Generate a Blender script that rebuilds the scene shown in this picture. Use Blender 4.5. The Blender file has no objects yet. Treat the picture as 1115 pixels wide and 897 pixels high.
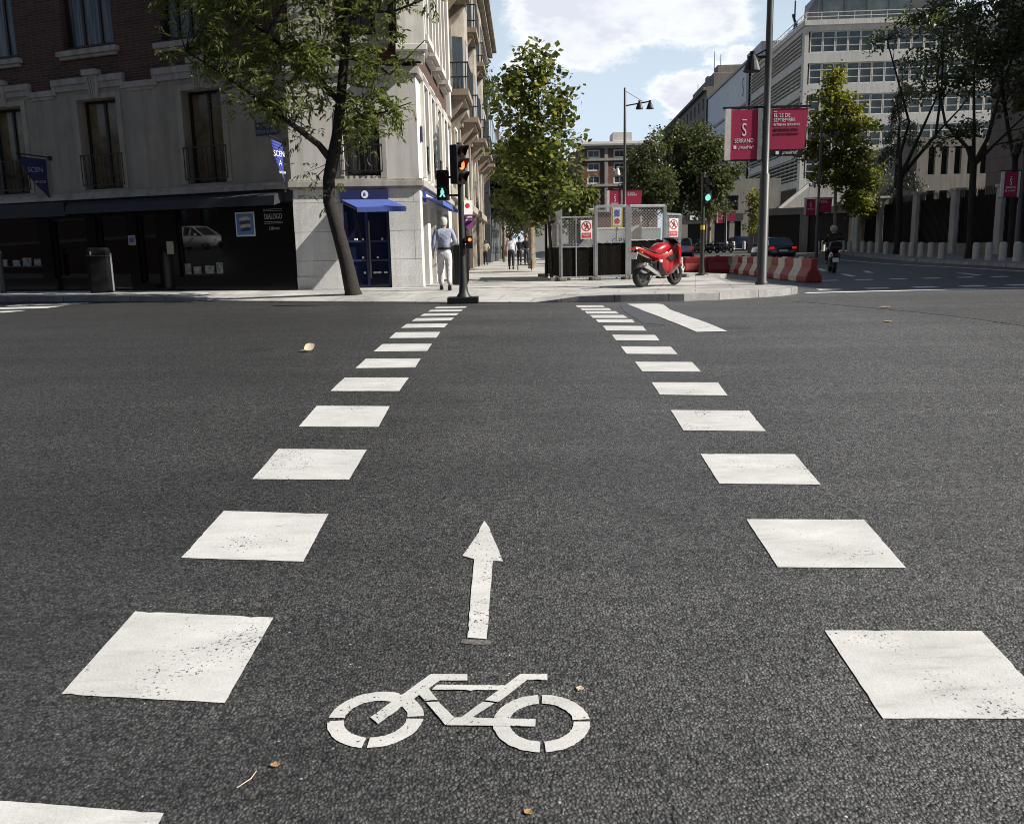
import bpy, bmesh, math, random
import numpy as np
from mathutils import Vector, Matrix
R = math.radians
scene = bpy.context.scene
COL = scene.collection
H = 1.639            # eye height above the road under the camera
PAV = 0.75           # top of the far pavement
rng = random.Random(7)

SUN_E = 5.0; SKY_S = 0.042; EXPO = 0.64
SKY_TINT = (1.0, 1.0, 1.0); VEIL = (11.2, 13.2, 15.4)
CLOUD_HI = (17.0, 17.1, 17.3); CLOUD_LO = (12.0, 12.5, 13.9)
CLOUDS = [(4.6, 13.6, 5.5, 2.9, 4), (9.5, 13.9, 6.0, 2.5, -10), (15.0, 16.8, 5.0, 1.8, -16), (12.2, 8.6, 3.6, 1.9, -22), (14.6, 10.4, 3.6, 1.4, -18), (26.0, 15.0, 6.0, 2.2, 0), (-40, 22, 16, 7, 0), (-140, 25, 22, 9, 0)]
# ------------------------------------------------------------------ helpers
def tag(o, label=None, cat=None, group=None, kind=None):
    if label: o['label'] = label
    if cat: o['category'] = cat
    if group: o['group'] = group
    if kind: o['kind'] = kind
    return o

def empty(name, loc=(0, 0, 0), rz=0.0, label=None, cat=None, group=None):
    o = bpy.data.objects.new(name, None)
    COL.objects.link(o)
    o.location = loc
    o.rotation_euler = (0, 0, rz)
    o.empty_display_size = 0.1
    return tag(o, label, cat, group)

def root_of(o):
    while o.parent is not None: o = o.parent
    return o

def dup(o, parent=None):
    c = o.copy()
    COL.objects.link(c)
    c.parent = parent
    for ch in list(o.children): dup(ch, c)
    return c

class MB:
    """collects faces; build() links them as ONE mesh object"""
    def __init__(s): s.v = []; s.f = []; s.m = []
    def add(s, vs, fs, mi=0):
        b = len(s.v); s.v += [tuple(p) for p in vs]
        for f in fs: s.f.append([b + i for i in f]); s.m.append(mi)
    def quad(s, a, b, c, d, mi=0): s.add([a, b, c, d], [(0, 1, 2, 3)], mi)
    def hexa(s, p, mi=0):
        s.add(p, [(0, 3, 2, 1), (4, 5, 6, 7), (0, 1, 5, 4), (1, 2, 6, 5), (2, 3, 7, 6), (3, 0, 4, 7)], mi)
    def box(s, c, d, rz=0.0, mi=0, taper=1.0):
        cx, cy, cz = c; hx, hy, hz = d[0] / 2, d[1] / 2, d[2] / 2
        ca, sa = math.cos(rz), math.sin(rz); p = []
        for z, k in ((-hz, 1), (hz, taper)):
            for x, y in ((-hx, -hy), (hx, -hy), (hx, hy), (-hx, hy)):
                p.append((cx + (x * ca - y * sa) * k, cy + (x * sa + y * ca) * k, cz + z))
        s.hexa(p, mi)
    def bar(s, a, b, w, h=None, mi=0, up=(0, 0, 1)):
        h = h or w; a = Vector(a); b = Vector(b); d = (b - a).normalized(); u = Vector(up)
        if abs(d.dot(u)) > 0.98: u = Vector((0, 1, 0))
        x = d.cross(u).normalized(); y = x.cross(d)
        p = [q + x * i * w / 2 + y * j * h / 2 for q in (a, b) for i, j in ((-1, -1), (1, -1), (1, 1), (-1, 1))]
        s.hexa(p, mi)
    def tube(s, pts, rad, n=8, mi=0, cap=True, flat=1.0):
        pts = [Vector(p) for p in pts]
        if not hasattr(rad, '__len__'): rad = [rad] * len(pts)
        rings = []; ref = None
        for i, p in enumerate(pts):
            d = (pts[min(i + 1, len(pts) - 1)] - pts[max(i - 1, 0)]).normalized()
            if ref is None:
                ref = Vector((1, 0, 0)) if abs(d.x) < 0.9 else Vector((0, 1, 0))
            x = (ref - d * ref.dot(d)).normalized(); y = d.cross(x); ref = x
            rings.append([p + (x * math.cos(t) + y * math.sin(t) * flat) * rad[i] for t in (2 * math.pi * k / n for k in range(n))])
        s.loft(rings, mi, cap)
    def cyl(s, a, b, r0, r1=None, n=16, mi=0): s.tube([a, b], [r0, r0 if r1 is None else r1], n, mi)
    def loft(s, rings, mi=0, cap=True, closed=True):
        n = len(rings[0]); vs = [q for r in rings for q in r]; fs = []
        for i in range(len(rings) - 1):
            for k in range(n if closed else n - 1):
                a = i * n + k; b = i * n + (k + 1) % n
                fs.append((a, b, b + n, a + n))
        if cap:
            fs.append(tuple(reversed(range(n)))); fs.append(tuple(range((len(rings) - 1) * n, len(rings) * n)))
        s.add(vs, fs, mi)
    def lathe(s, prof, c=(0, 0, 0), n=24, mi=0, ax='z'):
        rings = []
        for r, z in prof:
            ring = []
            for k in range(n):
                t = 2 * math.pi * k / n; x, y = r * math.cos(t), r * math.sin(t)
                q = (x, y, z) if ax == 'z' else ((z, x, y) if ax == 'x' else (x, z, y))
                ring.append((c[0] + q[0], c[1] + q[1], c[2] + q[2]))
            rings.append(ring)
        s.loft(rings, mi)
    def prism(s, poly, f0, f1, mi=0):
        """poly: 2D points, f0/f1: map (u,v)->3D for the two ends"""
        s.loft([[f0(*p) for p in poly], [f1(*p) for p in poly]], mi)
    def ball(s, c, r, n=12, mi=0):
        r = r if hasattr(r, '__len__') else (r, r, r); rings = []
        for i in range(1, n // 2):
            t = math.pi * i / (n // 2)
            rings.append([(c[0] + r[0] * math.sin(t) * math.cos(2 * math.pi * k / n), c[1] + r[1] * math.sin(t) * math.sin(2 * math.pi * k / n), c[2] - r[2] * math.cos(t)) for k in range(n)])
        s.loft(rings, mi)
    def fbox(s, F, s0, s1, z0, z1, d0, d1, mi=0):
        s.hexa([F(a, z, d) for z in (z0, z1) for a, d in ((s0, d0), (s1, d0), (s1, d1), (s0, d1))], mi)
    def wall(s, F, s0, s1, z0, z1, holes, depth=0.3, mi=0, d=0.0):
        """wall face with openings (a,b,c,e) in s and z, with reveals going back by depth"""
        S = sorted({s0, s1, *[h[0] for h in holes], *[h[1] for h in holes]})
        Z = sorted({z0, z1, *[h[2] for h in holes], *[h[3] for h in holes]})
        S = [a for a in S if s0 <= a <= s1]; Z = [a for a in Z if z0 <= a <= z1]
        for i in range(len(S) - 1):
            for j in range(len(Z) - 1):
                cs, cz = (S[i] + S[i + 1]) / 2, (Z[j] + Z[j + 1]) / 2
                if any(h[0] < cs < h[1] and h[2] < cz < h[3] for h in holes): continue
                s.quad(F(S[i], Z[j], d), F(S[i + 1], Z[j], d), F(S[i + 1], Z[j + 1], d), F(S[i], Z[j + 1], d), mi)
        for a, b, c, e in holes:
            for p, q in (((a, c), (b, c)), ((b, c), (b, e)), ((b, e), (a, e)), ((a, e), (a, c))):
                s.quad(F(p[0], p[1], d), F(q[0], q[1], d), F(q[0], q[1], d - depth), F(p[0], p[1], d - depth), mi)
    def build(s, name, mats, parent=None, smooth=False, bevel=0.0, local=False, seg=2):
        me = bpy.data.meshes.new(name)
        vs = s.v
        if parent is not None and not local:
            r = root_of(parent); ca, sa = math.cos(-r.rotation_euler.z), math.sin(-r.rotation_euler.z); l = r.location
            vs = [((x - l.x) * ca - (y - l.y) * sa, (x - l.x) * sa + (y - l.y) * ca, z - l.z) for x, y, z in vs]
        me.from_pydata(vs, [], s.f)
        mats = mats if isinstance(mats, (list, tuple)) else [mats]
        for m in mats: me.materials.append(m)
        if len(mats) > 1: me.polygons.foreach_set('material_index', s.m)
        bm = bmesh.new(); bm.from_mesh(me)
        bmesh.ops.recalc_face_normals(bm, faces=bm.faces); bm.to_mesh(me); bm.free()
        if smooth:
            me.polygons.foreach_set('use_smooth', [True] * len(me.polygons))
            me.set_sharp_from_angle(angle=R(40))
        o = bpy.data.objects.new(name, me); COL.objects.link(o)
        if parent is not None: o.parent = parent
        if bevel:
            b = o.modifiers.new('bevel', 'BEVEL'); b.width = bevel; b.segments = seg; b.limit_method = 'ANGLE'; b.angle_limit = R(35)
        return o

def facade(P, t):
    """frame of a facade: s along t, z up, d outwards (n = to the viewer's side)"""
    P = Vector((P[0], P[1], 0)); t = Vector((t[0], t[1], 0)).normalized(); n = Vector((t.y, -t.x, 0))
    if n.y > 0.15 or (abs(n.y) <= 0.15 and n.x < 0): n = -n
    F = lambda s, z, d=0.0: tuple(P + t * s + n * d + Vector((0, 0, z)))
    F.P, F.t, F.n = P, t, n
    return F

def text(name, body, size, pos, xdir, up, mat, parent=None, align='CENTER', ext=0.004, shear=0.0, sx=1.0):
    cu = bpy.data.curves.new(name, 'FONT'); cu.body = body; cu.size = size; cu.align_x = align; cu.align_y = 'CENTER'
    cu.extrude = ext; cu.shear = shear; cu.resolution_u = 3
    tmp = bpy.data.objects.new(name, cu); COL.objects.link(tmp)
    bpy.context.view_layer.update()
    me = bpy.data.meshes.new_from_object(tmp.evaluated_get(bpy.context.evaluated_depsgraph_get()))
    bpy.data.objects.remove(tmp)
    me.materials.clear(); me.materials.append(mat); me.name = name
    o = bpy.data.objects.new(name, me); COL.objects.link(o)
    x = Vector(xdir).normalized(); y = Vector(up).normalized(); z = x.cross(y)
    M = Matrix(((x.x, y.x, z.x, pos[0]), (x.y, y.y, z.y, pos[1]), (x.z, y.z, z.z, pos[2]), (0, 0, 0, 1))) @ Matrix.Diagonal((sx, 1, 1, 1))
    if parent is not None:
        r = root_of(parent)
        W = Matrix.Translation(r.location) @ Matrix.Rotation(r.rotation_euler.z, 4, 'Z')
        o.parent = parent; M = W.inverted() @ M
    me.transform(M)
    return o

# ------------------------------------------------------------------ materials
def mat(name, col, rough=0.6, metal=0.0, spec=0.5, var=0.0, vscale=3.0, bump=0.0, bscale=40.0, coat=0.0, emit=None, estr=0.0, col2=None, detail=6.0):
    m = bpy.data.materials.new(name); m.use_nodes = True
    nt = m.node_tree; b = nt.nodes['Principled BSDF']; N = nt.nodes.new; L = nt.links.new
    b.inputs['Base Color'].default_value = (*col, 1); b.inputs['Roughness'].default_value = rough
    b.inputs['Metallic'].default_value = metal; b.inputs['Specular IOR Level'].default_value = spec
    b.inputs['Coat Weight'].default_value = coat; b.inputs['Coat Roughness'].default_value = 0.05
    if emit: b.inputs['Emission Color'].default_value = (*emit, 1); b.inputs['Emission Strength'].default_value = estr
    tc = N('ShaderNodeTexCoord')
    if var:
        n = N('ShaderNodeTexNoise'); n.inputs['Scale'].default_value = vscale; n.inputs['Detail'].default_value = detail
        n.inputs['Roughness'].default_value = 0.65
        L(tc.outputs['Object'], n.inputs['Vector'])
        r = N('ShaderNodeValToRGB'); r.color_ramp.elements[0].position = 0.3; r.color_ramp.elements[1].position = 0.7
        c2 = col2 or tuple(c * (1 + var) for c in col)
        r.color_ramp.elements[0].color = (*[c * (1 - var) for c in col], 1); r.color_ramp.elements[1].color = (*c2, 1)
        L(n.outputs['Fac'], r.inputs['Fac']); L(r.outputs['Color'], b.inputs['Base Color'])
        mr = N('ShaderNodeMapRange'); mr.inputs['To Min'].default_value = max(0, rough - 0.12); mr.inputs['To Max'].default_value = min(1, rough + 0.12)
        L(n.outputs['Fac'], mr.inputs['Value']); L(mr.outputs['Result'], b.inputs['Roughness'])
    if bump:
        n2 = N('ShaderNodeTexNoise'); n2.inputs['Scale'].default_value = bscale; n2.inputs['Detail'].default_value = 4
        L(tc.outputs['Object'], n2.inputs['Vector'])
        bp = N('ShaderNodeBump'); bp.inputs['Strength'].default_value = bump; bp.inputs['Distance'].default_value = 0.02
        L(n2.outputs['Fac'], bp.inputs['Height']); L(bp.outputs['Normal'], b.inputs['Normal'])
    return m

def asphalt(name, base, rough, agg=0.75, big=0.2, painted_sheen=1.5):
    m = bpy.data.materials.new(name); m.use_nodes = True; nt = m.node_tree; N = nt.nodes.new; L = nt.links.new
    b = nt.nodes['Principled BSDF']; tc = N('ShaderNodeTexCoord'); V = tc.outputs['Object']
    def noise(sc, det=5, rg=0.6, st=None):
        n = N('ShaderNodeTexNoise'); n.inputs['Scale'].default_value = sc; n.inputs['Detail'].default_value = det; n.inputs['Roughness'].default_value = rg
        if st:
            mp = N('ShaderNodeMapping'); mp.inputs['Scale'].default_value = st; L(V, mp.inputs['Vector']); L(mp.outputs['Vector'], n.inputs['Vector'])
        else: L(V, n.inputs['Vector'])
        return n.outputs['Fac']
    def mr(src, a, bb, c, d, cl=True):
        q = N('ShaderNodeMapRange'); q.clamp = cl
        for k, v in zip(('From Min', 'From Max', 'To Min', 'To Max'), (a, bb, c, d)): q.inputs[k].default_value = v
        L(src, q.inputs['Value']); return q.outputs['Result']
    def mul(a, c):
        q = N('ShaderNodeMath'); q.operation = 'MULTIPLY'; L(a, q.inputs[0])
        if isinstance(c, (int, float)): q.inputs[1].default_value = c
        else: L(c, q.inputs[1])
        return q.outputs[0]
    vo = N('ShaderNodeTexVoronoi'); vo.inputs['Scale'].default_value = 98; vo.inputs['Randomness'].default_value = 1.0
    wv = N('ShaderNodeTexNoise'); wv.inputs['Scale'].default_value = 45; wv.inputs['Detail'].default_value = 3; L(V, wv.inputs['Vector'])
    wm = N('ShaderNodeVectorMath'); wm.operation = 'MULTIPLY_ADD'; L(wv.outputs['Color'], wm.inputs[0]); wm.inputs[1].default_value = (0.012, 0.012, 0.012); L(V, wm.inputs[2]); L(wm.outputs[0], vo.inputs['Vector'])
    vs = N('ShaderNodeSeparateColor'); L(vo.outputs['Color'], vs.inputs['Color'])
    stone = mr(vs.outputs['Red'], 0, 1, 1 - agg, 1 + agg)
    vo2 = N('ShaderNodeTexVoronoi'); vo2.inputs['Scale'].default_value = 52; L(V, vo2.inputs['Vector'])
    v2 = N('ShaderNodeSeparateColor'); L(vo2.outputs['Color'], v2.inputs['Color'])
    chip = mul(mr(v2.outputs['Green'], 0.962, 0.972, 0.0, 1.0), mr(vo2.outputs['Distance'], 0.28, 0.22, 0.0, 1.0))
    pale = mr(chip, 0, 1, 1.0, 3.6)
    gaps = mr(vo.outputs['Distance'], 0.2, 0.75, 1.15, 0.42)
    patch = mr(noise(0.35, 6, 0.6), 0.3, 0.7, 1 - big, 1 + big)
    wear = mr(noise(1.1, 6, 0.68, (0.22, 1.7, 1)), 0.3, 0.7, 0.78, 1.2)
    fine = mr(noise(24, 8, 0.8), 0.3, 0.7, 0.62, 1.4)
    k = mul(mul(mul(mul(mul(stone, pale), gaps), patch), wear), fine)
    # oil drips and roller joints across the carriageway
    od = N('ShaderNodeTexVoronoi'); od.inputs['Scale'].default_value = 0.55; L(wm.outputs[0], od.inputs['Vector'])
    oc = N('ShaderNodeSeparateColor'); L(od.outputs['Color'], oc.inputs['Color'])
    rad = mr(oc.outputs['Red'], 0, 1, 0.02, 0.16); df = N('ShaderNodeMath'); df.operation = 'SUBTRACT'; L(od.outputs['Distance'], df.inputs[0]); L(rad, df.inputs[1])
    dn_ = N('ShaderNodeMath'); dn_.operation = 'ADD'; L(df.outputs[0], dn_.inputs[0]); L(mr(noise(6, 5, 0.7), 0.3, 0.7, -0.07, 0.07), dn_.inputs[1])
    k = mul(k, mr(dn_.outputs[0], -0.03, 0.06, 0.70, 1.0))
    sy_ = N('ShaderNodeSeparateXYZ'); L(V, sy_.inputs[0]); yj = N('ShaderNodeMath'); yj.operation = 'ADD'; L(sy_.outputs[1], yj.inputs[0]); L(mr(noise(0.7, 4, 0.6), 0.3, 0.7, -0.06, 0.06), yj.inputs[1])
    ym = N('ShaderNodeMath'); ym.operation = 'PINGPONG'; L(yj.outputs[0], ym.inputs[0]); ym.inputs[1].default_value = 1.62
    jl = mr(ym.outputs[0], 0.005, 0.03, 1.0, 0.0); jl = mul(jl, mr(noise(0.8, 3, 0.6), 0.48, 0.62, 0.0, 1.0)); k = mul(k, mr(jl, 0, 1, 1.0, 0.72))
    # sun-side sheen painted into the asphalt: base colour gets paler towards the right
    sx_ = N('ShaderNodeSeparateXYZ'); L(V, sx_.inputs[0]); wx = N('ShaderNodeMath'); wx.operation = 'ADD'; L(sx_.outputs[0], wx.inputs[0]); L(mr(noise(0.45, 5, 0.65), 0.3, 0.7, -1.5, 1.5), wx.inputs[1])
    k = mul(k, mr(wx.outputs[0], -2.2, 2.8, 0.97, painted_sheen))
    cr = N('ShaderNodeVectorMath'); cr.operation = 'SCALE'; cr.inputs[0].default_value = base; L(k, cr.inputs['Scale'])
    L(cr.outputs['Vector'], b.inputs['Base Color'])
    L(mr(vs.outputs['Blue'], 0, 1, rough - 0.15, rough + 0.2), b.inputs['Roughness'])
    b.inputs['Specular IOR Level'].default_value = 0.55
    bp = N('ShaderNodeBump'); bp.inputs['Strength'].default_value = 0.9; bp.inputs['Distance'].default_value = 0.006
    hh = N('ShaderNodeMath'); hh.operation = 'ADD'; L(mul(vo.outputs['Distance'], -1.0), hh.inputs[0]); L(mul(noise(60, 4), 0.8), hh.inputs[1])
    L(hh.outputs[0], bp.inputs['Height']); L(bp.outputs['Normal'], b.inputs['Normal'])
    return m

def paint(name, col=(0.57, 0.568, 0.555), worn=0.12, under=(0.045, 0.045, 0.046), gate=0.55):
    """road paint: rolled-out texture, scuffs, pits where the aggregate shows"""
    m = bpy.data.materials.new(name); m.use_nodes = True; nt = m.node_tree; N = nt.nodes.new; L = nt.links.new
    b = nt.nodes['Principled BSDF']; tc = N('ShaderNodeTexCoord'); V = tc.outputs['Object']
    def noise(sc, det, rg, st=(1, 1, 1)):
        mp = N('ShaderNodeMapping'); mp.inputs['Scale'].default_value = st; L(V, mp.inputs['Vector'])
        n = N('ShaderNodeTexNoise'); n.inputs['Scale'].default_value = sc; n.inputs['Detail'].default_value = det; n.inputs['Roughness'].default_value = rg
        L(mp.outputs['Vector'], n.inputs['Vector']); return n.outputs['Fac']
    r1 = N('ShaderNodeValToRGB'); r1.color_ramp.elements[0].position = 0.25; r1.color_ramp.elements[1].position = 0.7
    r1.color_ramp.elements[0].color = (*[c * 0.72 for c in col], 1); r1.color_ramp.elements[1].color = (*[c * 1.12 for c in col], 1)
    L(noise(2.6, 8, 0.7, (1, 2.2, 1)), r1.inputs['Fac'])
    sp = N('ShaderNodeMapRange'); sp.inputs['From Min'].default_value = 0.3; sp.inputs['From Max'].default_value = 0.8; sp.inputs['To Min'].default_value = 0.86; sp.inputs['To Max'].default_value = 1.1
    L(noise(160, 3, 0.7), sp.inputs['Value'])
    mx = N('ShaderNodeVectorMath'); mx.operation = 'SCALE'; L(r1.outputs['Color'], mx.inputs[0]); L(sp.outputs['Result'], mx.inputs['Scale'])
    # tyre scuffs: stretched grey smears
    scf = N('ShaderNodeMapRange'); scf.inputs['From Min'].default_value = 0.56; scf.inputs['From Max'].default_value = 0.74; scf.inputs['To Min'].default_value = 1.0; scf.inputs['To Max'].default_value = 0.74
    L(noise(5.0, 6, 0.72, (0.5, 4.5, 1)), scf.inputs['Value'])
    m2 = N('ShaderNodeVectorMath'); m2.operation = 'SCALE'; L(mx.outputs['Vector'], m2.inputs[0]); L(scf.outputs['Result'], m2.inputs['Scale']); mx = m2
    # pits: fine noise gated by a broad wear mask
    add = N('ShaderNodeMath'); add.operation = 'ADD'
    s2 = N('ShaderNodeMath'); s2.operation = 'MULTIPLY'; s2.inputs[1].default_value = gate; L(noise(3.2, 3, 0.5), s2.inputs[0])
    L(noise(75, 3, 0.6), add.inputs[0]); L(s2.outputs[0], add.inputs[1])
    pr = N('ShaderNodeMapRange'); pr.inputs['From Min'].default_value = 1.06 - worn; pr.inputs['From Max'].default_value = 1.12 - worn
    L(add.outputs[0], pr.inputs['Value'])
    mc = N('ShaderNodeMix'); mc.data_type = 'RGBA'; L(pr.outputs['Result'], mc.inputs[0]); L(mx.outputs['Vector'], mc.inputs[6]); mc.inputs[7].default_value = (*under, 1)
    L(mc.outputs[2], b.inputs['Base Color']); b.inputs['Roughness'].default_value = 0.75
    bp = N('ShaderNodeBump'); bp.inputs['Strength'].default_value = 0.35; bp.inputs['Distance'].default_value = 0.004
    L(noise(90, 4, 0.6), bp.inputs['Height']); L(bp.outputs['Normal'], b.inputs['Normal'])
    return m

def slabs(name, c1, c2, joint, bw, bh, ms=0.012, speck=0.15, rz=0.0, rough=0.75, bumpy=0.2, vert=False, off=0.5):
    """paving slabs, bricks or ashlar: brick texture in object space; vert: use (x+y, z)"""
    m = bpy.data.materials.new(name); m.use_nodes = True; nt = m.node_tree; N = nt.nodes.new; L = nt.links.new
    b = nt.nodes['Principled BSDF']; tc = N('ShaderNodeTexCoord')
    mp = N('ShaderNodeMapping'); mp.inputs['Rotation'].default_value = (0, 0, rz); L(tc.outputs['Object'], mp.inputs['Vector'])
    vec = mp.outputs['Vector']
    if vert:
        se = N('ShaderNodeSeparateXYZ'); L(vec, se.inputs[0]); ad = N('ShaderNodeMath'); ad.operation = 'ADD'
        L(se.outputs[0], ad.inputs[0]); L(se.outputs[1], ad.inputs[1]); co = N('ShaderNodeCombineXYZ'); L(ad.outputs[0], co.inputs[0]); L(se.outputs[2], co.inputs[1]); vec = co.outputs[0]
    br = N('ShaderNodeTexBrick'); br.offset = off
    for k, v in (('Color1', (*c1, 1)), ('Color2', (*c2, 1)), ('Mortar', (*joint, 1)), ('Scale', 1.0), ('Mortar Size', ms), ('Brick Width', bw), ('Row Height', bh), ('Mortar Smooth', 0.1)):
        br.inputs[k].default_value = v
    L(vec, br.inputs['Vector'])
    n = N('ShaderNodeTexNoise'); n.inputs['Scale'].default_value = 60; n.inputs['Detail'].default_value = 4; L(tc.outputs['Object'], n.inputs['Vector'])
    n3 = N('ShaderNodeTexNoise'); n3.inputs['Scale'].default_value = 0.9; n3.inputs['Detail'].default_value = 7; n3.inputs['Roughness'].default_value = 0.7; L(tc.outputs['Object'], n3.inputs['Vector'])
    a = N('ShaderNodeMapRange'); a.inputs['From Min'].default_value = 0.3; a.inputs['From Max'].default_value = 0.7; a.inputs['To Min'].default_value = 1 - speck; a.inputs['To Max'].default_value = 1 + speck; L(n.outputs['Fac'], a.inputs['Value'])
    a2 = N('ShaderNodeMapRange'); a2.inputs['From Min'].default_value = 0.3; a2.inputs['From Max'].default_value = 0.7; a2.inputs['To Min'].default_value = 0.84; a2.inputs['To Max'].default_value = 1.12; L(n3.outputs['Fac'], a2.inputs['Value'])
    pr = N('ShaderNodeMath'); pr.operation = 'MULTIPLY'; L(a.outputs[0], pr.inputs[0]); L(a2.outputs[0], pr.inputs[1])
    sc = N('ShaderNodeVectorMath'); sc.operation = 'SCALE'; L(br.outputs['Color'], sc.inputs[0]); L(pr.outputs[0], sc.inputs['Scale']); L(sc.outputs['Vector'], b.inputs['Base Color'])
    b.inputs['Roughness'].default_value = rough
    if bumpy:
        bp = N('ShaderNodeBump'); bp.inputs['Strength'].default_value = bumpy; bp.inputs['Distance'].default_value = 0.01
        iv = N('ShaderNodeMath'); iv.operation = 'SUBTRACT'; L(n.outputs['Fac'], iv.inputs[0]); L(br.outputs['Fac'], iv.inputs[1]); L(iv.outputs[0], bp.inputs['Height']); L(bp.outputs['Normal'], b.inputs['Normal'])
    return m

def leafmat(name, c1, c2, trans=0.45, c3=None):
    m = bpy.data.materials.new(name); m.use_nodes = True; nt = m.node_tree; N = nt.nodes.new; L = nt.links.new
    for n in list(nt.nodes): nt.nodes.remove(n)
    out = N('ShaderNodeOutputMaterial'); g = N('ShaderNodeNewGeometry')
    r = N('ShaderNodeValToRGB'); r.color_ramp.elements[0].color = (*c1, 1); r.color_ramp.elements[1].color = (*c2, 1); r.color_ramp.elements[1].position = 0.85
    if c3:
        e = r.color_ramp.elements.new(0.97); e.color = (*c3, 1)
    L(g.outputs['Random Per Island'], r.inputs['Fac'])
    d = N('ShaderNodeBsdfPrincipled'); d.inputs['Roughness'].default_value = 0.42; d.inputs['Specular IOR Level'].default_value = 0.45; L(r.outputs['Color'], d.inputs['Base Color'])
    t = N('ShaderNodeBsdfTranslucent')
    hs = N('ShaderNodeHueSaturation'); hs.inputs['Hue'].default_value = 0.475; hs.inputs['Saturation'].default_value = 1.15; hs.inputs['Value'].default_value = 2.2; L(r.outputs['Color'], hs.inputs['Color']); L(hs.outputs['Color'], t.inputs['Color'])
    mx = N('ShaderNodeMixShader'); mx.inputs[0].default_value = trans; L(d.outputs[0], mx.inputs[1]); L(t.outputs[0], mx.inputs[2]); L(mx.outputs[0], out.inputs['Surface'])
    return m

def curtain(name, a, b, sc=14.0):
    m = mat(name, a, 0.6, coat=1.0); nt = m.node_tree; N = nt.nodes.new; L = nt.links.new
    tc = N('ShaderNodeTexCoord'); w = N('ShaderNodeTexNoise'); w.inputs['Scale'].default_value = sc; w.inputs['Detail'].default_value = 2
    mp = N('ShaderNodeMapping'); mp.inputs['Scale'].default_value = (1, 1, 0.04); L(tc.outputs['Object'], mp.inputs['Vector']); L(mp.outputs['Vector'], w.inputs['Vector'])
    r = N('ShaderNodeValToRGB'); r.color_ramp.elements[0].position = 0.4; r.color_ramp.elements[1].position = 0.62
    r.color_ramp.elements[0].color = (*a, 1); r.color_ramp.elements[1].color = (*b, 1)
    L(w.outputs['Fac'], r.inputs['Fac']); L(r.outputs['Color'], nt.nodes['Principled BSDF'].inputs['Base Color'])
    return m

M = {}
M['asphalt'] = asphalt('asphalt', (0.0425, 0.0422, 0.0415), 0.55, painted_sheen=2.35)
M['asphalt_old'] = asphalt('asphalt_older', (0.089, 0.087, 0.084), 0.55, 0.6, 0.12, 1.0)
M['paint'] = paint('road_paint')
M['paint_bright'] = paint('brightened_road_paint', (0.78, 0.78, 0.77), 0.1)  # extra brightness put into the paint so lines read in the shaded street
M['paint_sym'] = paint('road_paint_worn', worn=0.29, gate=0.28)
M['pave'] = slabs('paving_slabs', (0.50, 0.49, 0.465), (0.44, 0.43, 0.41), (0.2, 0.195, 0.19), 1.6, 0.8, 0.012, 0.12, R(12))
def stain(m, lo=0.62, sc=0.55, drops=True):
    nt = m.node_tree; N = nt.nodes.new; L = nt.links.new; b = nt.nodes['Principled BSDF']; src = b.inputs['Base Color'].links[0].from_socket
    tc = N('ShaderNodeTexCoord'); n = N('ShaderNodeTexNoise'); n.inputs['Scale'].default_value = sc; n.inputs['Detail'].default_value = 9; n.inputs['Roughness'].default_value = 0.72; L(tc.outputs['Object'], n.inputs['Vector'])
    r = N('ShaderNodeMapRange'); r.inputs['From Min'].default_value = 0.36; r.inputs['From Max'].default_value = 0.60; r.inputs['To Min'].default_value = lo; r.inputs['To Max'].default_value = 1.05; L(n.outputs['Fac'], r.inputs['Value'])
    v = N('ShaderNodeTexVoronoi'); v.inputs['Scale'].default_value = 2.3; L(tc.outputs['Object'], v.inputs['Vector'])
    q = N('ShaderNodeMapRange'); q.inputs['From Min'].default_value = 0.05; q.inputs['From Max'].default_value = 0.09; q.inputs['To Min'].default_value = 0.55 if drops else 1; L(v.outputs['Distance'], q.inputs['Value'])
    k = N('ShaderNodeMath'); k.operation = 'MULTIPLY'; L(r.outputs[0], k.inputs[0]); L(q.outputs[0], k.inputs[1])
    sc_ = N('ShaderNodeVectorMath'); sc_.operation = 'SCALE'; L(src, sc_.inputs[0]); L(k.outputs[0], sc_.inputs['Scale']); L(sc_.outputs['Vector'], b.inputs['Base Color'])
stain(M['pave'], 0.52)
M['pave_far'] = slabs('far_paving', (0.30, 0.29, 0.28), (0.26, 0.255, 0.25), (0.12, 0.12, 0.12), 0.6, 0.4)
M['kerb'] = slabs('kerb_granite', (0.34, 0.335, 0.33), (0.28, 0.28, 0.275), (0.1, 0.1, 0.1), 1.0, 5.0, 0.012, 0.25)
stain(M['kerb'], 0.6, 1.2, False)
M['tactile'] = mat('tactile_paving', (0.30, 0.29, 0.28), 0.8, var=0.15, vscale=8)
M['stucco'] = mat('grey_render', (0.285, 0.262, 0.225), 0.9, var=0.16, vscale=1.3, bump=0.25, bscale=30, detail=9)
M['stucco_light'] = mat('pale_render', (0.32, 0.295, 0.255), 0.9, var=0.14, vscale=2.0, bump=0.2)
M['notice_paper'] = mat('yellowed_notice', (0.30, 0.28, 0.20), 0.7)
M['granite'] = slabs('granite_blocks', (0.54, 0.535, 0.53), (0.48, 0.48, 0.475), (0.15, 0.15, 0.15), 3.4, 0.74, 0.007, 0.30, 0, 0.7, 0.3, True)
M['stone_trim'] = mat('pale_stone_trim', (0.34, 0.325, 0.30), 0.85, var=0.14, vscale=4, bump=0.2)
M['brick'] = slabs('dark_red_brick', (0.11, 0.040, 0.027), (0.05, 0.026, 0.02), (0.09, 0.078, 0.07), 0.24, 0.075, 0.010, 0.25, 0, 0.9, 0.35, True)
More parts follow.
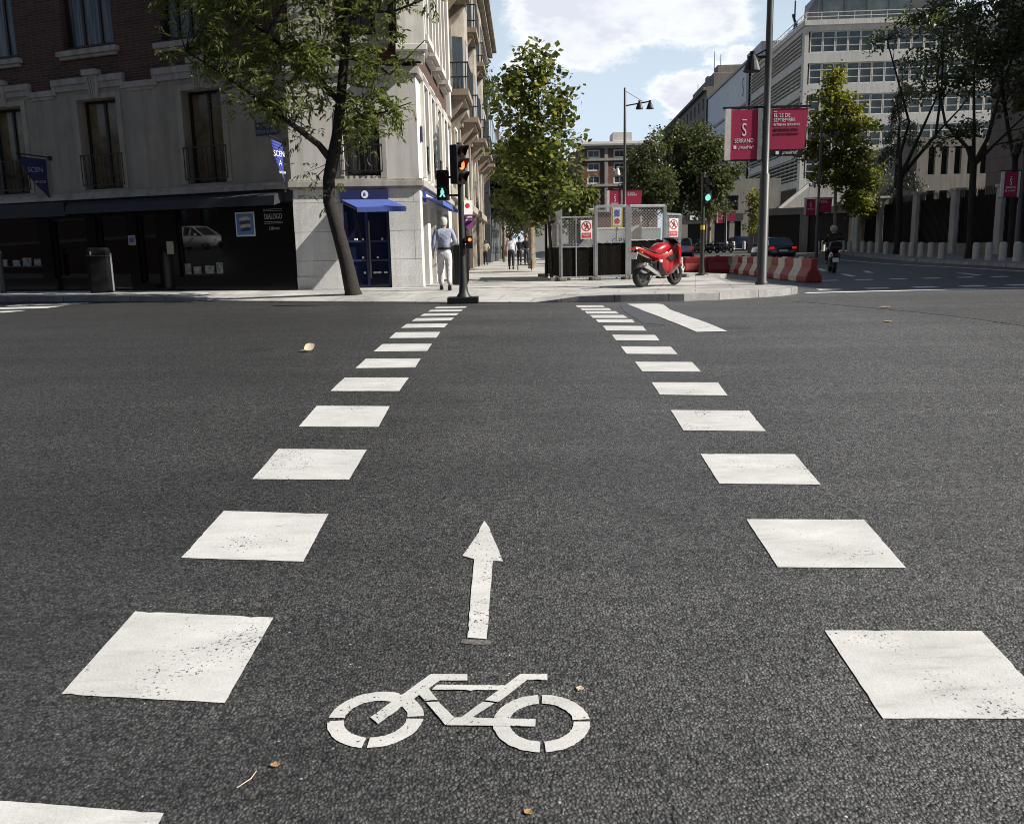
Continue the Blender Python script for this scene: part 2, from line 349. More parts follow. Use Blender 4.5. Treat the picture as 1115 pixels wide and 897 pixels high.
M['brick_far'] = slabs('far_red_brick', (0.20, 0.085, 0.06), (0.15, 0.065, 0.05), (0.15, 0.12, 0.11), 0.6, 0.2, 0.02, 0.2, 0, 0.9, 0.0, True)
M['white_wall'] = mat('white_render', (0.62, 0.60, 0.56), 0.85, var=0.1, vscale=2)
M['ochre'] = mat('ochre_stone', (0.33, 0.295, 0.25), 0.85, var=0.35, vscale=1.5, bump=0.2, bscale=12)
M['ochre_dark'] = mat('weathered_ochre', (0.26, 0.21, 0.165), 0.9, var=0.25, vscale=2)
M['black_stone'] = mat('black_polished_stone', (0.006, 0.006, 0.006), 0.12, spec=0.25)
M['glass'] = mat('dark_glass', (0.008, 0.009, 0.01), 0.04, spec=0.5)
M['shop_glass'] = mat('shop_glass', (0.002, 0.002, 0.0022), 0.02, spec=0.7)
M['bluglass'] = mat('blue_tinted_glass', (0.008, 0.012, 0.035), 0.05, spec=0.5)
M['pane_far'] = mat('far_window_glass', (0.035, 0.045, 0.05), 0.06, spec=0.8, var=0.5, vscale=0.4)
M['curtain'] = curtain('curtained_glass', (0.012, 0.012, 0.013), (0.13, 0.13, 0.135))
M['glass_painted_refl'] = mat('glass_with_painted_reflection', (0.02, 0.017, 0.012), 0.04, spec=0.5, var=0.9, vscale=0.75, col2=(0.26, 0.20, 0.12))  # warm reflection of the houses opposite is painted into the pane colour
M['wood'] = mat('dark_window_wood', (0.022, 0.015, 0.010), 0.5, var=0.3, vscale=6)
M['iron'] = mat('black_iron', (0.012, 0.012, 0.012), 0.45)
M['grey_post_light'] = mat('grey_iron_post', (0.07, 0.07, 0.072), 0.4)
M['matt_black'] = mat('matt_black_plastic', (0.006, 0.006, 0.0065), 0.7, spec=0.12, var=0.3, vscale=5)
M['black'] = mat('black_metal', (0.010, 0.010, 0.011), 0.45, spec=0.3, var=0.2, vscale=8)
M['rubber'] = mat('black_rubber', (0.012, 0.012, 0.012), 0.75)
M['steel'] = mat('galvanised_steel', (0.42, 0.43, 0.44), 0.45, 0.7, var=0.15, vscale=12)
M['chrome'] = mat('polished_steel', (0.72, 0.72, 0.72), 0.15, 1.0)
M['grey_paint'] = mat('dark_post_paint', (0.022, 0.024, 0.022), 0.5, var=0.15, vscale=6)
M['greypost'] = mat('grey_lamp_post', (0.055, 0.055, 0.056), 0.45, 0.2, var=0.12, vscale=5)
M['awning'] = mat('blue_awning_cloth', (0.065, 0.105, 0.36), 0.8, var=0.1, vscale=9)
M['navy'] = mat('navy_panel', (0.016, 0.022, 0.085), 0.5)
M['bannershade'] = mat('shaded_blue_banner', (0.014, 0.019, 0.085), 0.8)  # banner blue with the wall's shade put into its colour
M['dead_glass'] = mat('unlit_window_glass', (0.006, 0.006, 0.007), 0.25, spec=0.12)
M['bannerblue'] = mat('royal_blue_banner', (0.035, 0.055, 0.30), 0.8)
M['dark_awning'] = mat('dark_shop_fascia', (0.022, 0.024, 0.032), 0.75, var=0.15, vscale=3)
M['white'] = mat('white_enamel', (0.78, 0.78, 0.77), 0.45)
M['lettering'] = mat('white_lettering', (0.75, 0.75, 0.74), 0.6)
M['dimletter'] = mat('grey_lettering', (0.30, 0.30, 0.31), 0.6)
M['blacktext'] = mat('black_lettering', (0.02, 0.008, 0.012), 0.7)
M['magenta'] = mat('crimson_banner', (0.33, 0.010, 0.058), 0.7, var=0.06, vscale=2)
M['red'] = mat('red_signal', (0.50, 0.02, 0.02), 0.5)
M['red_plastic'] = mat('red_plastic', (0.25, 0.013, 0.013), 0.5, var=0.28, vscale=3.5)
M['white_plastic'] = mat('dirty_white_plastic', (0.55, 0.54, 0.50), 0.6, var=0.25, vscale=4)
M['tan_plastic'] = mat('dirty_tan_plastic', (0.34, 0.31, 0.25), 0.65, var=0.3, vscale=4)
M['moto_red'] = mat('red_motorcycle_paint', (0.36, 0.008, 0.012), 0.3, coat=0.7, var=0.15, vscale=6)
M['tail_red'] = mat('red_lens', (0.5, 0.01, 0.01), 0.2, emit=(1, 0.03, 0.02), estr=0.25)
M['orange'] = mat('orange_lens', (0.8, 0.2, 0.05), 0.3)
M['dull_red'] = mat('dull_red_lens', (0.12, 0.008, 0.008), 0.3)
M['pane_grid'] = mat('greenish_office_glass', (0.07, 0.085, 0.08), 0.08, spec=1.0, var=0.7, vscale=0.5)
M['pale_panel'] = mat('pale_facade_panel', (0.56, 0.55, 0.52), 0.8, var=0.08, vscale=0.4)
M['roof_panel'] = mat('grey_roof_panel', (0.16, 0.165, 0.19), 0.45, 0.2, var=0.15, vscale=0.3)
M['seat'] = mat('black_vinyl', (0.014, 0.014, 0.014), 0.55)
M['yellow'] = mat('yellow_frame', (0.62, 0.50, 0.02), 0.5)
M['signblue'] = mat('sign_blue', (0.02, 0.06, 0.38), 0.5)
M['purple'] = mat('purple_panel', (0.17, 0.03, 0.16), 0.5)
M['clad'] = mat('dark_heather_screen', (0.010, 0.008, 0.0065), 0.95, spec=0.08, var=0.7, vscale=16, bump=0.5, bscale=60)
M['tin'] = mat('grey_sheet_metal', (0.16, 0.165, 0.17), 0.5, 0.4, var=0.2, vscale=5)
M['beige'] = mat('beige_board', (0.42, 0.38, 0.31), 0.8, var=0.1)
M['bark'] = mat('brown_bark', (0.075, 0.055, 0.042), 0.95, var=0.45, vscale=14, bump=0.8, bscale=30)
M['bark_dark'] = mat('dark_bark', (0.021, 0.017, 0.014), 0.95, var=0.4, vscale=10, bump=0.8, bscale=25)
M['plane_bark'] = mat('plane_tree_bark', (0.20, 0.165, 0.12), 0.95, var=0.5, vscale=6)
M['leaf_ash'] = leafmat('ash_leaves', (0.040, 0.064, 0.016), (0.115, 0.145, 0.042), 0.45)
M['leaf_plane'] = leafmat('plane_leaves', (0.032, 0.050, 0.014), (0.105, 0.135, 0.038), 0.5, (0.15, 0.14, 0.04))
M['leaf_dark'] = leafmat('dark_leaves', (0.034, 0.048, 0.020), (0.075, 0.095, 0.036), 0.4)
M['leaf_lime'] = leafmat('yellow_green_leaves', (0.050, 0.070, 0.014), (0.13, 0.145, 0.032), 0.5)
M['leaf_cedar'] = leafmat('cedar_needles', (0.020, 0.030, 0.020), (0.035, 0.048, 0.032), 0.1)
M['skin'] = mat('skin', (0.42, 0.25, 0.18), 0.6)
M['hair_grey'] = mat('grey_hair', (0.42, 0.41, 0.40), 0.8, var=0.2, vscale=40)
M['hair_dark'] = mat('dark_hair', (0.02, 0.014, 0.011), 0.6)
M['shirt_blue'] = mat('pale_blue_shirt', (0.27, 0.30, 0.40), 0.85, var=0.06, vscale=10, bump=1.0, bscale=13)
M['trousers_pale'] = mat('pale_trousers', (0.50, 0.50, 0.52), 0.85, var=0.06, vscale=10, bump=1.0, bscale=13)
M['cream'] = mat('cream_jacket', (0.40, 0.35, 0.27), 0.85, var=0.1, vscale=10, bump=1.0, bscale=13)
M['cloth_white'] = mat('white_top', (0.62, 0.62, 0.68), 0.85, bump=1.0, bscale=13)
M['cloth_dark'] = mat('dark_cloth', (0.016, 0.017, 0.022), 0.9, bump=1.0, bscale=13)
M['denim'] = mat('blue_denim', (0.035, 0.05, 0.11), 0.9, bump=1.0, bscale=13)
M['leather'] = mat('brown_leather', (0.13, 0.045, 0.03), 0.5)
M['concrete'] = mat('pale_concrete', (0.44, 0.43, 0.41), 0.9, var=0.12, vscale=0.8)
M['bollard'] = mat('granite_bollard', (0.46, 0.45, 0.43), 0.85, var=0.2, vscale=20)
M['concrete_dim'] = mat('grey_beige_stone', (0.20, 0.185, 0.165), 0.9, var=0.15, vscale=0.6)
M['brown_wall'] = slabs('brown_stone_cladding', (0.20, 0.165, 0.15), (0.17, 0.14, 0.125), (0.1, 0.085, 0.08), 1.5, 0.9, 0.02, 0.15, 0, 0.85, 0.0, True)
M['zinc'] = mat('dark_zinc', (0.085, 0.088, 0.10), 0.55, 0.3, var=0.12, vscale=0.5)
M['screen'] = mat('pale_scaffold_sheet', (0.52, 0.55, 0.60), 0.6, var=0.12, vscale=0.25)
M['silver'] = mat('silver_car_paint', (0.45, 0.46, 0.48), 0.3, 0.5, coat=0.8)
M['blackcar'] = mat('dark_car_paint', (0.012, 0.013, 0.016), 0.25, coat=1.0)
M['bluecar'] = mat('blue_car_paint', (0.02, 0.035, 0.15), 0.25, coat=1.0)
M['whitecar'] = mat('white_car_paint', (0.75, 0.75, 0.75), 0.3, coat=0.8)
M['green_led'] = mat('green_signal_lamp', (0.1, 0.5, 0.4), 0.4, emit=(0.35, 1.0, 0.85), estr=0.55)
M['red_led'] = mat('red_signal_lamp', (0.6, 0.1, 0.05), 0.4, emit=(1.0, 0.16, 0.05), estr=1.6)
M['lens_off'] = mat('unlit_signal_lens', (0.03, 0.012, 0.010), 0.25)
M['headlight'] = mat('clear_lamp', (0.6, 0.6, 0.62), 0.1)
M['leaf_dry'] = mat('dry_leaf', (0.36, 0.22, 0.10), 0.8, var=0.3, vscale=20)
M['leaf_pale'] = mat('pale_dry_leaf', (0.55, 0.46, 0.32), 0.8, var=0.2, vscale=20)
M['poster'] = mat('blue_poster', (0.06, 0.16, 0.33), 0.6, var=0.2, vscale=3)
M['paper'] = mat('pale_paper', (0.55, 0.54, 0.50), 0.7)
M['book'] = mat('book_covers', (0.30, 0.12, 0.09), 0.6, var=0.9, vscale=9, col2=(0.35, 0.38, 0.36))

def streaks(m, lo=0.72):
    """rain streaks: noise drawn out down the wall"""
    nt = m.node_tree; N = nt.nodes.new; L = nt.links.new; b = nt.nodes['Principled BSDF']; src = b.inputs['Base Color'].links[0].from_socket
    tc = N('ShaderNodeTexCoord'); mp = N('ShaderNodeMapping'); mp.inputs['Scale'].default_value = (4.5, 4.5, 0.28); L(tc.outputs['Object'], mp.inputs['Vector'])
    n = N('ShaderNodeTexNoise'); n.inputs['Scale'].default_value = 1.0; n.inputs['Detail'].default_value = 7; n.inputs['Roughness'].default_value = 0.7; L(mp.outputs['Vector'], n.inputs['Vector'])
    r = N('ShaderNodeMapRange'); r.inputs['From Min'].default_value = 0.34; r.inputs['From Max'].default_value = 0.56; r.inputs['To Min'].default_value = lo; r.inputs['To Max'].default_value = 1.04; L(n.outputs['Fac'], r.inputs['Value'])
    q = N('ShaderNodeVectorMath'); q.operation = 'SCALE'; L(src, q.inputs[0]); L(r.outputs[0], q.inputs['Scale']); L(q.outputs['Vector'], b.inputs['Base Color'])
for k_, lo_ in (('stucco', .8), ('stucco_light', .8), ('concrete', .8), ('white_wall', .8), ('stone_trim', .7), ('ochre', .65), ('concrete_dim', .75), ('pale_panel', .86), ('granite', .82), ('screen', .85)): streaks(M[k_], lo_)
# ------------------------------------------------------------------ camera, sky, sun
pit, rol, FOC = R(10.5), R(1.2), 944.0
Fw = Vector((0, math.cos(pit), -math.sin(pit))); U0 = Vector((0, math.sin(pit), math.cos(pit))); R0 = Vector((1, 0, 0))
Rt = R0 * math.cos(rol) - U0 * math.sin(rol); Up = U0 * math.cos(rol) + R0 * math.sin(rol)
cam = bpy.data.cameras.new('camera'); cam.sensor_width = 36; cam.lens = 36 * FOC / 1115; cam.clip_end = 4000; cam.clip_start = 0.05
co = bpy.data.objects.new('camera', cam); COL.objects.link(co); scene.camera = co
co.matrix_world = Matrix(((Rt.x, Up.x, -Fw.x, 0), (Rt.y, Up.y, -Fw.y, 0), (Rt.z, Up.z, -Fw.z, H), (0, 0, 0, 1)))

def X_at(px, Y, py=270):
    """world X of the sight line through pixel column px at distance Y (survey helper)"""
    d = Fw + Rt * ((px - 557.5) / FOC) - Up * ((py - 448.5) / FOC)
    return d.x / d.y * Y
def Z_at(px, py, Y):
    d = Fw + Rt * ((px - 557.5) / FOC) - Up * ((py - 448.5) / FOC)
    return H + d.z / d.y * Y

SUN_EL = R(37); sd = Vector((0.975, -0.222, 0)).normalized()
sv = Vector((sd.x * math.cos(SUN_EL), sd.y * math.cos(SUN_EL), math.sin(SUN_EL)))
sl = bpy.data.lights.new('sun', 'SUN'); sl.energy = SUN_E; sl.angle = R(0.53); sl.color = (1.0, 0.945, 0.86)
so = bpy.data.objects.new('sun', sl); COL.objects.link(so); so.location = (30, -8, 30)
so.rotation_euler = sv.to_track_quat('Z', 'Y').to_euler()

w = bpy.data.worlds.new('World'); scene.world = w; w.use_nodes = True
nt = w.node_tree; N = nt.nodes.new; L = nt.links.new
bg = nt.nodes['Background']
sky = N('ShaderNodeTexSky'); sky.sky_type = 'NISHITA'; sky.sun_disc = False; sky.sun_elevation = SUN_EL
sky.sun_rotation = math.atan2(sd.x, sd.y); sky.air_density = 1.0; sky.dust_density = 1.2; sky.ozone_density = 1.4; sky.altitude = 650
tc = N('ShaderNodeTexCoord'); D = tc.outputs['Generated']
wz = N('ShaderNodeTexNoise'); wz.inputs['Scale'].default_value = 9.0; wz.inputs['Detail'].default_value = 6; wz.inputs['Roughness'].default_value = 0.62
_m = N('ShaderNodeMapping'); _m.inputs['Scale'].default_value = (1, 1, 1.8); L(D, _m.inputs['Vector']); L(_m.outputs['Vector'], wz.inputs['Vector'])
_s = N('ShaderNodeVectorMath'); _s.operation = 'SUBTRACT'; L(wz.outputs['Color'], _s.inputs[0]); _s.inputs[1].default_value = (0.5, 0.5, 0.5)
_a = N('ShaderNodeVectorMath'); _a.operation = 'MULTIPLY_ADD'; L(_s.outputs[0], _a.inputs[0]); _a.inputs[1].default_value = (0.16, 0.16, 0.10); L(D, _a.inputs[2]); DW = _a.outputs[0]
def wn(sc, st, det, rg, off=(0, 0, 0)):
    mp = N('ShaderNodeMapping'); mp.inputs['Scale'].default_value = st; mp.inputs['Location'].default_value = off; L(D, mp.inputs['Vector'])
    n = N('ShaderNodeTexNoise'); n.inputs['Scale'].default_value = sc; n.inputs['Detail'].default_value = det; n.inputs['Roughness'].default_value = rg; L(mp.outputs['Vector'], n.inputs['Vector']); return n.outputs['Fac']
def blob(az, el, ra, re, tilt=0.0):
    """soft cloud bank around azimuth az / elevation el (degrees), half sizes ra, re"""
    c = Vector((math.sin(R(az)) * math.cos(R(el)), math.cos(R(az)) * math.cos(R(el)), math.sin(R(el))))
    sb = N('ShaderNodeVectorMath'); sb.operation = 'SUBTRACT'; L(DW, sb.inputs[0]); sb.inputs[1].default_value = c
    mp = N('ShaderNodeMapping'); mp.vector_type = 'POINT'; mp.inputs['Rotation'].default_value = (0, R(tilt), 0)
    L(sb.outputs[0], mp.inputs['Vector'])
    ml = N('ShaderNodeVectorMath'); ml.operation = 'MULTIPLY'; L(mp.outputs['Vector'], ml.inputs[0]); ml.inputs[1].default_value = (1 / R(ra), 1 / R(ra), 1 / R(re))
    ln = N('ShaderNodeVectorMath'); ln.operation = 'LENGTH'; L(ml.outputs[0], ln.inputs[0])
    q = N('ShaderNodeMapRange'); q.inputs['From Min'].default_value = 1.25; q.inputs['From Max'].default_value = 0.45; q.interpolation_type = 'SMOOTHSTEP'; L(ln.outputs['Value'], q.inputs['Value']); return q.outputs['Result']
def mth(op, a, b):
    q = N('ShaderNodeMath'); q.operation = op
    for i, v in enumerate((a, b)):
        if isinstance(v, (int, float)): q.inputs[i].default_value = v
        else: L(v, q.inputs[i])
    return q.outputs[0]
base_n = wn(12.0, (1, 1, 2.2), 10, 0.62, (0.3, 0.0, 0.7))
bl = None
for b in CLOUDS:
    q = blob(*b); bl = q if bl is None else mth('MAXIMUM', bl, q)
far_n = wn(2.2, (1, 1, 2.5), 5, 0.5, (4.3, 2.0, 1.0))
cov = mth('ADD', mth('MULTIPLY', bl, 0.55), mth('MULTIPLY', base_n, 0.75))
cm = N('ShaderNodeMapRange'); cm.inputs['From Min'].default_value = 0.52; cm.inputs['From Max'].default_value = 0.86; cm.interpolation_type = 'SMOOTHSTEP'; L(cov, cm.inputs['Value'])
dens = N('ShaderNodeMapRange'); dens.inputs['From Min'].default_value = 0.72; dens.inputs['From Max'].default_value = 1.02; L(cov, dens.inputs['Value'])
cc = N('ShaderNodeValToRGB'); cc.color_ramp.elements[0].color = (*CLOUD_HI, 1); cc.color_ramp.elements[1].color = (*CLOUD_LO, 1)
cc.color_ramp.elements[0].position = 0.1; cc.color_ramp.elements[1].position = 0.7
L(dens.outputs['Result'], cc.inputs['Fac'])
ov = N('ShaderNodeMix'); ov.data_type = 'RGBA'; L(mth('MULTIPLY', cm.outputs['Result'], 0.93), ov.inputs[0])
skm = N('ShaderNodeMix'); skm.data_type = 'RGBA'; skm.blend_type = 'MULTIPLY'; skm.inputs[0].default_value = 1.0; L(sky.outputs['Color'], skm.inputs[6]); skm.inputs[7].default_value = (*SKY_TINT, 1)
se = N('ShaderNodeSeparateXYZ'); L(D, se.inputs[0])
def sm(src, a, b):
    q = N('ShaderNodeMapRange'); q.interpolation_type = 'SMOOTHSTEP'; q.inputs['From Min'].default_value = a; q.inputs['From Max'].default_value = b; L(src, q.inputs['Value']); return q.outputs['Result']
veil = mth('MULTIPLY', mth('MULTIPLY', sm(se.outputs[1], 0.15, 0.75), sm(se.outputs[2], 0.62, 0.10)), 0.92)
vm = N('ShaderNodeMix'); vm.data_type = 'RGBA'; L(veil, vm.inputs[0]); L(skm.outputs[2], vm.inputs[6]); vm.inputs[7].default_value = (*VEIL, 1)
L(vm.outputs[2], ov.inputs[6]); L(cc.outputs['Color'], ov.inputs[7]); L(ov.outputs[2], bg.inputs['Color']); bg.inputs['Strength'].default_value = SKY_S

vs = scene.view_settings; vs.view_transform = 'Standard'; vs.look = 'None'; vs.exposure = EXPO; vs.gamma = 1.0
try: vs.use_curve_mapping = False
except Exception: pass
scene.cycles.max_bounces = 6; scene.cycles.transparent_max_bounces = 8; scene.cycles.diffuse_bounces = 3
scene.cycles.sample_clamp_indirect = 6.0; scene.cycles.filter_width = 1.0

# ------------------------------------------------------------------ road
GT = [(-60, -.244), (-3, -.244), (0, 0), (6.8, .553), (7.87, .595), (8.93, .625), (9.99, .661), (11.05, .692), (12.11, .697), (13.17, .689), (14.23, .681), (15.29, .668), (16.35, .652), (17.5, .62), (18.5, .60), (45, .6)]
gy = np.arange(-60, 60.01, 0.25); gz = np.interp(gy, [t[0] for t in GT], [t[1] for t in GT])
_k = np.hanning(9); _k /= _k.sum()
gz = np.convolve(np.pad(gz, 4, mode='edge'), _k, mode='valid')
def rise(x): t = min(max((x - 4) / 8.0, 0), 1); return t * t * (3 - 2 * t)
def G(x, y):
    z = float(np.interp(y, gy, gz))
    if y > 45: z += min((y - 45) * 0.012, 0.80) * rise(x)
    return z
xs = [-400, -150, -60, -30, -16, -8, -4, 0, 4, 5, 6, 7, 8, 9, 10, 11, 12, 16, 24, 40, 80, 160, 500]
ys = [-600, -200, -60] + [round(-3 + 0.25 * i, 3) for i in range(0, 97)] + [24, 30, 38, 45, 52, 60, 70, 80, 95, 112, 140, 200, 300, 600, 1500]
mb = MB(); nx = len(xs)
mb.add([(x, y, G(x, y)) for y in ys for x in xs], [(j * nx + i, j * nx + i + 1, (j + 1) * nx + i + 1, (j + 1) * nx + i) for j in range(len(ys) - 1) for i in range(nx - 1)])
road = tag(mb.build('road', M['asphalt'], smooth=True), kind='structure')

def ragged(poly, amp, seg=0.03):
    """uneven edge of rolled or stencilled paint"""
    out = []; q = 0.0
    for i in range(len(poly)):
        a, b = Vector(poly[i]), Vector(poly[(i + 1) % len(poly)]); l = (b - a).length; n = max(1, min(60, int(l / seg))); d = (b - a) / l; nn = Vector((-d.y, d.x)); out.append(tuple(a))
        for k in range(1, n):
            q = q * .55 + rng.uniform(-1, 1) * .6; e = q * amp - (amp * rng.uniform(1.5, 3.5) if rng.random() < .025 else 0)
            out.append(tuple(a + (b - a) * k / n + nn * -e))
    return out
def sheet(name, poly, lift, material, step=0.25, kind='structure', parent=None, rag=0.0):
    """flat marking/patch: clip a thin grid of the polygon to rows so that it follows the road"""
    mb = MB()
    if rag: poly = ragged(poly, rag)
    y0, y1 = min(p[1] for p in poly), max(p[1] for p in poly)
    n = max(1, math.ceil((y1 - y0) / step))
    cuts = [y0 + (y1 - y0) * i / n for i in range(n + 1)]
    def clip(pts, yc, keep_above):
        out = []
        for i in range(len(pts)):
            a, b = pts[i], pts[(i + 1) % len(pts)]
            ia = (a[1] >= yc) if keep_above else (a[1] <= yc); ib = (b[1] >= yc) if keep_above else (b[1] <= yc)
            if ia: out.append(a)
            if ia != ib:
                t = (yc - a[1]) / (b[1] - a[1]); out.append((a[0] + (b[0] - a[0]) * t, yc))
        return out
    for i in range(n):
        q = clip(clip(poly, cuts[i], True), cuts[i + 1], False)
        if len(q) >= 3: mb.add([(x, y, G(x, y) + lift) for x, y in q], [tuple(range(len(q)))])
    # merge is not needed: rows share edges exactly
    o = mb.build(name, material, parent)
    bm = bmesh.new(); bm.from_mesh(o.data); bmesh.ops.remove_doubles(bm, verts=bm.verts, dist=1e-5)
    bm.normal_update()
    for f in bm.faces:
        if f.normal.z < 0: f.normal_flip()
    bm.to_mesh(o.data); bm.free()
    return tag(o, kind=kind)

sheet('road_patch', [(4.96, 15.4), (5.5, 12.5), (5.96, 10.05), (7.2, 7.5), (9.6, 4.6), (14, 2.6), (30, 3), (30, 16), (13, 17.6), (6.2, 17.3)], 0.004, M['asphalt_old'], 0.5)
sheet('road_patch', [(1.95, 15.6), (1.75, 13.2), (1.7, 11.2), (1.95, 10.9), (2.05, 13.2), (2.45, 15.5)], 0.004, mat('dark_patch', (0.05, 0.052, 0.058), 0.5, var=0.3, vscale=3), 0.3)

# squares of the cycle crossing
def jit(a=0.008): return rng.uniform(-a, a)
RAG = 0.0018
Lrow = [(1.535, 2.10)] + [(2.609 + 1.069 * k, 3.168 + 1.069 * k) for k in range(13)]
for y0, y1 in Lrow:
    xi = lambda y: -0.955 + 0.0125 * (y - 2.6)
    xo = lambda y: xi(y) - 0.565 + 0.0005 * y
    sl_ = 0.045 if y0 < 4 else 0.03
    o = sheet('crossing_square', [(xo(y0) + jit(), y0 + sl_ + 0.02), (xi(y0), y0 + jit()), (xi(y1) + jit(), y1), (xo(y1), y1 + sl_ + 0.03)], 0.0035, M['paint'], rag=RAG)
    o['group'] = 'white squares in the left row of the cycle crossing'
Rrow = [(2.449, 2.977), (3.518, 4.051), (4.56, 5.085), (5.583, 6.093), (6.56, 7.02), (7.51, 8.03), (8.54, 9.07), (9.55, 10.03), (10.44, 10.95), (11.40, 11.90), (12.15, 12.75), (13.07, 13.68), (13.94, 14.52), (14.85, 15.5)]
for i, (y0, y1) in enumerate(Rrow):
    xi = 1.115 + 0.006 * min(i, 8) + jit(); sk = 0.02 + 0.012 * i
    o = sheet('crossing_square', [(xi, y0), (1.66 - 0.004 * i + jit(), y0 - sk), (1.695 - 0.005 * i, y1 - sk), (xi + 0.01, y1 + jit())], 0.0035, M['paint'], rag=RAG)
    o['group'] = 'white squares in the right row of the cycle crossing'
# zebra bars at the far left
for y0 in (17.75, 19.35, 20.75):
    o = sheet('crossing_square', [(-12.0, y0), (-10.35, y0 + 0.15), (-10.35, y0 + 0.95), (-12.0, y0 + 0.8)], 0.0035, M['paint'], rag=RAG)
    o['group'] = 'white bars of the crossing at the far left'
sheet('curved_give_way_line', [(2.17, 10.1), (2.53, 10.1), (2.47, 12.0), (2.50, 13.6), (2.66, 15.1), (2.62, 15.45), (2.10, 15.6), (2.06, 13.2), (2.09, 11.4)], 0.0065, M['paint'])
# right-hand street
def strip(a, b, wd, mat_=None, name='lane_line'):
    a, b = Vector((*a, 0)), Vector((*b, 0)); d = (b - a).normalized(); n = Vector((-d.y, d.x, 0)) * wd / 2
    return sheet(name, [tuple((a - n)[:2]), tuple((b - n)[:2]), tuple((b + n)[:2]), tuple((a + n)[:2])], 0.0065, mat_ or M['paint_bright'], 0.5)
strip((6.5, 19.15), (15.5, 19.75), 0.26, name='stop_line')
for k in range(7): sheet('crossing_square', [(7.2 + 1.15 * k, 20.25 + .05 * k), (7.75 + 1.15 * k, 20.27 + .05 * k), (7.85 + 1.15 * k, 20.85 + .05 * k), (7.3 + 1.15 * k, 20.83 + .05 * k)], 0.0035, M['paint_bright'], rag=RAG)['group'] = 'small white squares beside the stop line'
for k in range(7): sheet('crossing_square', [(9.1 + 1.02 * k, 25.4 + .04 * k), (9.6 + 1.02 * k, 25.42 + .04 * k), (9.7 + 1.02 * k, 25.95 + .04 * k), (9.2 + 1.02 * k, 25.93 + .04 * k)], 0.0035, M['paint_bright'], rag=RAG)['group'] = 'small white squares across the right street'
strip((20.3, 55), (18.4, 36), 0.26); strip((18.4, 36), (17.0, 26), 0.24)
strip((11.2, 28.5), (11.8, 31), 0.2); strip((12.6, 35.0), (13.6, 38.5), 0.22); strip((14.6, 27.2), (15.2, 29.6), 0.2); strip((13.0, 31.5), (13.8, 34), 0.2)

# bicycle symbol: strokes and quarter rings, each a few tenths of a millimetre proud of the next
mb = MB(); zl = [0.0028]
def stroke(poly):
    zl[0] += 0.00022
    poly = ragged(poly, 0.0014, 0.014)
    mb.add([(x, y, G(x, y) + zl[0]) for x, y in poly], [tuple(range(len(poly)))])
def ring(c, r0, r1, a0, a1, sy=0.97):
    zl[0] += 0.00022; n = 22; vs = []
    for k in range(n + 1):
        t = R(a0 + (a1 - a0) * k / n)
        for r in (r0 + rng.uniform(-.0016, .0016), r1 + rng.uniform(-.0016, .0016)): x, y = c[0] + r * math.cos(t), c[1] + r * sy * math.sin(t); vs.append((x, y, G(x, y) + zl[0]))
    mb.add(vs, [(2 * k, 2 * k + 1, 2 * k + 3, 2 * k + 2) for k in range(n)])
c1, c2 = (-0.448, 2.504), (0.071, 2.466)
for c, cuts in ((c1, ((3, 176), (184, 262), (268, 357))), (c2, ((92, 180), (180, 266), (273, 359), (4, 87)))):
    for a, b in cuts: ring(c, 0.099, 0.150, a, b)
stroke([(-0.466, 2.509), (-0.436, 2.473), (-0.261, 2.707), (-0.169, 2.704), (-0.171, 2.742), (-0.296, 2.747)])
stroke([(-0.269, 2.682), (-0.039, 2.668), (-0.056, 2.642), (-0.284, 2.654)])
stroke([(-0.335, 2.646), (-0.303, 2.675), (-0.26, 2.595), (-0.301, 2.591)])
stroke([(-0.296, 2.582), (-0.257, 2.584), (-0.201, 2.499), (-0.226, 2.459)])
stroke([(-0.223, 2.459), (-0.2, 2.497), (0.053, 2.48), (0.051, 2.443)])
stroke([(-0.185, 2.491), (-0.151, 2.487), (-0.076, 2.569), (-0.113, 2.577)])
stroke([(-0.107, 2.586), (-0.063, 2.575), (0.032, 2.696), (0.1, 2.694), (0.101, 2.73), (0.009, 2.733)])
o = mb.build('bicycle_symbol', M['paint_sym'])
for p in o.data.polygons:
    if p.normal.z < 0: p.flip()
tag(o, 'worn white bicycle symbol painted on the asphalt in front of the arrow', 'road marking')
o = sheet('direction_arrow', [(-0.181, 2.985), (-0.110, 2.972), (-0.098, 3.645), (-0.054, 3.632), (-0.083, 3.80), (-0.112, 3.95), (-0.118, 4.0), (-0.147, 4.105), (-0.165, 4.02), (-0.178, 3.93), (-0.236, 3.70), (-0.182, 3.662)], 0.004, M['paint_sym'], 0.04, kind=None, rag=0.0016)
tag(o, 'white arrow painted on the asphalt pointing away above the bicycle symbol', 'road marking')
sheet('road_patch', [(-0.205, 2.950), (-0.16, 2.938), (-0.10, 2.935), (-0.092, 2.955), (-0.10, 2.967), (-0.15, 2.972), (-0.2, 2.976)], 0.003, mat('stripped_paint', (0.12, 0.115, 0.105), 0.9, var=0.75, vscale=70))

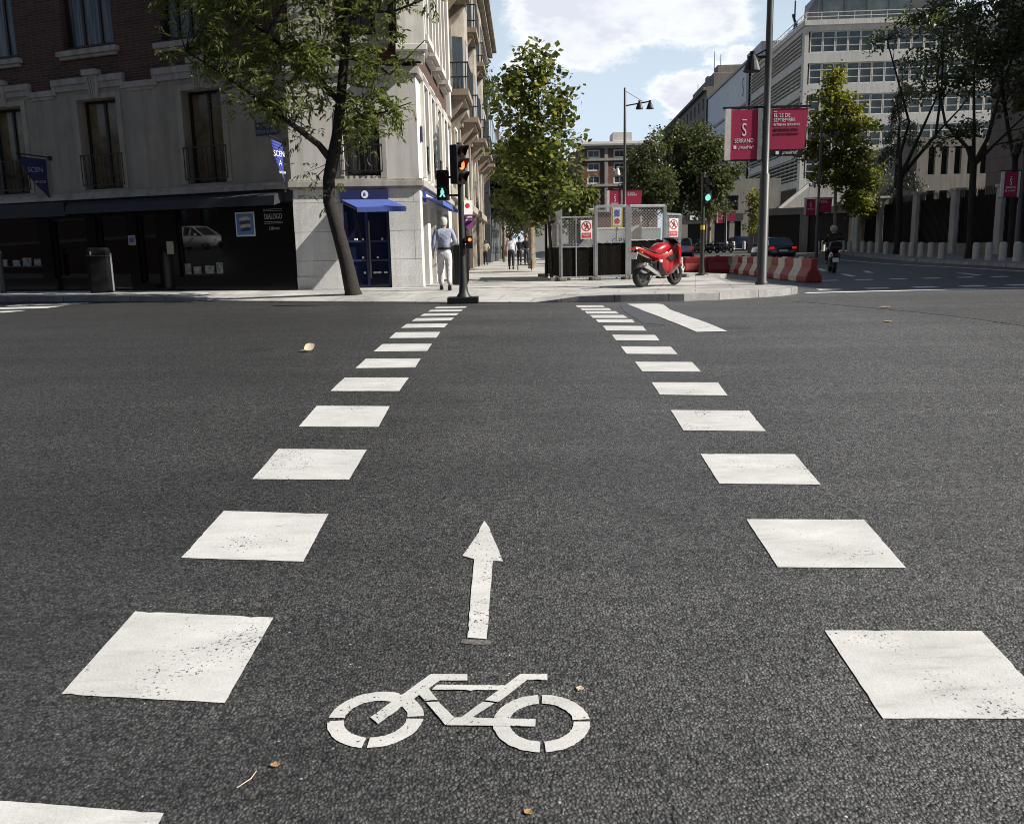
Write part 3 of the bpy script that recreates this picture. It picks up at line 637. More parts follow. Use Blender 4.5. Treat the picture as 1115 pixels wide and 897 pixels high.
# ------------------------------------------------------------------ pavements
def kerbed(name, front, inner, back, top=PAV):
    """front: (x, y, kerb height) along the road edge; inner: same count, one step back at full height; back: closing polygon"""
    mb = MB(); W = 0.2
    n = len(front)
    f0 = [(x, y, G(x, y) - 0.1) for x, y, h in front]; f1 = [(x, y, G(x, y) + h - 0.006) for x, y, h in front]
    f2 = []
    for i, (x, y, h) in enumerate(front):
        a = Vector(front[max(i - 1, 0)][:2]); b = Vector(front[min(i + 1, n - 1)][:2]); d = (b - a).normalized(); nn = Vector((-d.y, d.x))
        f2.append((x + nn.x * W, y + nn.y * W, G(x, y) + h))
    f1b = [(a[0] * .92 + b[0] * .08, a[1] * .92 + b[1] * .08, b[2]) for a, b in zip(f1, f2)]
    f3 = [(x, y, top) for x, y in inner]
    def rows(a, b, mi):
        base = len(mb.v); mb.add(list(a) + list(b), [(i, i + 1, n + i + 1, n + i) for i in range(n - 1)], mi)
    rows(f0, f1, 1); rows(f1, f1b, 1); rows(f1b, f2, 1); rows(f2, f3, 0)
    mb.add(f3 + [(x, y, top) for x, y in back], [tuple(range(len(f3) + len(back)))], 0)
    return tag(mb.build(name, [M['pave'], M['kerb']]), kind='structure')
front = [(-40, 34.0, .15), (-26, 28.4, .15), (-13.43, 23.05, .15), (-10.74, 22.35, .14), (-8.6, 21.6, .11), (-7.2, 21.05, .03), (-5.15, 19.95, .025), (-2.27, 18.7, .025), (-.65, 17.75, .02), (.5, 17.1, .02), (.95, 16.97, .07), (1.37, 16.9, .125), (2.11, 16.6, .14), (3.28, 16.4, .14), (4.0, 16.65, .14), (4.56, 17.15, .15), (5.2, 17.7, .15), (5.61, 18.1, .15), (6.0, 18.6, .15), (6.28, 19.05, .15), (6.36, 19.35, .15), (6.25, 19.75, .15), (5.95, 21.2, .15), (5.80, 22.7, .15), (6.2, 25.5, .15), (6.75, 28.1, .15), (7.3, 29.4, .15), (6.6, 31.5, .15), (5.0, 33.5, .15), (4.2, 38, .15), (3.6, 60, .15), (3.4, 160, .15)]
inner = []
for i, (x, y, h) in enumerate(front):
    a = Vector(front[max(i - 1, 0)][:2]); b = Vector(front[min(i + 1, len(front) - 1)][:2]); d = (b - a).normalized()
    k = 1.6 if h < .05 else (0.9 if h < .12 else 0.32)
    inner.append((x - d.y * k, y + d.x * k))
kerbed('pavement', front, inner, [(-12, 160), (-12, 45), (-40, 45)])
# right-hand pavement, following the rising street
ky = [(19.0, 24), (19.5, 33), (20.6, 38), (21.6, 44), (22.3, 50), (23.2, 56), (24.6, 63), (26.2, 71), (27.5, 80), (26.5, 90), (22.5, 97), (17, 101), (13, 103)]
mb = MB()
a0 = [(x, y, G(x, y) - .1) for x, y in ky]; a1 = [(x, y, G(x, y) + .14) for x, y in ky]; a2 = [(x + .22, y + .1, G(x, y) + .145) for x, y in ky]
a3 = [(x + 45, y + 8, G(x, y) + .15) for x, y in ky]; n = len(ky)
for p, q, mi in ((a0, a1, 1), (a1, a2, 1), (a2, a3, 0)):
    mb.add(p + q, [(i, i + 1, n + i + 1, n + i) for i in range(n - 1)], mi)
tag(mb.build('far_pavement', [M['pave_far'], M['kerb']]), kind='structure')
def PV2(x, y): return G(x, y) + .15

# tactile strip at the dropped kerb
for (xa, ya, xb, yb) in ((-5.0, 20.55, -1.9, 19.35),):
    pass
# dry leaves lying on the road
def leaf(x, y, s, rz, m, label, lift=0.0):
    mb = MB(); pts = []; n = 9
    for k in range(n):
        t = k / (n - 1); wv = math.sin(math.pi * t) ** 0.8 * 0.42
        pts.append((t - 0.5, wv))
    up = lambda u, v: 0.10 * (u * 2) ** 2 + 0.28 * abs(v)
    for k in range(n - 1):
        (u0, v0), (u1, v1) = pts[k], pts[k + 1]
        for sg in (1, -1):
            mb.quad((u0 * s, 0, up(u0, 0) * s), (u1 * s, 0, up(u1, 0) * s), (u1 * s, sg * v1 * s, up(u1, v1) * s), (u0 * s, sg * v0 * s, up(u0, v0) * s))
    mb.tube([(-0.5 * s, 0, 0.1 * s), (-0.8 * s, 0.05 * s, 0.16 * s)], 0.015 * s, 5)
    o = mb.build('fallen_leaf', M[m]); o.location = (x, y, G(x, y) + 0.003); o.rotation_euler = (0, 0, rz)
    so_ = o.modifiers.new('thickness', 'SOLIDIFY'); so_.thickness = 0.0012
    return tag(o, label, 'leaf', 'dry leaves lying on the road')
lf = leaf(-2.127, 9.15, 0.125, 0.5, 'leaf_pale', 'large pale curled dry leaf left of the left row of squares'); lf.rotation_euler = (R(38), R(-25), 0.5); lf.location.z += 0.045
leaf(0.205, 2.642, 0.030, 1.2, 'leaf_pale', 'tiny pale leaf above the front wheel of the bicycle symbol')
leaf(-0.708, 2.288, 0.030, 0.2, 'leaf_dry', 'tiny brown leaf below the rear wheel of the bicycle symbol')
leaf(0.020, 2.075, 0.026, 2.5, 'leaf_dry', 'tiny brown leaf at the bottom edge below the bicycle symbol')
leaf(5.62, 13.0, 0.15, 0.3, 'leaf_pale', 'pale dry leaf on the seam of the lighter asphalt at right')
leaf(4.68, 10.75, 0.10, 1.3, 'leaf_pale', 'small pale dry leaf alone on the asphalt right of the right row of squares')
for q, (x, y) in enumerate(((-0.95 + .31, 2.12), (-0.79, 2.19))):
    mb = MB(); mb.tube([(x, y, G(x, y) + .006), (x + .03, y + .035, G(x, y + .03) + .009), (x + .036, y + .07, G(x, y + .07) + .007)], [.0012, .0016, .001], 5)
    if q == 1: tag(mb.build('twig', M['leaf_pale']), 'thin pale dry stalk lying near the bottom edge of the road', 'twig')
# ------------------------------------------------------------------ corner building on the left
FL = facade((-5.56, 23.07), (-0.934, 0.358))
FC = facade((-2.30, 23.40), (0.995, 0.1))
FS = facade((-2.30, 23.40), (0.018, 1.0))

def window(par, F, s0, s1, z0, z1, back, pane, frame, mull=(0.5,), trans=(), rail=None, fw=0.07, tilt=0.0):
    mb = MB()
    for a, b, c, d in ((s0, s0 + fw, z0, z1), (s1 - fw, s1, z0, z1), (s0 + fw, s1 - fw, z0, z0 + fw), (s0 + fw, s1 - fw, z1 - fw, z1)):
        mb.fbox(F, a, b, c, d, -back, -back + .06)
    for k in mull: m_ = s0 + (s1 - s0) * k; mb.fbox(F, m_ - .04, m_ + .04, z0 + fw, z1 - fw, -back, -back + .055)
    for k in trans: m_ = z0 + (z1 - z0) * k; mb.fbox(F, s0 + fw, s1 - fw, m_ - .035, m_ + .035, -back, -back + .05)
    o = mb.build('window', frame, par)
    p = MB(); q0, q1 = -back - .05, -back + .012    # a display pane may lean out at the top
    p.hexa([F(a, z, d + (tilt if z > z0 else 0)) for z in (z0 - .02, z1 + .02) for a, d in ((s0 - .02, q0), (s1 + .02, q0), (s1 + .02, q1), (s0 - .02, q1))]); p.build('pane', pane, o)
    if rail:
        r = MB(); h, out = rail
        r.fbox(F, s0 - .06, s1 + .06, z0 + h - .03, z0 + h, out - .02, out + .02); r.fbox(F, s0 - .06, s1 + .06, z0 + .10, z0 + .13, out - .015, out + .015)
        n = max(4, int((s1 - s0) / .13))
        for k in range(n + 1):
            q = s0 - .05 + (s1 - s0 + .1) * k / n; r.tube([F(q, z0 + .12, out), F(q, z0 + h - .02, out)], .011, 5)
        for q in (s0 - .05, s1 + .05): r.tube([F(q, z0 + h - .02, out), F(q, z0 + h - .02, -.02)], .014, 5); r.tube([F(q, z0 + .12, out), F(q, z0 + .12, -.02)], .014, 5)
        mid = (s0 + s1) / 2
        for g in (-.28, .28): r.tube([F(mid + g + .14 * math.cos(t), z0 + h * .5 + .17 * math.sin(t), out) for t in np.linspace(0, 2 * math.pi, 13)], .010, 5)
        r.build('railing', M['iron'], o)
    return o

cb = empty('corner_building', (-5.56, 23.07, PAV), 0, 'corner building with grey rendered walls, dark brick upper floor and black shopfront', 'building')
ZB = 0.35
# left street front: ground floor
mb = MB()
shop_holes = [(2.35, 3.85, 1.12, 2.93), (4.55, 5.25, .95, 2.85), (5.6, 6.75, .62, 2.85), (7.1, 8.5, 1.12, 2.85), (8.95, 11.4, 1.12, 2.93), (11.9, 13.9, 1.12, 2.93)]
mb.wall(FL, 0, 15, ZB, 3.02, shop_holes, .22)
mb.build('shopfront', M['black_stone'], cb)
for a, b, c, d in shop_holes:
    o = window(cb, FL, a, b, c, d, .16, M['shop_glass'], M['black'], (), (), tilt=.055 if a < 3 else 0)
# things shown in the shop windows (behind the glass line)
for z, a, b in ((1.17, 2.4, 3.8), (1.47, 9.0, 11.3)): mb = MB(); mb.fbox(FL, a, b, z, z + .025, -.145, -.09); mb.build('display_shelf', M['wood'], cb)
mb = MB()
for s0, z0, wd, hh in ((2.45, 1.20, .22, .30), (2.75, 1.2, .3, .22), (3.2, 1.2, .25, .2), (3.55, 1.2, .2, .28), (9.1, 1.5, .28, .2), (9.5, 1.5, .34, .24), (9.95, 1.5, .3, .18), (10.5, 1.5, .4, .2)):
    mb = MB(); mb.fbox(FL, s0, s0 + wd, z0, z0 + hh, -.145, -.10); mb.build('book', M['book'], cb)
mb = MB(); mb.fbox(FL, 5.30, 5.56, 2.02, 2.30, .004, .016); mb.build('notice', M['notice_paper'], cb)
mb = MB(); mb.fbox(FL, 3.98, 4.22, 1.75, 2.1, .004, .012); mb.build('notice', M['notice_paper'], cb)
mb = MB(); mb.fbox(FL, 5.35, 5.51, 2.10, 2.23, .0165, .020); mb.build('notice_print', M['signblue'], cb)
# poster and shop lettering beside the corner
po = MB(); po.fbox(FL, 1.22, 1.83, 2.17, 2.80, .004, .016); po = po.build('poster_frame', M['paper'], cb)
p2 = MB(); p2.fbox(FL, 1.255, 1.795, 2.21, 2.76, .0165, .019); p2.build('poster_print', M['poster'], po)
mb = MB()
for k, (zc, col) in enumerate(((2.62, 0), (2.53, 1), (2.44, 0), (2.35, 1))):
    mb.add([FL(1.70 - .03 * k, zc + .03, .022), FL(1.46, zc + .075, .022), FL(1.34, zc + .02, .022), FL(1.36, zc - .03, .022), FL(1.56, zc - .045, .022), FL(1.71, zc - .03, .022)], [(0, 1, 2, 3, 4, 5)], col)
mb.build('ribbon_emblem', [M['cream'], M['navy']], po)
X = -FL.t
text('shop_lettering', 'DIALOGO', .20, FL(.63, 2.655, .006), X, (0, 0, 1), M['dimletter'], cb, sx=.62)
text('shop_lettering', 'Libros', .13, FL(.62, 2.36, .006), X, (0, 0, 1), M['dimletter'], cb, shear=.2)
mb = MB()
for z in (2.84, 2.80, 2.52, 2.48): mb.fbox(FL, .35, .93, z, z + .012, .003, .008)
mb.build('shop_lettering', M['dimletter'], cb)
# fascia awning and ledge
mb = MB()
mb.loft([[FL(s, 3.30, .03), FL(s, 3.17, .34), FL(s, 2.93, .40), FL(s, 2.93, .36), FL(s, 3.02, .03)] for s in (7.4, .30)])
mb.build('awning', M['dark_awning'], cb)
mb = MB(); mb.fbox(FL, -.02, 15, 3.02, 3.34, -.1, .025); mb.fbox(FL, 7.7, 15, 2.90, 3.3, .025, .13); mb.build('fascia', M['dark_awning'], cb)
mb = MB(); mb.fbox(FL, -.01, 15, 3.34, 3.44, -.1, .12); mb.fbox(FL, -.01, 15, 3.44, 3.52, -.1, .07); mb.build('ledge', M['stone_trim'], cb)
# first floor
H1 = [(2.0, 3.28, 3.60, 6.0), (5.52, 6.92, 3.60, 6.03), (9.05, 10.45, 3.60, 6.05), (12.6, 14.0, 3.60, 6.05)]
HU = [(2.55, 3.80, 7.32, 10.3), (5.42, 7.22, 7.42, 10.3), (9.0, 10.6, 7.42, 10.3), (12.5, 14.1, 7.42, 10.3)]
mb = MB(); mb.wall(FL, 0, 15, 3.52, 6.36, H1, .42); mb.build('wall', M['stucco'], cb)
mb = MB(); mb.wall(FL, 0, 15, 6.36, 15.5, HU + [(a, b, c + 4, d + 3.6) for a, b, c, d in HU], .35, 0, -.03)
mb.build('brick_wall', M['brick'], cb)
def surround(F, a, b, c, d, w_, t, m_, dd=.028, par=None):
    mb = MB()   # one flat frame round three sides of the opening
    P = [(a - w_, c), (a, c), (a, d), (b, d), (b, c), (b + w_, c), (b + w_, d + t), (a - w_, d + t)]
    mb.loft([[F(s, z, e) for s, z in P] for e in (-.02, dd)]); mb.build('window_surround', m_, par or cb)
for a, b, c, d in H1: surround(FL, a, b, c, d, .17, .14, M['stucco_light'])
mb = MB()
for a, b in ((0, 1.45), (4.15, 5.15), (7.75, 8.6), (11.2, 12.1), (14.5, 15)): mb.fbox(FL, a, b, 6.22, 6.37, -.05, .075); mb.fbox(FL, a + .003, b - .003, 6.14, 6.22, -.05, .035)
for a, b in ((1.45, 4.15), (5.15, 7.75), (8.6, 11.2), (12.1, 14.5)):
    mb.fbox(FL, a, b, 6.46, 6.62, -.05, .09); mb.fbox(FL, a + .05, b - .05, 6.30, 6.46, -.05, .05)
    mb.fbox(FL, a - .001, a + .12, 6.22, 6.46, -.05, .07); mb.fbox(FL, b - .12, b + .001, 6.22, 6.46, -.05, .07)
mb.build('cornice', M['stone_trim'], cb)
for a, b, c, d in H1:
    k = MB(); m_ = (a + b) / 2
    k.loft([[FL(m_ - w_, z, dd) for w_, dd in ((ww, -.02), (-ww, -.02), (-ww, dp), (ww, dp))] for ww, z, dp in ((.13, d + .02, .10), (.21, 6.63, .15))])
    for g in (-.1, 0, .1): k.bar(FL(m_ + g * .62, d + .06, .115), FL(m_ + g, 6.60, .165), .028)
    k.fbox(FL, m_ - .26, m_ + .26, 6.63, 6.78, -.05, .20)
    k.build('keystone', M['stone_trim'], cb, bevel=.02)
for i, (a, b, c, d) in enumerate(H1):
    window(cb, FL, a, b, c, d, .34, M['glass_painted_refl'], M['wood'], (0.5,), (0.22,) if i == 2 else (), rail=(.95, .04))
for a, b, c, d in HU:
    window(cb, FL, a, b, c, d, .28, M['curtain'], M['wood'], (.33, .67), (), fw=.09)
    s_ = MB(); s_.fbox(FL, a - .18, b + .18, c - .22, c - .08, -.1, .13); s_.fbox(FL, a - .12, b + .12, c - .30, c - .22, -.1, .07); s_.build('sill', M['stone_trim'], cb, bevel=.015)

# chamfered corner
mb = MB(); door = (-2.02, -.82, .60, 3.05)
mb.wall(FC, -3.28, 0, ZB, 3.30, [door], .35); mb.build('granite_base', M['granite'], cb)
for a, b in ((-3.281, -2.02), (-.82, .01)): mb = MB(); mb.fbox(FC, a, b, .55, 1.08, -.02, .025); mb.build('plinth', M['granite'], cb)
mb = MB(); mb.fbox(FC, -3.33, .06, 3.30, 3.36, -.1, .05); mb.fbox(FC, -3.36, .10, 3.36, 3.50, -.1, .13); mb.fbox(FC, -3.34, .08, 3.50, 3.56, -.1, .08); mb.build('ledge', M['stone_trim'], cb, bevel=.01)
cw = (-1.92, -.98, 3.64, 5.10)
mb = MB(); mb.wall(FC, -3.28, 0, 3.56, 6.14, [cw], .4); mb.build('wall', M['concrete'], cb)
surround(FC, cw[0], cw[1], cw[2] - .06, cw[3], .16, .16, M['stone_trim'])
window(cb, FC, *cw, .30, M['curtain'], M['wood'], (0.5,), (), rail=(.78, .10))
mb = MB(); mb.fbox(FC, -3.33, -1.25, 6.14, 6.44, -.1, .10); mb.fbox(FC, -1.25, -.95, 6.14, 6.60, -.1, .11); mb.fbox(FC, -.95, .06, 6.14, 6.32, -.1, .10); mb.fbox(FC, -3.2, -1.3, 6.44, 6.56, -.1, .16)
mb.build('cornice', M['stone_trim'], cb, bevel=.012)
uh = [(-3.0, -2.72, 7.1, 10.2), (-1.95, -1.0, 7.1, 10.2)]
mb = MB(); mb.wall(FC, -3.28, -.42, 6.32, 15.5, uh[1:], .35, 0, -.02); mb.build('brick_wall', M['brick'], cb)
window(cb, FC, *uh[1], .28, M['curtain'], M['wood'], (.5,), ())
mb = MB()
mb.fbox(FC, -3.3, -.6, 6.86, 7.04, -.1, .16); mb.fbox(FC, -3.2, -.65, 6.76, 6.86, -.1, .09); mb.build('sill', M['stone_trim'], cb)
for a, b, e in ((-3.10, -2.35, .06), (-2.3, -2.0, .04), (-.95, -.62, .05)): mb = MB(); mb.fbox(FC, a, b, 7.041, 15.4, -.1, e); mb.build('window_pier', M['stone_trim'], cb)
mb = MB(); mb.fbox(FC, -.42, .28, 6.78, 15.4, -.5, .42); mb.fbox(FC, -.47, .33, 6.62, 6.78, -.5, .47); mb.fbox(FC, -.40, .26, 6.50, 6.62, -.5, .36); mb.build('corner_bay', M['white_wall'], cb, bevel=.02)
# door, sign board and awning
mb = MB(); mb.fbox(FC, -2.02, -.82, .60, 3.05, -.34, -.30); dr = mb.build('shop_door', M['bluglass'], cb)
mb = MB()
for a, b in ((-2.015, -1.93), (-1.47, -1.40), (-.90, -.825)): mb.fbox(FC, a, b, .62, 2.75, -.295, -.24)
for z in (1.45, 1.95): mb.fbox(FC, -1.93, -1.47, z, z + .05, -.295, -.25); mb.fbox(FC, -1.40, -.90, z, z + .05, -.295, -.25)
mb.build('door_frame', M['navy'], dr)
mb = MB(); mb.bar(FC(-1.37, 1.0, -.2), FC(-1.37, 2.5, -.2), .04); mb.bar(FC(-1.37, 1.1, -.2), FC(-1.37, 1.1, -.3), .03); mb.bar(FC(-1.37, 2.4, -.2), FC(-1.37, 2.4, -.3), .03); mb.build('door_handle', M['greypost'], dr)
mb = MB(); rr = random.Random(3)
for k in range(16):
    s_ = rr.choice((-1.9 + rr.random() * .4, -1.35 + rr.random() * .4)); z_ = rr.choice((1.55, 2.03, 1.15)); mb.ball(FC(s_, z_, -.27), (.035, .03, .05), 6)
mb.build('shop_display', M['paper'], dr)
mb = MB(); mb.fbox(FC, -2.06, -.82, 3.02, 3.29, .01, .10); sg = mb.build('sign_board', M['navy'], cb)
mb = MB(); mb.prism([(math.cos(t), math.sin(t)) for t in np.linspace(0, 2 * math.pi, 25)[:-1]], lambda u, v: FC(-1.42 + .09 * u, 3.16 + .10 * v, .101), lambda u, v: FC(-1.42 + .09 * u, 3.16 + .10 * v, .112)); mb.build('oval_emblem', M['white'], sg)
text('emblem_lettering', 'B', .12, FC(-1.42, 3.16, .115), FC.t, (0, 0, 1), M['signblue'], sg)
mb = MB(); A = [FC(-2.05, 3.05, .05), FC(-.85, 3.05, .05), FC(-.36, 2.80, .95), FC(-1.58, 2.80, .95)]
dn = lambda p, k: (p[0], p[1], p[2] - k)
mb.hexa([dn(p, .03) for p in A] + A); mb.hexa([dn(A[3], .12), dn(A[2], .12), dn(A[2], .031), dn(A[3], .031), *[tuple(Vector(q) + FC.n * .02) for q in (dn(A[3], .12), dn(A[2], .12), dn(A[2], -.002), dn(A[3], -.002))]])
aw = mb.build('awning', M['awning'], cb)
mb = MB(); mb.bar(dn(A[0], .06), dn(A[3], .06), .03); mb.bar(dn(A[1], .06), dn(A[2], .06), .03); mb.build('awning_arm', M['greypost'], aw)

# side street front of the corner building
sh = [(.55, 1.75, .62, 3.0), (2.45, 3.75, .62, 3.0), (4.5, 5.8, .62, 3.0), (6.6, 8.6, .62, 3.0)]
h1 = [(1.15, 2.05, 3.75, 6.1), (3.05, 3.95, 3.75, 6.1), (5.05, 5.95, 3.75, 6.1), (7.2, 8.2, 3.75, 6.1)]
mb = MB(); mb.wall(FS, 0, 10, ZB, 3.30, sh, .75); mb.build('shopfront', M['white_wall'], cb)
mb = MB(); mb.wall(FS, 0, 10, 3.56, 6.3, h1, .45); mb.build('wall', M['white_wall'], cb)
hu = [(a, b, 7.4, 10.2) for a, b, c, d in h1]
mb = MB(); mb.wall(FS, .0, 10, 6.3, 15.5, hu, .45, 0, -.02); mb.build('brick_wall', M['brick'], cb)
mb = MB(); mb.fbox(FS, -.10, 10, 3.36, 3.50, -.1, .13); mb.fbox(FS, -.06, 10, 3.30, 3.36, -.1, .05); mb.fbox(FS, -.08, 10, 3.50, 3.56, -.1, .08); mb.build('ledge', M['stone_trim'], cb)
mb = MB(); mb.fbox(FS, -.06, 10, 6.14, 6.32, -.1, .10); mb.build('cornice', M['stone_trim'], cb)
for a, b, c, d in h1 + hu: surround(FS, a, b, c - .1, d, .22, .25, M['white_wall'], .10)
for a, b in ((.25, .7), (9.4, 10)): mb = MB(); mb.fbox(FS, a, b, 6.5, 15.4, -.02, .12); mb.build('pilaster', M['white_wall'], cb)
for a, b, c, d in hu:
    s_ = MB(); s_.fbox(FS, a - .3, b + .3, c - .26, c - .1, -.1, .28); s_.fbox(FS, a - .24, b + .24, c - .36, c - .26, -.1, .16); s_.build('sill', M['white_wall'], cb)
for a, b, c, d in sh: window(cb, FS, a, b, c, d, .62, M['dead_glass'], M['navy'], (.5,) if b - a > 1.5 else ())
for a, b, c, d in h1: window(cb, FS, a, b, c, d, .34, M['dead_glass'], M['wood'], (.5,), (), rail=(.8, .06))
for a, b, c, d in hu: window(cb, FS, a, b, c, d, .34, M['dead_glass'], M['wood'])
mb = MB(); mb.hexa([FS(.5, 3.10, .03), FS(8.7, 3.10, .03), FS(8.7, 2.98, .55), FS(.5, 2.98, .55), FS(.5, 3.14, .03), FS(8.7, 3.14, .03), FS(8.7, 3.02, .55), FS(.5, 3.02, .55)]); mb.fbox(FS, .5, 8.7, 2.90, 3.019, .551, .565)
mb.build('awning', M['awning'], cb)
mb = MB(); mb.fbox(FS, .62, 1.02, 3.0, 3.28, .02, .06); mb.build('sign_board', M['signblue'], cb)
mb = MB(); mb.fbox(FS, .55, .8, 4.55, 4.95, .02, .05); mb.build('house_number_plate', M['navy'], cb)
# roof slab closing the volume
mb = MB(); P = [FL(15, 0), FL(0, 0), FC(0, 0), FS(10, 0), FS(10, 0, -14), FL(15, 0, -9)]
mb.add([(p[0], p[1], 15.5) for p in P] , [tuple(range(6))]); mb.quad(*[(p[0], p[1], z) for p, z in ((P[3], .3), (P[4], .3), (P[4], 15.5), (P[3], 15.5))]); mb.quad(*[(p[0], p[1], z) for p, z in ((P[5], .3), (P[0], .3), (P[0], 15.5), (P[5], 15.5))]); mb.quad(*[(p[0], p[1], z) for p, z in ((P[4], .3), (P[5], .3), (P[5], 15.5), (P[4], 15.5))])
mb.build('roof', M['concrete_dim'], cb)

# street name plaque and two banners hung on the left front
pq = empty('street_name_plaque', FL(.6, 4.72, .0), 0, 'small dark street name plaque on the grey wall above the right blue banner', 'street sign')
mb = MB(); mb.fbox(FL, .27, .97, 4.70, 5.02, .004, .03); mb.build('plate', M['navy'], pq)
text('lettering', 'CALLE', .085, FL(.60, 4.95, .034), X, (0, 0, 1), M['dimletter'], pq)
text('lettering', 'DE', .05, FL(.60, 4.88, .034), X, (0, 0, 1), M['dimletter'], pq)
text('lettering', 'DIEGO DE LEON', .115, FL(.62, 4.79, .034), X, (0, 0, 1), M['dimletter'], pq, sx=.75)
mb = MB(); mb.fbox(FL, .87, .92, 4.92, 4.98, .031, .035); mb.build('shield_emblem', M['dimletter'], pq)
def wallbanner(s, z, out, drop, label, lines, mtx, rx):
    """banner on a pole that sticks out from the wall; the cloth hangs between pole and wall"""
    o = empty('wall_banner', FL(s, z, 0), 0, label, 'banner', 'blue banners on the corner building')
    mb = MB(); mb.tube([FL(s, z, 0), FL(s + rx, z + .10, out)], .02, 8); mb.ball(FL(s + rx, z + .10, out), .035, 8); mb.tube([FL(s, z - .02, .0), FL(s, z - .02, .05)], .07, 10); mb.build('pole', M['black'], o)
    mb = MB(); n = 14; A = []; B = []
    for k in range(n + 1):
        t = k / n; q = t ** 1.8
        A.append(FL(s + rx * .10, z - .06 - drop * t, .10 + .03 * math.sin(3 * t)))
        B.append(FL(s + rx * (.95 - .80 * q), z + .02 - drop * t * .96, .10 + (out * .9 - .1) * (1 - q)))
    for k in range(n): mb.quad(A[k], B[k], B[k + 1], A[k + 1])
    c = mb.build('cloth', M['bannershade' if s > 2 else 'bannerblue'], o, smooth=True); so_ = c.modifiers.new('thickness', 'SOLIDIFY'); so_.thickness = .006
    mb = MB(); mb.tube([A[-1], tuple(Vector(A[-1]) - Vector((0, 0, .10)))], .012, 6); mb.ball(tuple(Vector(A[-1]) - Vector((0, 0, .12))), .03, 6); mb.build('weight', M['steel'], o)
    ax = Vector(A[4]) - Vector(B[4]); ax.z = 0; ax.normalize(); nrm = ax.cross(Vector((0, 0, 1)))
    if nrm.dot(Vector((0, -1, 0))) < 0: ax = -ax; nrm = -nrm
    for body, size, t, wx, m_ in lines:
        k = int(t * n); c0 = (Vector(A[k]) * (1 - wx) + Vector(B[k]) * wx) + nrm * .02
        text('lettering', body, size, c0, ax, (0, 0, 1), m_, c, ext=.004, sx=.8)
wallbanner(.12, 4.50, .55, 1.05, 'blue banner with white letters hanging by the corner below the street plaque', (('SCEN', .20, .34, .45, M['lettering']), ('A', .2, .5, .45, M['lettering']), ('BAZAR', .09, .72, .4, M['lettering'])), None, .06)
wallbanner(8.15, 4.56, .62, 1.18, 'dark blue banner hanging on the shaded wall at the far left', (('SCEN', .20, .34, .5, M['dimletter']), ('BAZAR', .11, .64, .45, M['dimletter'])), None, .55)

# ------------------------------------------------------------------ ornate building further down the side street
ob = empty('ornate_building', FS(27, PAV), 0, 'tall ochre and white building with stone balconies and heavy cornice behind the corner building', 'building')
mb = MB(); oh = []
for k in range(9):
    s0 = 12.0 + 3.65 * k
    for z0, z1 in ((.6, 3.6), (4.5, 6.9), (8.3, 10.9), (12.2, 14.6)): oh.append((s0, s0 + 1.35, z0, z1))
mb.wall(FS, 10, 45, ZB, 16.2, oh, .45, 0, -.35)
mb.quad(FS(10, .3, -.35), FS(10, 16.2, -.35), FS(10, 16.2, -13), FS(10, .3, -13)); mb.quad(FS(45, .3, -.35), FS(45, 16.2, -.35), FS(45, 16.2, -13), FS(45, .3, -13)); mb.quad(FS(10, 16.2, -.35), FS(45, 16.2, -.35), FS(45, 16.2, -13), FS(10, 16.2, -13))
mb.build('wall', M['ochre'], ob)
FO = lambda s, z, d=0: FS(s, z, d - .35)
for a, b, c, d in oh: window(ob, FO, a, b, c, d, .35, M['pane_far'], M['white_wall'], (.5,))
for a, b, c, d in oh:
    if c > 1:
        surround(FO, a, b, c - .2, d, .3, .3, M['white_wall'], .16, ob)
        mb = MB(); mb.fbox(FO, a - .4, b + .4, d + .302, d + .55, -.05, .30); mb.build('window_hood', M['white_wall'], ob)
for k in range(9): s0 = 11.1 + 3.65 * k; mb = MB(); mb.fbox(FO, s0 - .25, s0 + .25, .4, 15.6, -.05, .22); mb.build('pilaster', M['ochre'], ob)
mb = MB()
for z, hh, dd in ((3.75, .35, .4), (7.3, .3, .35), (11.3, .3, .35), (15.5, .3, .5), (15.8, .35, .95), (16.15, .3, 1.25)): mb.fbox(FO, 9.9, 45.1, z, z + hh, -.3, dd)
for k in range(56): s0 = 10.2 + .62 * k; mb.fbox(FO, s0, s0 + .25, 15.3, 15.8, -.05, .62)
mb.build('cornice', M['ochre'], ob)
for s0, s1, z in ((11.3, 14.1, 7.75), (11.3, 14.1, 11.7), (18.4, 21.6, 7.75), (26, 29, 7.75), (33, 36.5, 7.75), (26, 29, 11.7), (40, 43, 7.75), (18.6, 21.4, 11.7)):
    b = MB(); b.fbox(FO, s0, s1, z - .22, z, -.05, 1.05); b.fbox(FO, s0 + .1, s1 - .1, z - .36, z - .22, -.05, .9)
    for q in (s0 + .35, s1 - .35): b.loft([[FO(q - .16, zz, 0), FO(q + .16, zz, 0), FO(q + .16, zz, dd), FO(q - .16, zz, dd)] for zz, dd in ((z - .36, .85), (z - .7, .62), (z - 1.05, .3), (z - 1.35, .12))])
    b = b.build('balcony', M['ochre_dark'], ob)
    r = MB(); r.fbox(FO, s0, s1, z + .92, z + .98, 1.0, 1.05)
    for q in np.arange(s0 + .02, s1, .16): r.tube([FO(q, z, 1.02), FO(q, z + .93, 1.02)], .018, 5)
    for q in np.arange(.15, 1.0, .16):
        for e in (s0 + .02, s1 - .02): r.tube([FO(e, z, q), FO(e, z + .93, q)], .018, 5)
    for e in (s0 + .02, s1 - .02): r.bar(FO(e, z + .95, 0), FO(e, z + .95, 1.02), .05)
    r.build('railing', M['iron'], b)
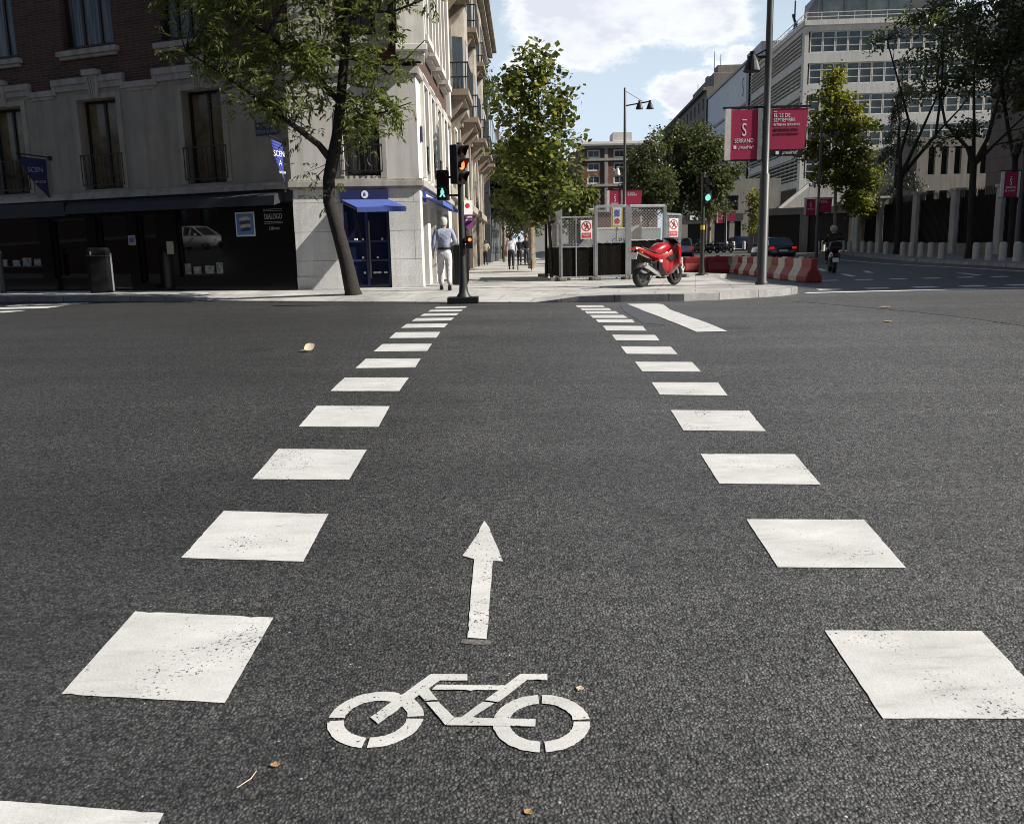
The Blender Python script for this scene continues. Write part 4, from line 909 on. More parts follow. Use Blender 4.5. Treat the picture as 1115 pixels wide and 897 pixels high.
for s0, s1 in ((14.6, 17.6), (22, 25.2), (29.5, 32.4)):
    b = MB(); ring_ = lambda z, k: [FO(s0, z, -.02), FO(s0 + .35, z, .95 * k), FO(s1 - .35, z, .95 * k), FO(s1, z, -.02)]
    b.loft([ring_(6.9, .05), ring_(7.2, .35), ring_(7.45, .5), ring_(7.5, .75), ring_(15.2, .75), ring_(15.5, .65)]); b.build('bay', M['ochre'], ob)
    for z0, z1 in ((7.9, 10.4), (11.9, 14.6)):
        g = MB(); g.fbox(FO, s0 + .7, s1 - .7, z0, z1, .68, .735); g.build('bay_window', M['pane_far'], ob)
        g = MB(); g.hexa([FO(s0 + .06, z0, .15), FO(s0 + .28, z0, .62), FO(s0 + .20, z0, .65), FO(s0 - .02, z0, .18), FO(s0 + .06, z1, .15), FO(s0 + .28, z1, .62), FO(s0 + .20, z1, .65), FO(s0 - .02, z1, .18)]); g.build('bay_window', M['pane_far'], ob)
# dark office block behind it
dk = empty('dark_office_block', FS(60, PAV), 0, 'narrow dark glass block with rooftop plants beyond the ornate building', 'building')
mb = MB(); mb.fbox(FS, 48, 75, .3, 13.5, -10, .0); mb.fbox(FS, 49, 75, 13.5, 16.0, -10, -.9); mb.build('wall', M['zinc'], dk)
for k in range(4):
    for j in range(6):
        p = MB(); p.fbox(FS, 49 + 4.3 * j, 52.4 + 4.3 * j, 1.5 + 3.0 * k, 3.8 + 3.0 * k, .002, .05); p.build('window', M['pane_far'], dk)
mb = MB(); mb.fbox(FS, 47.9, 48, 8.0, 12.5, -3, -.2); mb.build('window', M['pane_far'], dk)
# further houses closing the side street
for k, (s0, s1, hh, m_, lab) in enumerate(((77, 98, 15, 'white_wall', 'grey stone house behind the dark glass block on the side street'), (99, 135, 17, 'ochre', 'ochre house at the far end of the side street'))):
    hb = empty('town_house', FS((s0 + s1) / 2, PAV), 0, lab, 'building')
    ho = [(a, a + 1.5, z, z + 2.2) for a in np.arange(s0 + 2, s1 - 3, 4.0) for z in (1.2, 5, 8.6, 12)]
    mb = MB(); mb.wall(FS, s0, s1, .3, hh, ho, .3, 0, .1); mb.quad(FS(s0, .3, .1), FS(s0, hh, .1), FS(s0, hh, -12), FS(s0, .3, -12)); mb.quad(FS(s0, hh, .1), FS(s1, hh, .1), FS(s1, hh, -12), FS(s0, hh, -12)); mb.build('wall', M['concrete_dim'] if k == 0 else M[m_], hb)
    for a, b, c, d in ho: p = MB(); p.fbox(FS, a, b, c, d, -.2, -.15); p.build('window', M['pane_far'], hb)
# ------------------------------------------------------------------ right-hand side buildings
def frame(P, t, n):
    P = Vector((P[0], P[1], 0)); t = Vector((t[0], t[1], 0)).normalized(); n = Vector((n[0], n[1], 0)).normalized()
    F = lambda s, z, d=0.0: tuple(P + t * s + n * d + Vector((0, 0, z)))
    F.P, F.t, F.n = P, t, n
    return F
MR = frame((37.6, 115), (1, -.06), (-.06, -1)); ML = frame((37.6, 115), (.045, 1), (-1, .045))
mo = empty('office_building', (52, 118, 1.4), 0, 'large pale modern office building with window bands and dark roof blocks behind the trees', 'building')
mb = MB(); rows = [(25.55, 27.7), (21.75, 23.9), (17.95, 20.1), (14.1, 16.3), (10.3, 12.5), (6.5, 8.7)]
mb.wall(MR, 0, 48, .5, 29.0, [(.5, 46.5, a - .25, b + .15) for a, b in rows], .5)
mb.wall(ML, 0, 29.4, .5, 29.0, [(1.2, 28.8, a - .35, b + .3) for a, b in rows], .6)
mb.quad(MR(0, 29, 0), MR(48, 29, 0), MR(48, 29, -40), ML(29.4, 29, 0)); mb.build('wall', M['pale_panel'], mo)
mb = MB()
for F, s1 in ((MR, 48), (ML, 29.4)):
    mb.fbox(F, -.1, s1, 28.5, 29.1, -.4, .25)
    for s in np.arange(0, s1, 2.0): mb.tube([F(s, 29.1, -.1), F(s, 30.0, -.1)], .04, 5)
    for z in (29.5, 30.0): mb.fbox(F, 0, s1, z, z + .07, -.14, -.06)
mb.build('parapet_rail', M['white_wall'], mo)
w0 = None
for j, (a, b) in enumerate(rows[:5]):
    for i in range(20):
        s0 = .75 + 1.55 * i
        if w0 is None:
            m_ = MB(); fw = .10; a_, b_ = a - .23, b + .13
            for q in ((s0, s0 + fw, a_, b_), (s0 + 1.5 - fw, s0 + 1.5, a_, b_), (s0 + fw, s0 + 1.5 - fw, a_, a_ + fw), (s0 + fw, s0 + 1.5 - fw, b_ - fw, b_), (s0 + fw, s0 + 1.5 - fw, b - .70, b - .60), (s0 + fw, s0 + 1.5 - fw, a + .55, a + .62)): m_.fbox(MR, *q, -.34, -.16)
            w0 = m_.build('window', M['white_wall'], mo); p = MB(); p.fbox(MR, s0 + .02, s0 + 1.48, a_ + .02, b_ - .02, -.36, -.31); p.build('pane', M['pane_grid'], w0)
        else:
            c = dup(w0, mo); c.location = Vector((MR.t.x * 1.55 * i, MR.t.y * 1.55 * i, a - rows[0][0]))
for a, b in rows[:5]:
    p = MB(); p.fbox(ML, 1.2, 28.8, a - .35, b + .3, -.5, -.42); wb = p.build('window_band', M['pane_grid'], mo)
    lv = MB()
    for k in range(6): z = a - .2 + k * .48; lv.fbox(ML, 1.0, 29.0, z, z + .11, -.25, .22)
    for s in np.arange(1.4, 29, 2.3): lv.fbox(ML, s, s + .12, a - .3, b + .25, -.41, -.27)
    lv.build('louvres', M['white_wall'], wb)
mb = MB(); mb.fbox(MR, 2.2, 19, 29.0, 33.0, -9, -2.4)
mb.build('roof_block', M['roof_panel'], mo)
for k in range(6): p = MB(); p.fbox(MR, 2.7 + 2.75 * k, 5.2 + 2.75 * k, 29.6, 32.6, -2.39, -2.33); p.build('roof_glazing', M['pane_grid'] if k != 4 else M['zinc'], mo)
mb = MB(); mb.hexa([MR(2.2, 29, -2.4), MR(2.2, 29, -9), ML(5, 29, -1.0), ML(3, 29, -1.0), MR(2.2, 33, -2.4), MR(2.2, 33, -9), ML(5, 31, -1.2), ML(3, 31, -1.2)]); mb.build('roof_block', M['roof_panel'], mo)
mb = MB(); mb.fbox(MR, -1.0, 12, 29.0, 31.2, -30, -20); mb.build('roof_block', M['roof_panel'], mo)
mb = MB(); mb.tube([ML(8, 29, -.8), ML(8, 33.5, -.8)], .1, 6); mb.bar(ML(6.5, 29.5, -.8), ML(9, 32, -.8), .25); mb.build('roof_crane', M['black'], mo)

sb = empty('sheeted_building', ML(48, 1.4), 0, 'building wrapped in a huge pale white sheet with black frame lines', 'building')
mb = MB(); mb.fbox(ML, 30.6, 68, .5, 31.2, -20, -.2); mb.build('wall', M['concrete_dim'], sb)
mb = MB(); mb.fbox(ML, 31.6, 67.6, 9.0, 30.8, -.19, .02); sh_ = mb.build('sheet', M['screen'], sb)
mb = MB(); mb.fbox(ML, 29.6, 31.4, .5, 31.6, -2, .3)
for z in (9, 13.5, 18.3, 24.2, 30.6): mb.fbox(ML, 31.4, 68, z, z + .4, -.1, .22)
mb.fbox(ML, 67.4, 68.1, .5, 31.1, -.1, .3); mb.build('frame_bar', M['black'], sb)
text('emblem_lettering', 'S', 4.2, ML(35.0, 27.2, .05), -ML.t, (0, 0, 1), M['zinc'], sh_, sx=.9)

gb = empty('apartment_building', ML(100, 1.4), 0, 'long grey stone apartment building with stepped roofline beyond the sheeted building', 'building')
mb = MB(); gh = [(s, s + 1.8, z, z + 2.2) for s in np.arange(72, 134, 5.2) for z in (21.5, 25.5, 29.5)]
mb.wall(ML, 69, 136, .5, 33.5, gh, .5); mb.quad(ML(69, .5, 0), ML(69, 33.5, 0), ML(69, 33.5, -20), ML(69, .5, -20)); mb.quad(ML(69, 33.5, 0), ML(136, 33.5, 0), ML(136, 33.5, -20), ML(69, 33.5, -20))
mb.build('wall', M['concrete_dim'], gb)
for a, b, c, d in gh: p = MB(); p.fbox(ML, a, b, c, d, -.45, -.38); p.build('window', M['pane_far'], gb)
mb = MB(); mb.fbox(ML, 70, 96, 33.5, 36.3, -12, -1.5); mb.fbox(ML, 98, 112, 33.5, 35.2, -12, -2); mb.fbox(ML, 74, 78, 36.3, 38.5, -8, -3); mb.fbox(ML, 86, 88.5, 36.3, 38.6, -6, -3); mb.fbox(ML, 69, 136, 32.7, 33.3, -.2, .8); mb.fbox(ML, 71, 90, 25.0, 25.3, -.1, 1.0)
mb.build('roof', M['concrete_dim'], gb, bevel=.1)
mb = MB()
for s, h in ((76, 5), (83, 7), (104, 4)): mb.tube([ML(s, 36, -4), ML(s, 36 + h, -4)], .07, 5)
mb.build('antenna', M['black'], gb)

bb = empty('brick_apartment_block', (28, 262, 1.4), 0, 'distant red brick apartment block with white framed windows between the tree and lamp post', 'building')
BF = frame((21.6, 258), (1, .02), (0, -1)); bh = [(1.5 + 7.6 * i, 5.2 + 7.6 * i, z, z + 2.3) for i in range(3) for z in (13.0, 16.6, 20.2, 23.8, 27.4)]
mb = MB(); mb.wall(BF, 0, 22, .5, 30.0, bh, .4); mb.quad(BF(0, .5), BF(0, 30), BF(-3, 30, -16), BF(-3, .5, -16)); mb.quad(BF(0, 30), BF(22, 30), BF(22, 30, -16), BF(-3, 30, -16)); mb.build('wall', M['brick_far'], bb)
mb = MB()
for z in (12.2, 19.4, 26.6, 30.0): mb.fbox(BF, -.3, 22, z, z + .7, -.2, .5)
for s in (6.5, 14): mb.fbox(BF, s, s + 1.0, 12, 30, -.1, .35)
mb.fbox(BF, -.5, 22.4, 30.7, 31.2, -16, 1.1); mb.build('cornice', M['stone_trim'], bb)
mb = MB(); mb.fbox(BF, 9, 14.5, 31.2, 34.5, -9, -1); mb.fbox(BF, -.2, 22, 31.2, 32.0, -12, -.5); mb.build('roof', M['white_wall'], bb)
for a, b, c, d in bh: window(bb, BF, a, b, c, d, .25, M['pane_far'], M['white'], (.5,), fw=.35)
pb = empty('pale_apartment_block', (18, 300, 1.4), 0, 'pale distant apartment block left of the red brick one', 'building')
BG = frame((7, 300), (1, 0), (0, -1)); bh = [(2 + 5 * i, 4.5 + 5 * i, z, z + 2) for i in range(4) for z in (13, 17, 21, 25)]
mb = MB(); mb.wall(BG, 0, 22, .5, 30.5, bh, .4); mb.quad(BG(0, .5), BG(0, 30.5), BG(0, 30.5, -15), BG(0, .5, -15)); mb.quad(BG(0, 30.5), BG(22, 30.5), BG(22, 30.5, -15), BG(0, 30.5, -15)); mb.build('wall', M['concrete'], pb)
for a, b, c, d in bh: p = MB(); p.fbox(BG, a, b, c, d, -.4, -.3); p.build('window', M['pane_far'], pb)

# brown stone building at the right edge, running towards the viewer beside the street
rb = empty('stone_building', (44, 45, .8), 0, 'tall brown stone building behind the fence at the right edge', 'building')
RF = frame((33.0, 61.6), (0.03, -1), (-1, -.03)); rh = [(2.5 + 4.4 * i, 4.3 + 4.4 * i, z, z + 2.2) for i in range(10) for z in (9.8, 13.6, 17.4)]
mb = MB(); mb.wall(RF, 0, 48, .5, 21.5, rh, .5); mb.quad(RF(0, .5), RF(0, 21.5), RF(0, 21.5, -24), RF(0, .5, -24)); mb.quad(RF(0, 21.5), RF(48, 21.5), RF(48, 21.5, -24), RF(0, 21.5, -24)); mb.quad(RF(48, .5), RF(48, 21.5), RF(48, 21.5, -24), RF(48, .5, -24)); mb.build('wall', M['brown_wall'], rb)
for a, b, c, d in rh: p = MB(); p.fbox(RF, a, b, c, d, -.5, -.42); p.build('window', M['pane_far'], rb)
# low annex with a row of dark windows
an = empty('annex_building', (44, 82, 1.0), 0, 'low beige annex with a row of narrow dark windows behind the fence', 'building')
AF = frame((36.6, 80), (1, -.03), (-.03, -1)); ah = [(1.0 + 1.15 * i, 1.75 + 1.15 * i, 5.0, 6.2) for i in range(7)] + [(1.0 + 1.15 * i, 1.6 + 1.15 * i, 7.6, 10.0) for i in range(7)]
mb = MB(); mb.wall(AF, 0, 16, .5, 10.8, ah, .4); mb.quad(AF(0, .5), AF(0, 10.8), AF(0, 10.8, -14), AF(0, .5, -14)); mb.quad(AF(0, 10.8), AF(16, 10.8), AF(16, 10.8, -14), AF(0, 10.8, -14)); mb.build('wall', M['concrete_dim'], an)
for a, b, c, d in ah: p = MB(); p.fbox(AF, a, b, c, d, -.4, -.33); p.build('window', M['glass'], an)
# low street front with pediment, half hidden by trees
lo = empty('pedimented_house', (34, 108, 1.4), 0, 'low grey house with a pale gabled pediment over dark gates behind the barriers', 'building')
LF = frame((20.5, 106), (1, 0), (0, -1)); lh = [(1.0, 3.2, 1.2, 4.4), (4.2, 6.0, 1.2, 4.6), (6.6, 7.4, 1.2, 4.6), (12.8, 13.9, 1.4, 5.2), (15.0, 21.5, 1.4, 5.6), (1.0, 3.4, 5.9, 7.6), (4.6, 7.0, 5.9, 7.6)]
mb = MB(); mb.wall(LF, 0, 12, .5, 9.5, lh[:3] + lh[5:], .6); mb.wall(LF, 12, 26, .5, 6.0, lh[3:5], .6); mb.quad(LF(0, 9.5), LF(12, 9.5), LF(12, 9.5, -12), LF(0, 9.5, -12)); mb.quad(LF(12, 6.0), LF(26, 6.0), LF(26, 6.0, -12), LF(12, 6.0, -12)); mb.quad(LF(12, 6), LF(12, 9.5), LF(12, 9.5, -12), LF(12, 6, -12)); mb.build('wall', M['concrete_dim'], lo)
mb = MB(); mb.loft([[LF(12, 6.0, d), LF(15.8, 9.0, d), LF(26.2, 9.0, d), LF(26.2, 6.0, d)] for d in (.02, .5)]); mb.build('pediment', M['stone_trim'], lo)
mb = MB(); mb.bar(LF(11.7, 5.95, .55), LF(15.8, 9.2, .55), .5, .35); mb.build('cornice', M['white_wall'], lo)
for a, b, c, d in lh: p = MB(); p.fbox(LF, a, b, c, d, -.6, -.5); p.build('gate' if c < 2 else 'window', M['black'] if c < 2 else M['pane_far'], lo)
mb = MB(); mb.fbox(LF, .8, 7.6, 4.75, 5.5, .01, .12); sg = mb.build('shop_sign', M['dark_awning'], lo)
mb = MB(); mb.fbox(LF, 1.2, 3.8, 4.85, 5.35, .121, .16); mb.build('sign_panel', M['white'], sg)

# security fence with stone pillars
fe = empty('security_fence', (29, 60, .9), 0, 'black railing fence between pale stone pillars along the far pavement', 'fence')
fp = [(31.0, 41.5), (30.7, 45.5), (30.3, 49.5), (29.9, 53.6), (29.2, 57.7), (28.9, 62.5), (28.9, 68.5), (29.2, 73.0)]
for i, (x, y) in enumerate(fp):
    z = PV2(x, y); p = MB(); wd = .62 if i < 7 else 1.3
    p.box((x, y, z + 1.95), (wd, wd, 4.1)); p.box((x, y, z + 4.07), (wd + .16, wd + .16, .16)); p.build('pillar', M['concrete'], fe, bevel=.02)
for i in range(len(fp) - 1):
    a, b = Vector((*fp[i], 0)), Vector((*fp[i + 1], 0)); d = (b - a).normalized(); a += d * .33; b -= d * (.33 if i < 6 else .67); z = PV2(*fp[i])
    p = MB(); p.bar((a.x, a.y, z + .25), (b.x, b.y, z + .25), .5, .9, up=(0, 0, 1)); p.build('plinth', M['concrete_dim'], fe)
    p = MB(); p.bar((a.x, a.y, z + 2.15), (b.x, b.y, z + 2.15), .04, 2.9); n = int((b - a).length / .14)
    for k in range(n + 1):
        q = a + (b - a) * k / n; p.bar((q.x - .06, q.y, z + .7), (q.x - .06, q.y, z + 4.0), .03); p.tube([(q.x - .06, q.y, z + 4.0), (q.x - .06, q.y, z + 4.16)], [.02, .002], 4)
    p.build('railing', M['black'], fe)
gw = empty('gateway_wall', (25, 80, 1.0), 0, 'dark gates in a pale stone wall left of the fence', 'wall')
GF = frame((30.2, 76), (-1, .55), (-.5, -1)); g = MB(); g.wall(GF, 0, 9.5, .5, 4.9, [(.9, 4.3, .6, 4.3), (5.0, 8.6, .6, 4.3)], .5); g.quad(GF(0, 4.9), GF(9.5, 4.9), GF(9.5, 4.9, -1), GF(0, 4.9, -1)); g.build('wall', M['concrete_dim'], gw)
for a, b in ((.9, 4.3), (5.0, 8.6)): p = MB(); p.fbox(GF, a, b, .6, 4.3, -.5, -.4); p.build('gate', M['black'], gw)

# ------------------------------------------------------------------ construction enclosure
def mesh_grid(mb, a, b, z0, z1, step=.095, r=.004):
    """welded-wire infill: diamonds of thin bars between points a,b"""
    a, b = Vector((*a, 0)), Vector((*b, 0)); Lh = (b - a).length; d = (b - a) / Lh; hh = z1 - z0
    n = int((Lh + hh) / step)
    for k in range(1, n):
        c = k * step
        for sg in (1, -1):
            s0, e0 = (c, 0) if c <= Lh else (Lh, c - Lh); s1, e1 = (c - hh, hh) if c - hh >= 0 else (0, c)
            if sg < 0: s0, s1 = Lh - s0, Lh - s1
            p, q = a + d * s0, a + d * s1; mb.bar((p.x, p.y, z0 + e0), (q.x, q.y, z0 + e1), r * 2)
def site_panel(label, a, b, top, clad, post_w=.07, mesh=True, colour='steel', mid=None):
    o = empty('site_fence_panel', ((a[0] + b[0]) / 2, (a[1] + b[1]) / 2, PAV), 0, label, 'fence', 'panels of the construction enclosure')
    mb = MB(); A, B = (*a,), (*b,)
    for p in (A, B): mb.bar((*p, PAV), (*p, top), post_w)
    mb.bar((*A, top), (*B, top), post_w * .9); mb.bar((*A, PAV + .10), (*B, PAV + .10), post_w * .8); mb.bar((*A, clad), (*B, clad), .03)
    if mid:
        for t in mid: q = (A[0] + (B[0] - A[0]) * t, A[1] + (B[1] - A[1]) * t); mb.bar((*q, PAV + .1), (*q, top), .035)
    mb.build('frame', M[colour], o, bevel=.006)
    if mesh: m_ = MB(); mesh_grid(m_, a, b, clad + .02, top - .04); m_.build('wire_mesh', M['steel'], o)
    d = (Vector(B) - Vector(A)).normalized(); nn = Vector((-d.y, d.x)) * .03
    c = MB(); n = 24; lo_, hi_ = [], []
    for k in range(n + 1):
        q = Vector(A) + (Vector(B) - Vector(A)) * k / n + nn * (1 + .12 * math.sin(k * 0.9) + .06 * math.sin(k * 2.9)); lo_.append((q.x, q.y, PAV + .08 + .02 * math.sin(k * 2.3))); hi_.append((q.x, q.y, clad + .03 * math.sin(k * .9) + .015 * math.sin(k * 3.1)))
    c.add(lo_ + hi_, [(k, k + 1, n + 2 + k, n + 1 + k) for k in range(n)]); c = c.build('screen_cloth', M['clad'], o); s_ = c.modifiers.new('thickness', 'SOLIDIFY'); s_.thickness = .015
    f = MB()
    for p in (A, B): f.box((p[0], p[1], PAV + .05), (.22, .6, .10), math.atan2(d.y, d.x))
    f.build('concrete_foot', M['concrete_dim'], o, bevel=.02)
    return o
site_panel('long dark screened fence panel running back along the pavement from the corner', (1.30, 30.4), (1.50, 25.85), 2.45, 1.74, .055, False)
site_panel('low mesh fence panel left of the gate with a prohibition sign', (1.54, 25.72), (2.50, 25.80), 2.57, 1.72, .05, mid=(.45,))
site_panel('tall framed gate panel with dark cloth in the middle of the enclosure', (2.555, 25.8), (3.47, 25.9), 2.86, 1.83, .085)
site_panel('tall mesh panel right of the gate behind the red motorcycle', (3.555, 25.9), (4.62, 26.15), 2.86, 1.88, .085)
site_panel('narrow mesh panel at the right end of the enclosure with a prohibition sign', (4.69, 26.2), (5.22, 26.9), 2.62, 1.0, .07)
ts = MB()
o = empty('sheet_metal_panel', (1.42, 28, PAV), 0, 'grey corrugated sheets standing along the side of the enclosure', 'fence')
pts = [(1.40 + .012 * ((k % 4) in (1, 2)) + .02 * (29.6 - y) / 3.6, y) for k, y in enumerate(np.linspace(30.2, 26.7, 60))]
ts.add([(x + .1, y, z) for z in (1.6, 2.68) for x, y in pts], [(k, k + 1, 61 + k, 60 + k) for k in range(59)]); t_ = ts.build('sheet', M['tin'], o); t_.modifiers.new('t', 'SOLIDIFY').thickness = .01
ts = MB(); mesh_grid(ts, (1.44, 26.9), (1.56, 25.95), 1.72, 2.78, .07, .006); ts.bar((1.56, 25.95, PAV), (1.56, 25.95, 2.8), .05); ts.bar((1.44, 26.9, 1.72), (1.44, 26.9, 2.6), .04); ts.build('mesh_end', M['steel'], o)
def prohib(label, c, wd, d):
    o = empty('prohibition_sign', c, 0, label, 'sign', 'no entry signs on the enclosure'); d = Vector((*d, 0)).normalized(); n = Vector((d.y, -d.x, 0)); c = Vector(c)
    P = lambda u, v, e=0: tuple(c + d * u * wd + Vector((0, 0, v * wd)) + n * e)
    mb = MB(); mb.loft([[P(-.5, -.8, e), P(.5, -.8, e), P(.5, .8, e), P(-.5, .8, e)] for e in (0, .008)]); bd = mb.build('board', M['white'], o)
    mb = MB(); K = 28; r1 = [P(.44 * math.cos(2 * math.pi * k / K), .28 + .44 * math.sin(2 * math.pi * k / K), .011) for k in range(K)]; r0 = [P(.35 * math.cos(2 * math.pi * k / K), .28 + .35 * math.sin(2 * math.pi * k / K), .011) for k in range(K)]
    mb.add(r1 + r0, [(k, (k + 1) % K, K + (k + 1) % K, K + k) for k in range(K)]); mb.add([P(-.30, .50, .0125), P(-.22, .58, .0125), P(.30, .06, .0125), P(.22, -.02, .0125)], [(0, 1, 2, 3)])
    mb.add([P(-.42, -.72, .011), P(.42, -.72, .011), P(.42, -.28, .011), P(-.42, -.28, .011)], [(0, 1, 2, 3)]); mb.build('red_ring', M['red'], bd)
    mb = MB(); mb.add([P(.08 * math.cos(t) + .04, .50 + .08 * math.sin(t), .010) for t in np.linspace(0, 2 * math.pi, 13)[:-1]], [tuple(range(12))])
    for q in (((-.10, .40), (.12, .42), (.14, .18), (-.06, .18)), ((-.06, .18), (.06, .18), (-.08, -.02), (-.20, 0)), ((.04, .18), (.14, .18), (.26, .04), (.18, -.03)), ((.12, .41), (.24, .24), (.18, .2), (.08, .34)), ((-.10, .40), (-.24, .26), (-.18, .22), (-.05, .33))): mb.add([P(u, v, .0095) for u, v in q], [(0, 1, 2, 3)])
    mb.build('walking_figure', M['blacktext'], bd)
    text('lettering', 'PROHIBIDO\nEL PASO', wd * .135, P(0, -.5, .013), d, (0, 0, 1), M['lettering'], bd, ext=.001)
prohib('white and red prohibition sign on the low mesh panel left of the gate', (2.27, 25.73, 2.21), .33, (1, .08))
prohib('white and red prohibition sign at the right end of the enclosure above the motorcycle', (4.93, 26.42, 2.23), .34, (1, .45))
ys_ = empty('yellow_framed_sign', (3.30, 26.9, PAV), 0, 'yellow framed sign with blue square and red disc inside the enclosure', 'sign')
mb = MB(); mb.fbox(frame((3.30, 26.9), (1, .05), (0, -1)), -.17, .17, 2.28, 2.92, 0, .03); mb.build('yellow_border', M['yellow'], ys_)
YF = frame((3.30, 26.9), (1, .05), (0, -1)); mb = MB(); mb.fbox(YF, -.125, .125, 2.33, 2.87, .031, .036); mb.build('board', M['white'], ys_)
mb = MB(); mb.fbox(YF, -.08, .08, 2.60, 2.80, .037, .040); mb.build('blue_square', M['signblue'], ys_)
mb = MB(); mb.prism([(math.cos(t), math.sin(t)) for t in np.linspace(0, 2 * math.pi, 21)[:-1]], lambda u, v: YF(.085 * u, 2.47 + .085 * v, .037), lambda u, v: YF(.085 * u, 2.47 + .085 * v, .041)); mb.build('red_disc', M['red'], ys_)
mb = MB(); mb.tube([YF(.0, PAV, -.03), YF(0, 2.9, -.03)], .03, 8); mb.build('post', M['steel'], ys_)
bo = empty('site_board', (4.05, 28.4, PAV), 0, 'pale beige board standing between two stakes inside the enclosure', 'board')
BF2 = frame((4.05, 28.4), (1, .1), (0, -1)); mb = MB(); mb.loft([[BF2(-.20, 1.6, d), BF2(.20, 1.6, d), BF2(.20, 2.42, d), BF2(-.20, 2.28, d)] for d in (0, .03)]); mb.build('sheet', M['beige'], bo)
mb = MB()
for s, z in ((-.22, 2.5), (.22, 2.66)): mb.bar(BF2(s, PAV, .02), BF2(s, z, .02), .05)
mb.build('stake', M['white_plastic'], bo)

# plastic barriers
def barrier(x, y, rz, m_, label):
    o = empty('plastic_barrier', (x, y, G(x, y)), rz, label, 'barrier', 'plastic barriers round the roadworks')
    prof = [(-.23, 0), (.23, 0), (.23, .16), (.15, .30), (.09, .40), (.09, .66), (-.09, .66), (-.09, .42), (-.15, .30), (-.23, .16)]
    mb = MB(); mb.loft([[(u, yy, z) for u, z in prof] for yy in (-.43, .43)]); mb.build('shell', m_, o, local=True, bevel=.03)
    mb = MB(); mb.box((0, 0, .675), (.10, .14, .05)); mb.build('filler_cap', m_, o, local=True)
    mb = MB(); mb.tube([(-.16, -.434, .1), (-.16, -.434, .3)], .03, 6); mb.box((0, .44, .45), (.10, .04, .40)); mb.build('coupling', m_, o, local=True)
    return o
seq = ['red', 'white', 'red', 'white', 'red', 'tan', 'red', 'white', 'red', 'white', 'red', 'tan']
ords = ['nearest', 'second nearest', 'third nearest', 'fourth', 'fifth', 'sixth', 'seventh', 'eighth', 'ninth', 'tenth', 'eleventh', 'farthest']
for k, c in enumerate(seq):
    barrier(8.55 + .045 * k + .02 * math.sin(k * 2.1), 25.0 + .89 * k, .03 * math.sin(k * 1.3), M[c + '_plastic'], f'{c} plastic barrier, {ords[k]} in the row running along the street from the scooter')
for k, (c, lb) in enumerate((('red', 'plain red barrier broadside at the inner corner of the row'), ('red', 'plain red barrier broadside behind the traffic light'), ('white', 'grey white barrier beside the end of the enclosure'))):
    barrier(8.35 - .92 * k, 35.2 - .06 * k, R(90) + .04 * k, M[c + '_plastic'], lb)

# bollards along the far pavement
def bollard_proto():
    o = empty('bollard', (0, 0, 0), 0, 'squat grey stone bollard in the row along the far pavement', 'bollard', 'stone bollards along the far kerb')
    mb = MB(); mb.lathe([(.0, 0), (.17, 0), (.165, .70), (.15, .80), (.10, .84), (0, .845)], n=16); mb.build('shaft', M['bollard'], o, local=True, smooth=True)
    return o
bp0 = bollard_proto()
bpx = [838, 846, 854, 862, 869.5, 875, 890, 896, 917.7, 924.5, 931.5, 939, 946.7, 955.2, 964.3, 982.8, 992.3, 1002.5, 1013.5, 1025.1, 1062.8, 1077, 1091.9, 1107.8, 1125, 1143]
tab = ([838, 864, 917.7, 983, 1025, 1063, 1107.8, 1150], [92, 84, 71, 54, 47.6, 43.8, 38, 33.5])
for i, px in enumerate(bpx):
    Y = float(np.interp(px, *tab)); X_ = X_at(px, Y, 275); o = bp0 if i == 0 else dup(bp0)
    o.location = (X_, Y, PV2(X_, Y))
for i, px in enumerate((791, 798.5, 810)):
    o = dup(bp0); Y = 92; X_ = X_at(px, Y, 268); o.location = (X_, Y, PV2(X_, Y)); o['label'] = 'pale stone bollard in front of the parked blue car'; o['group'] = 'stone bollards by the blue car'

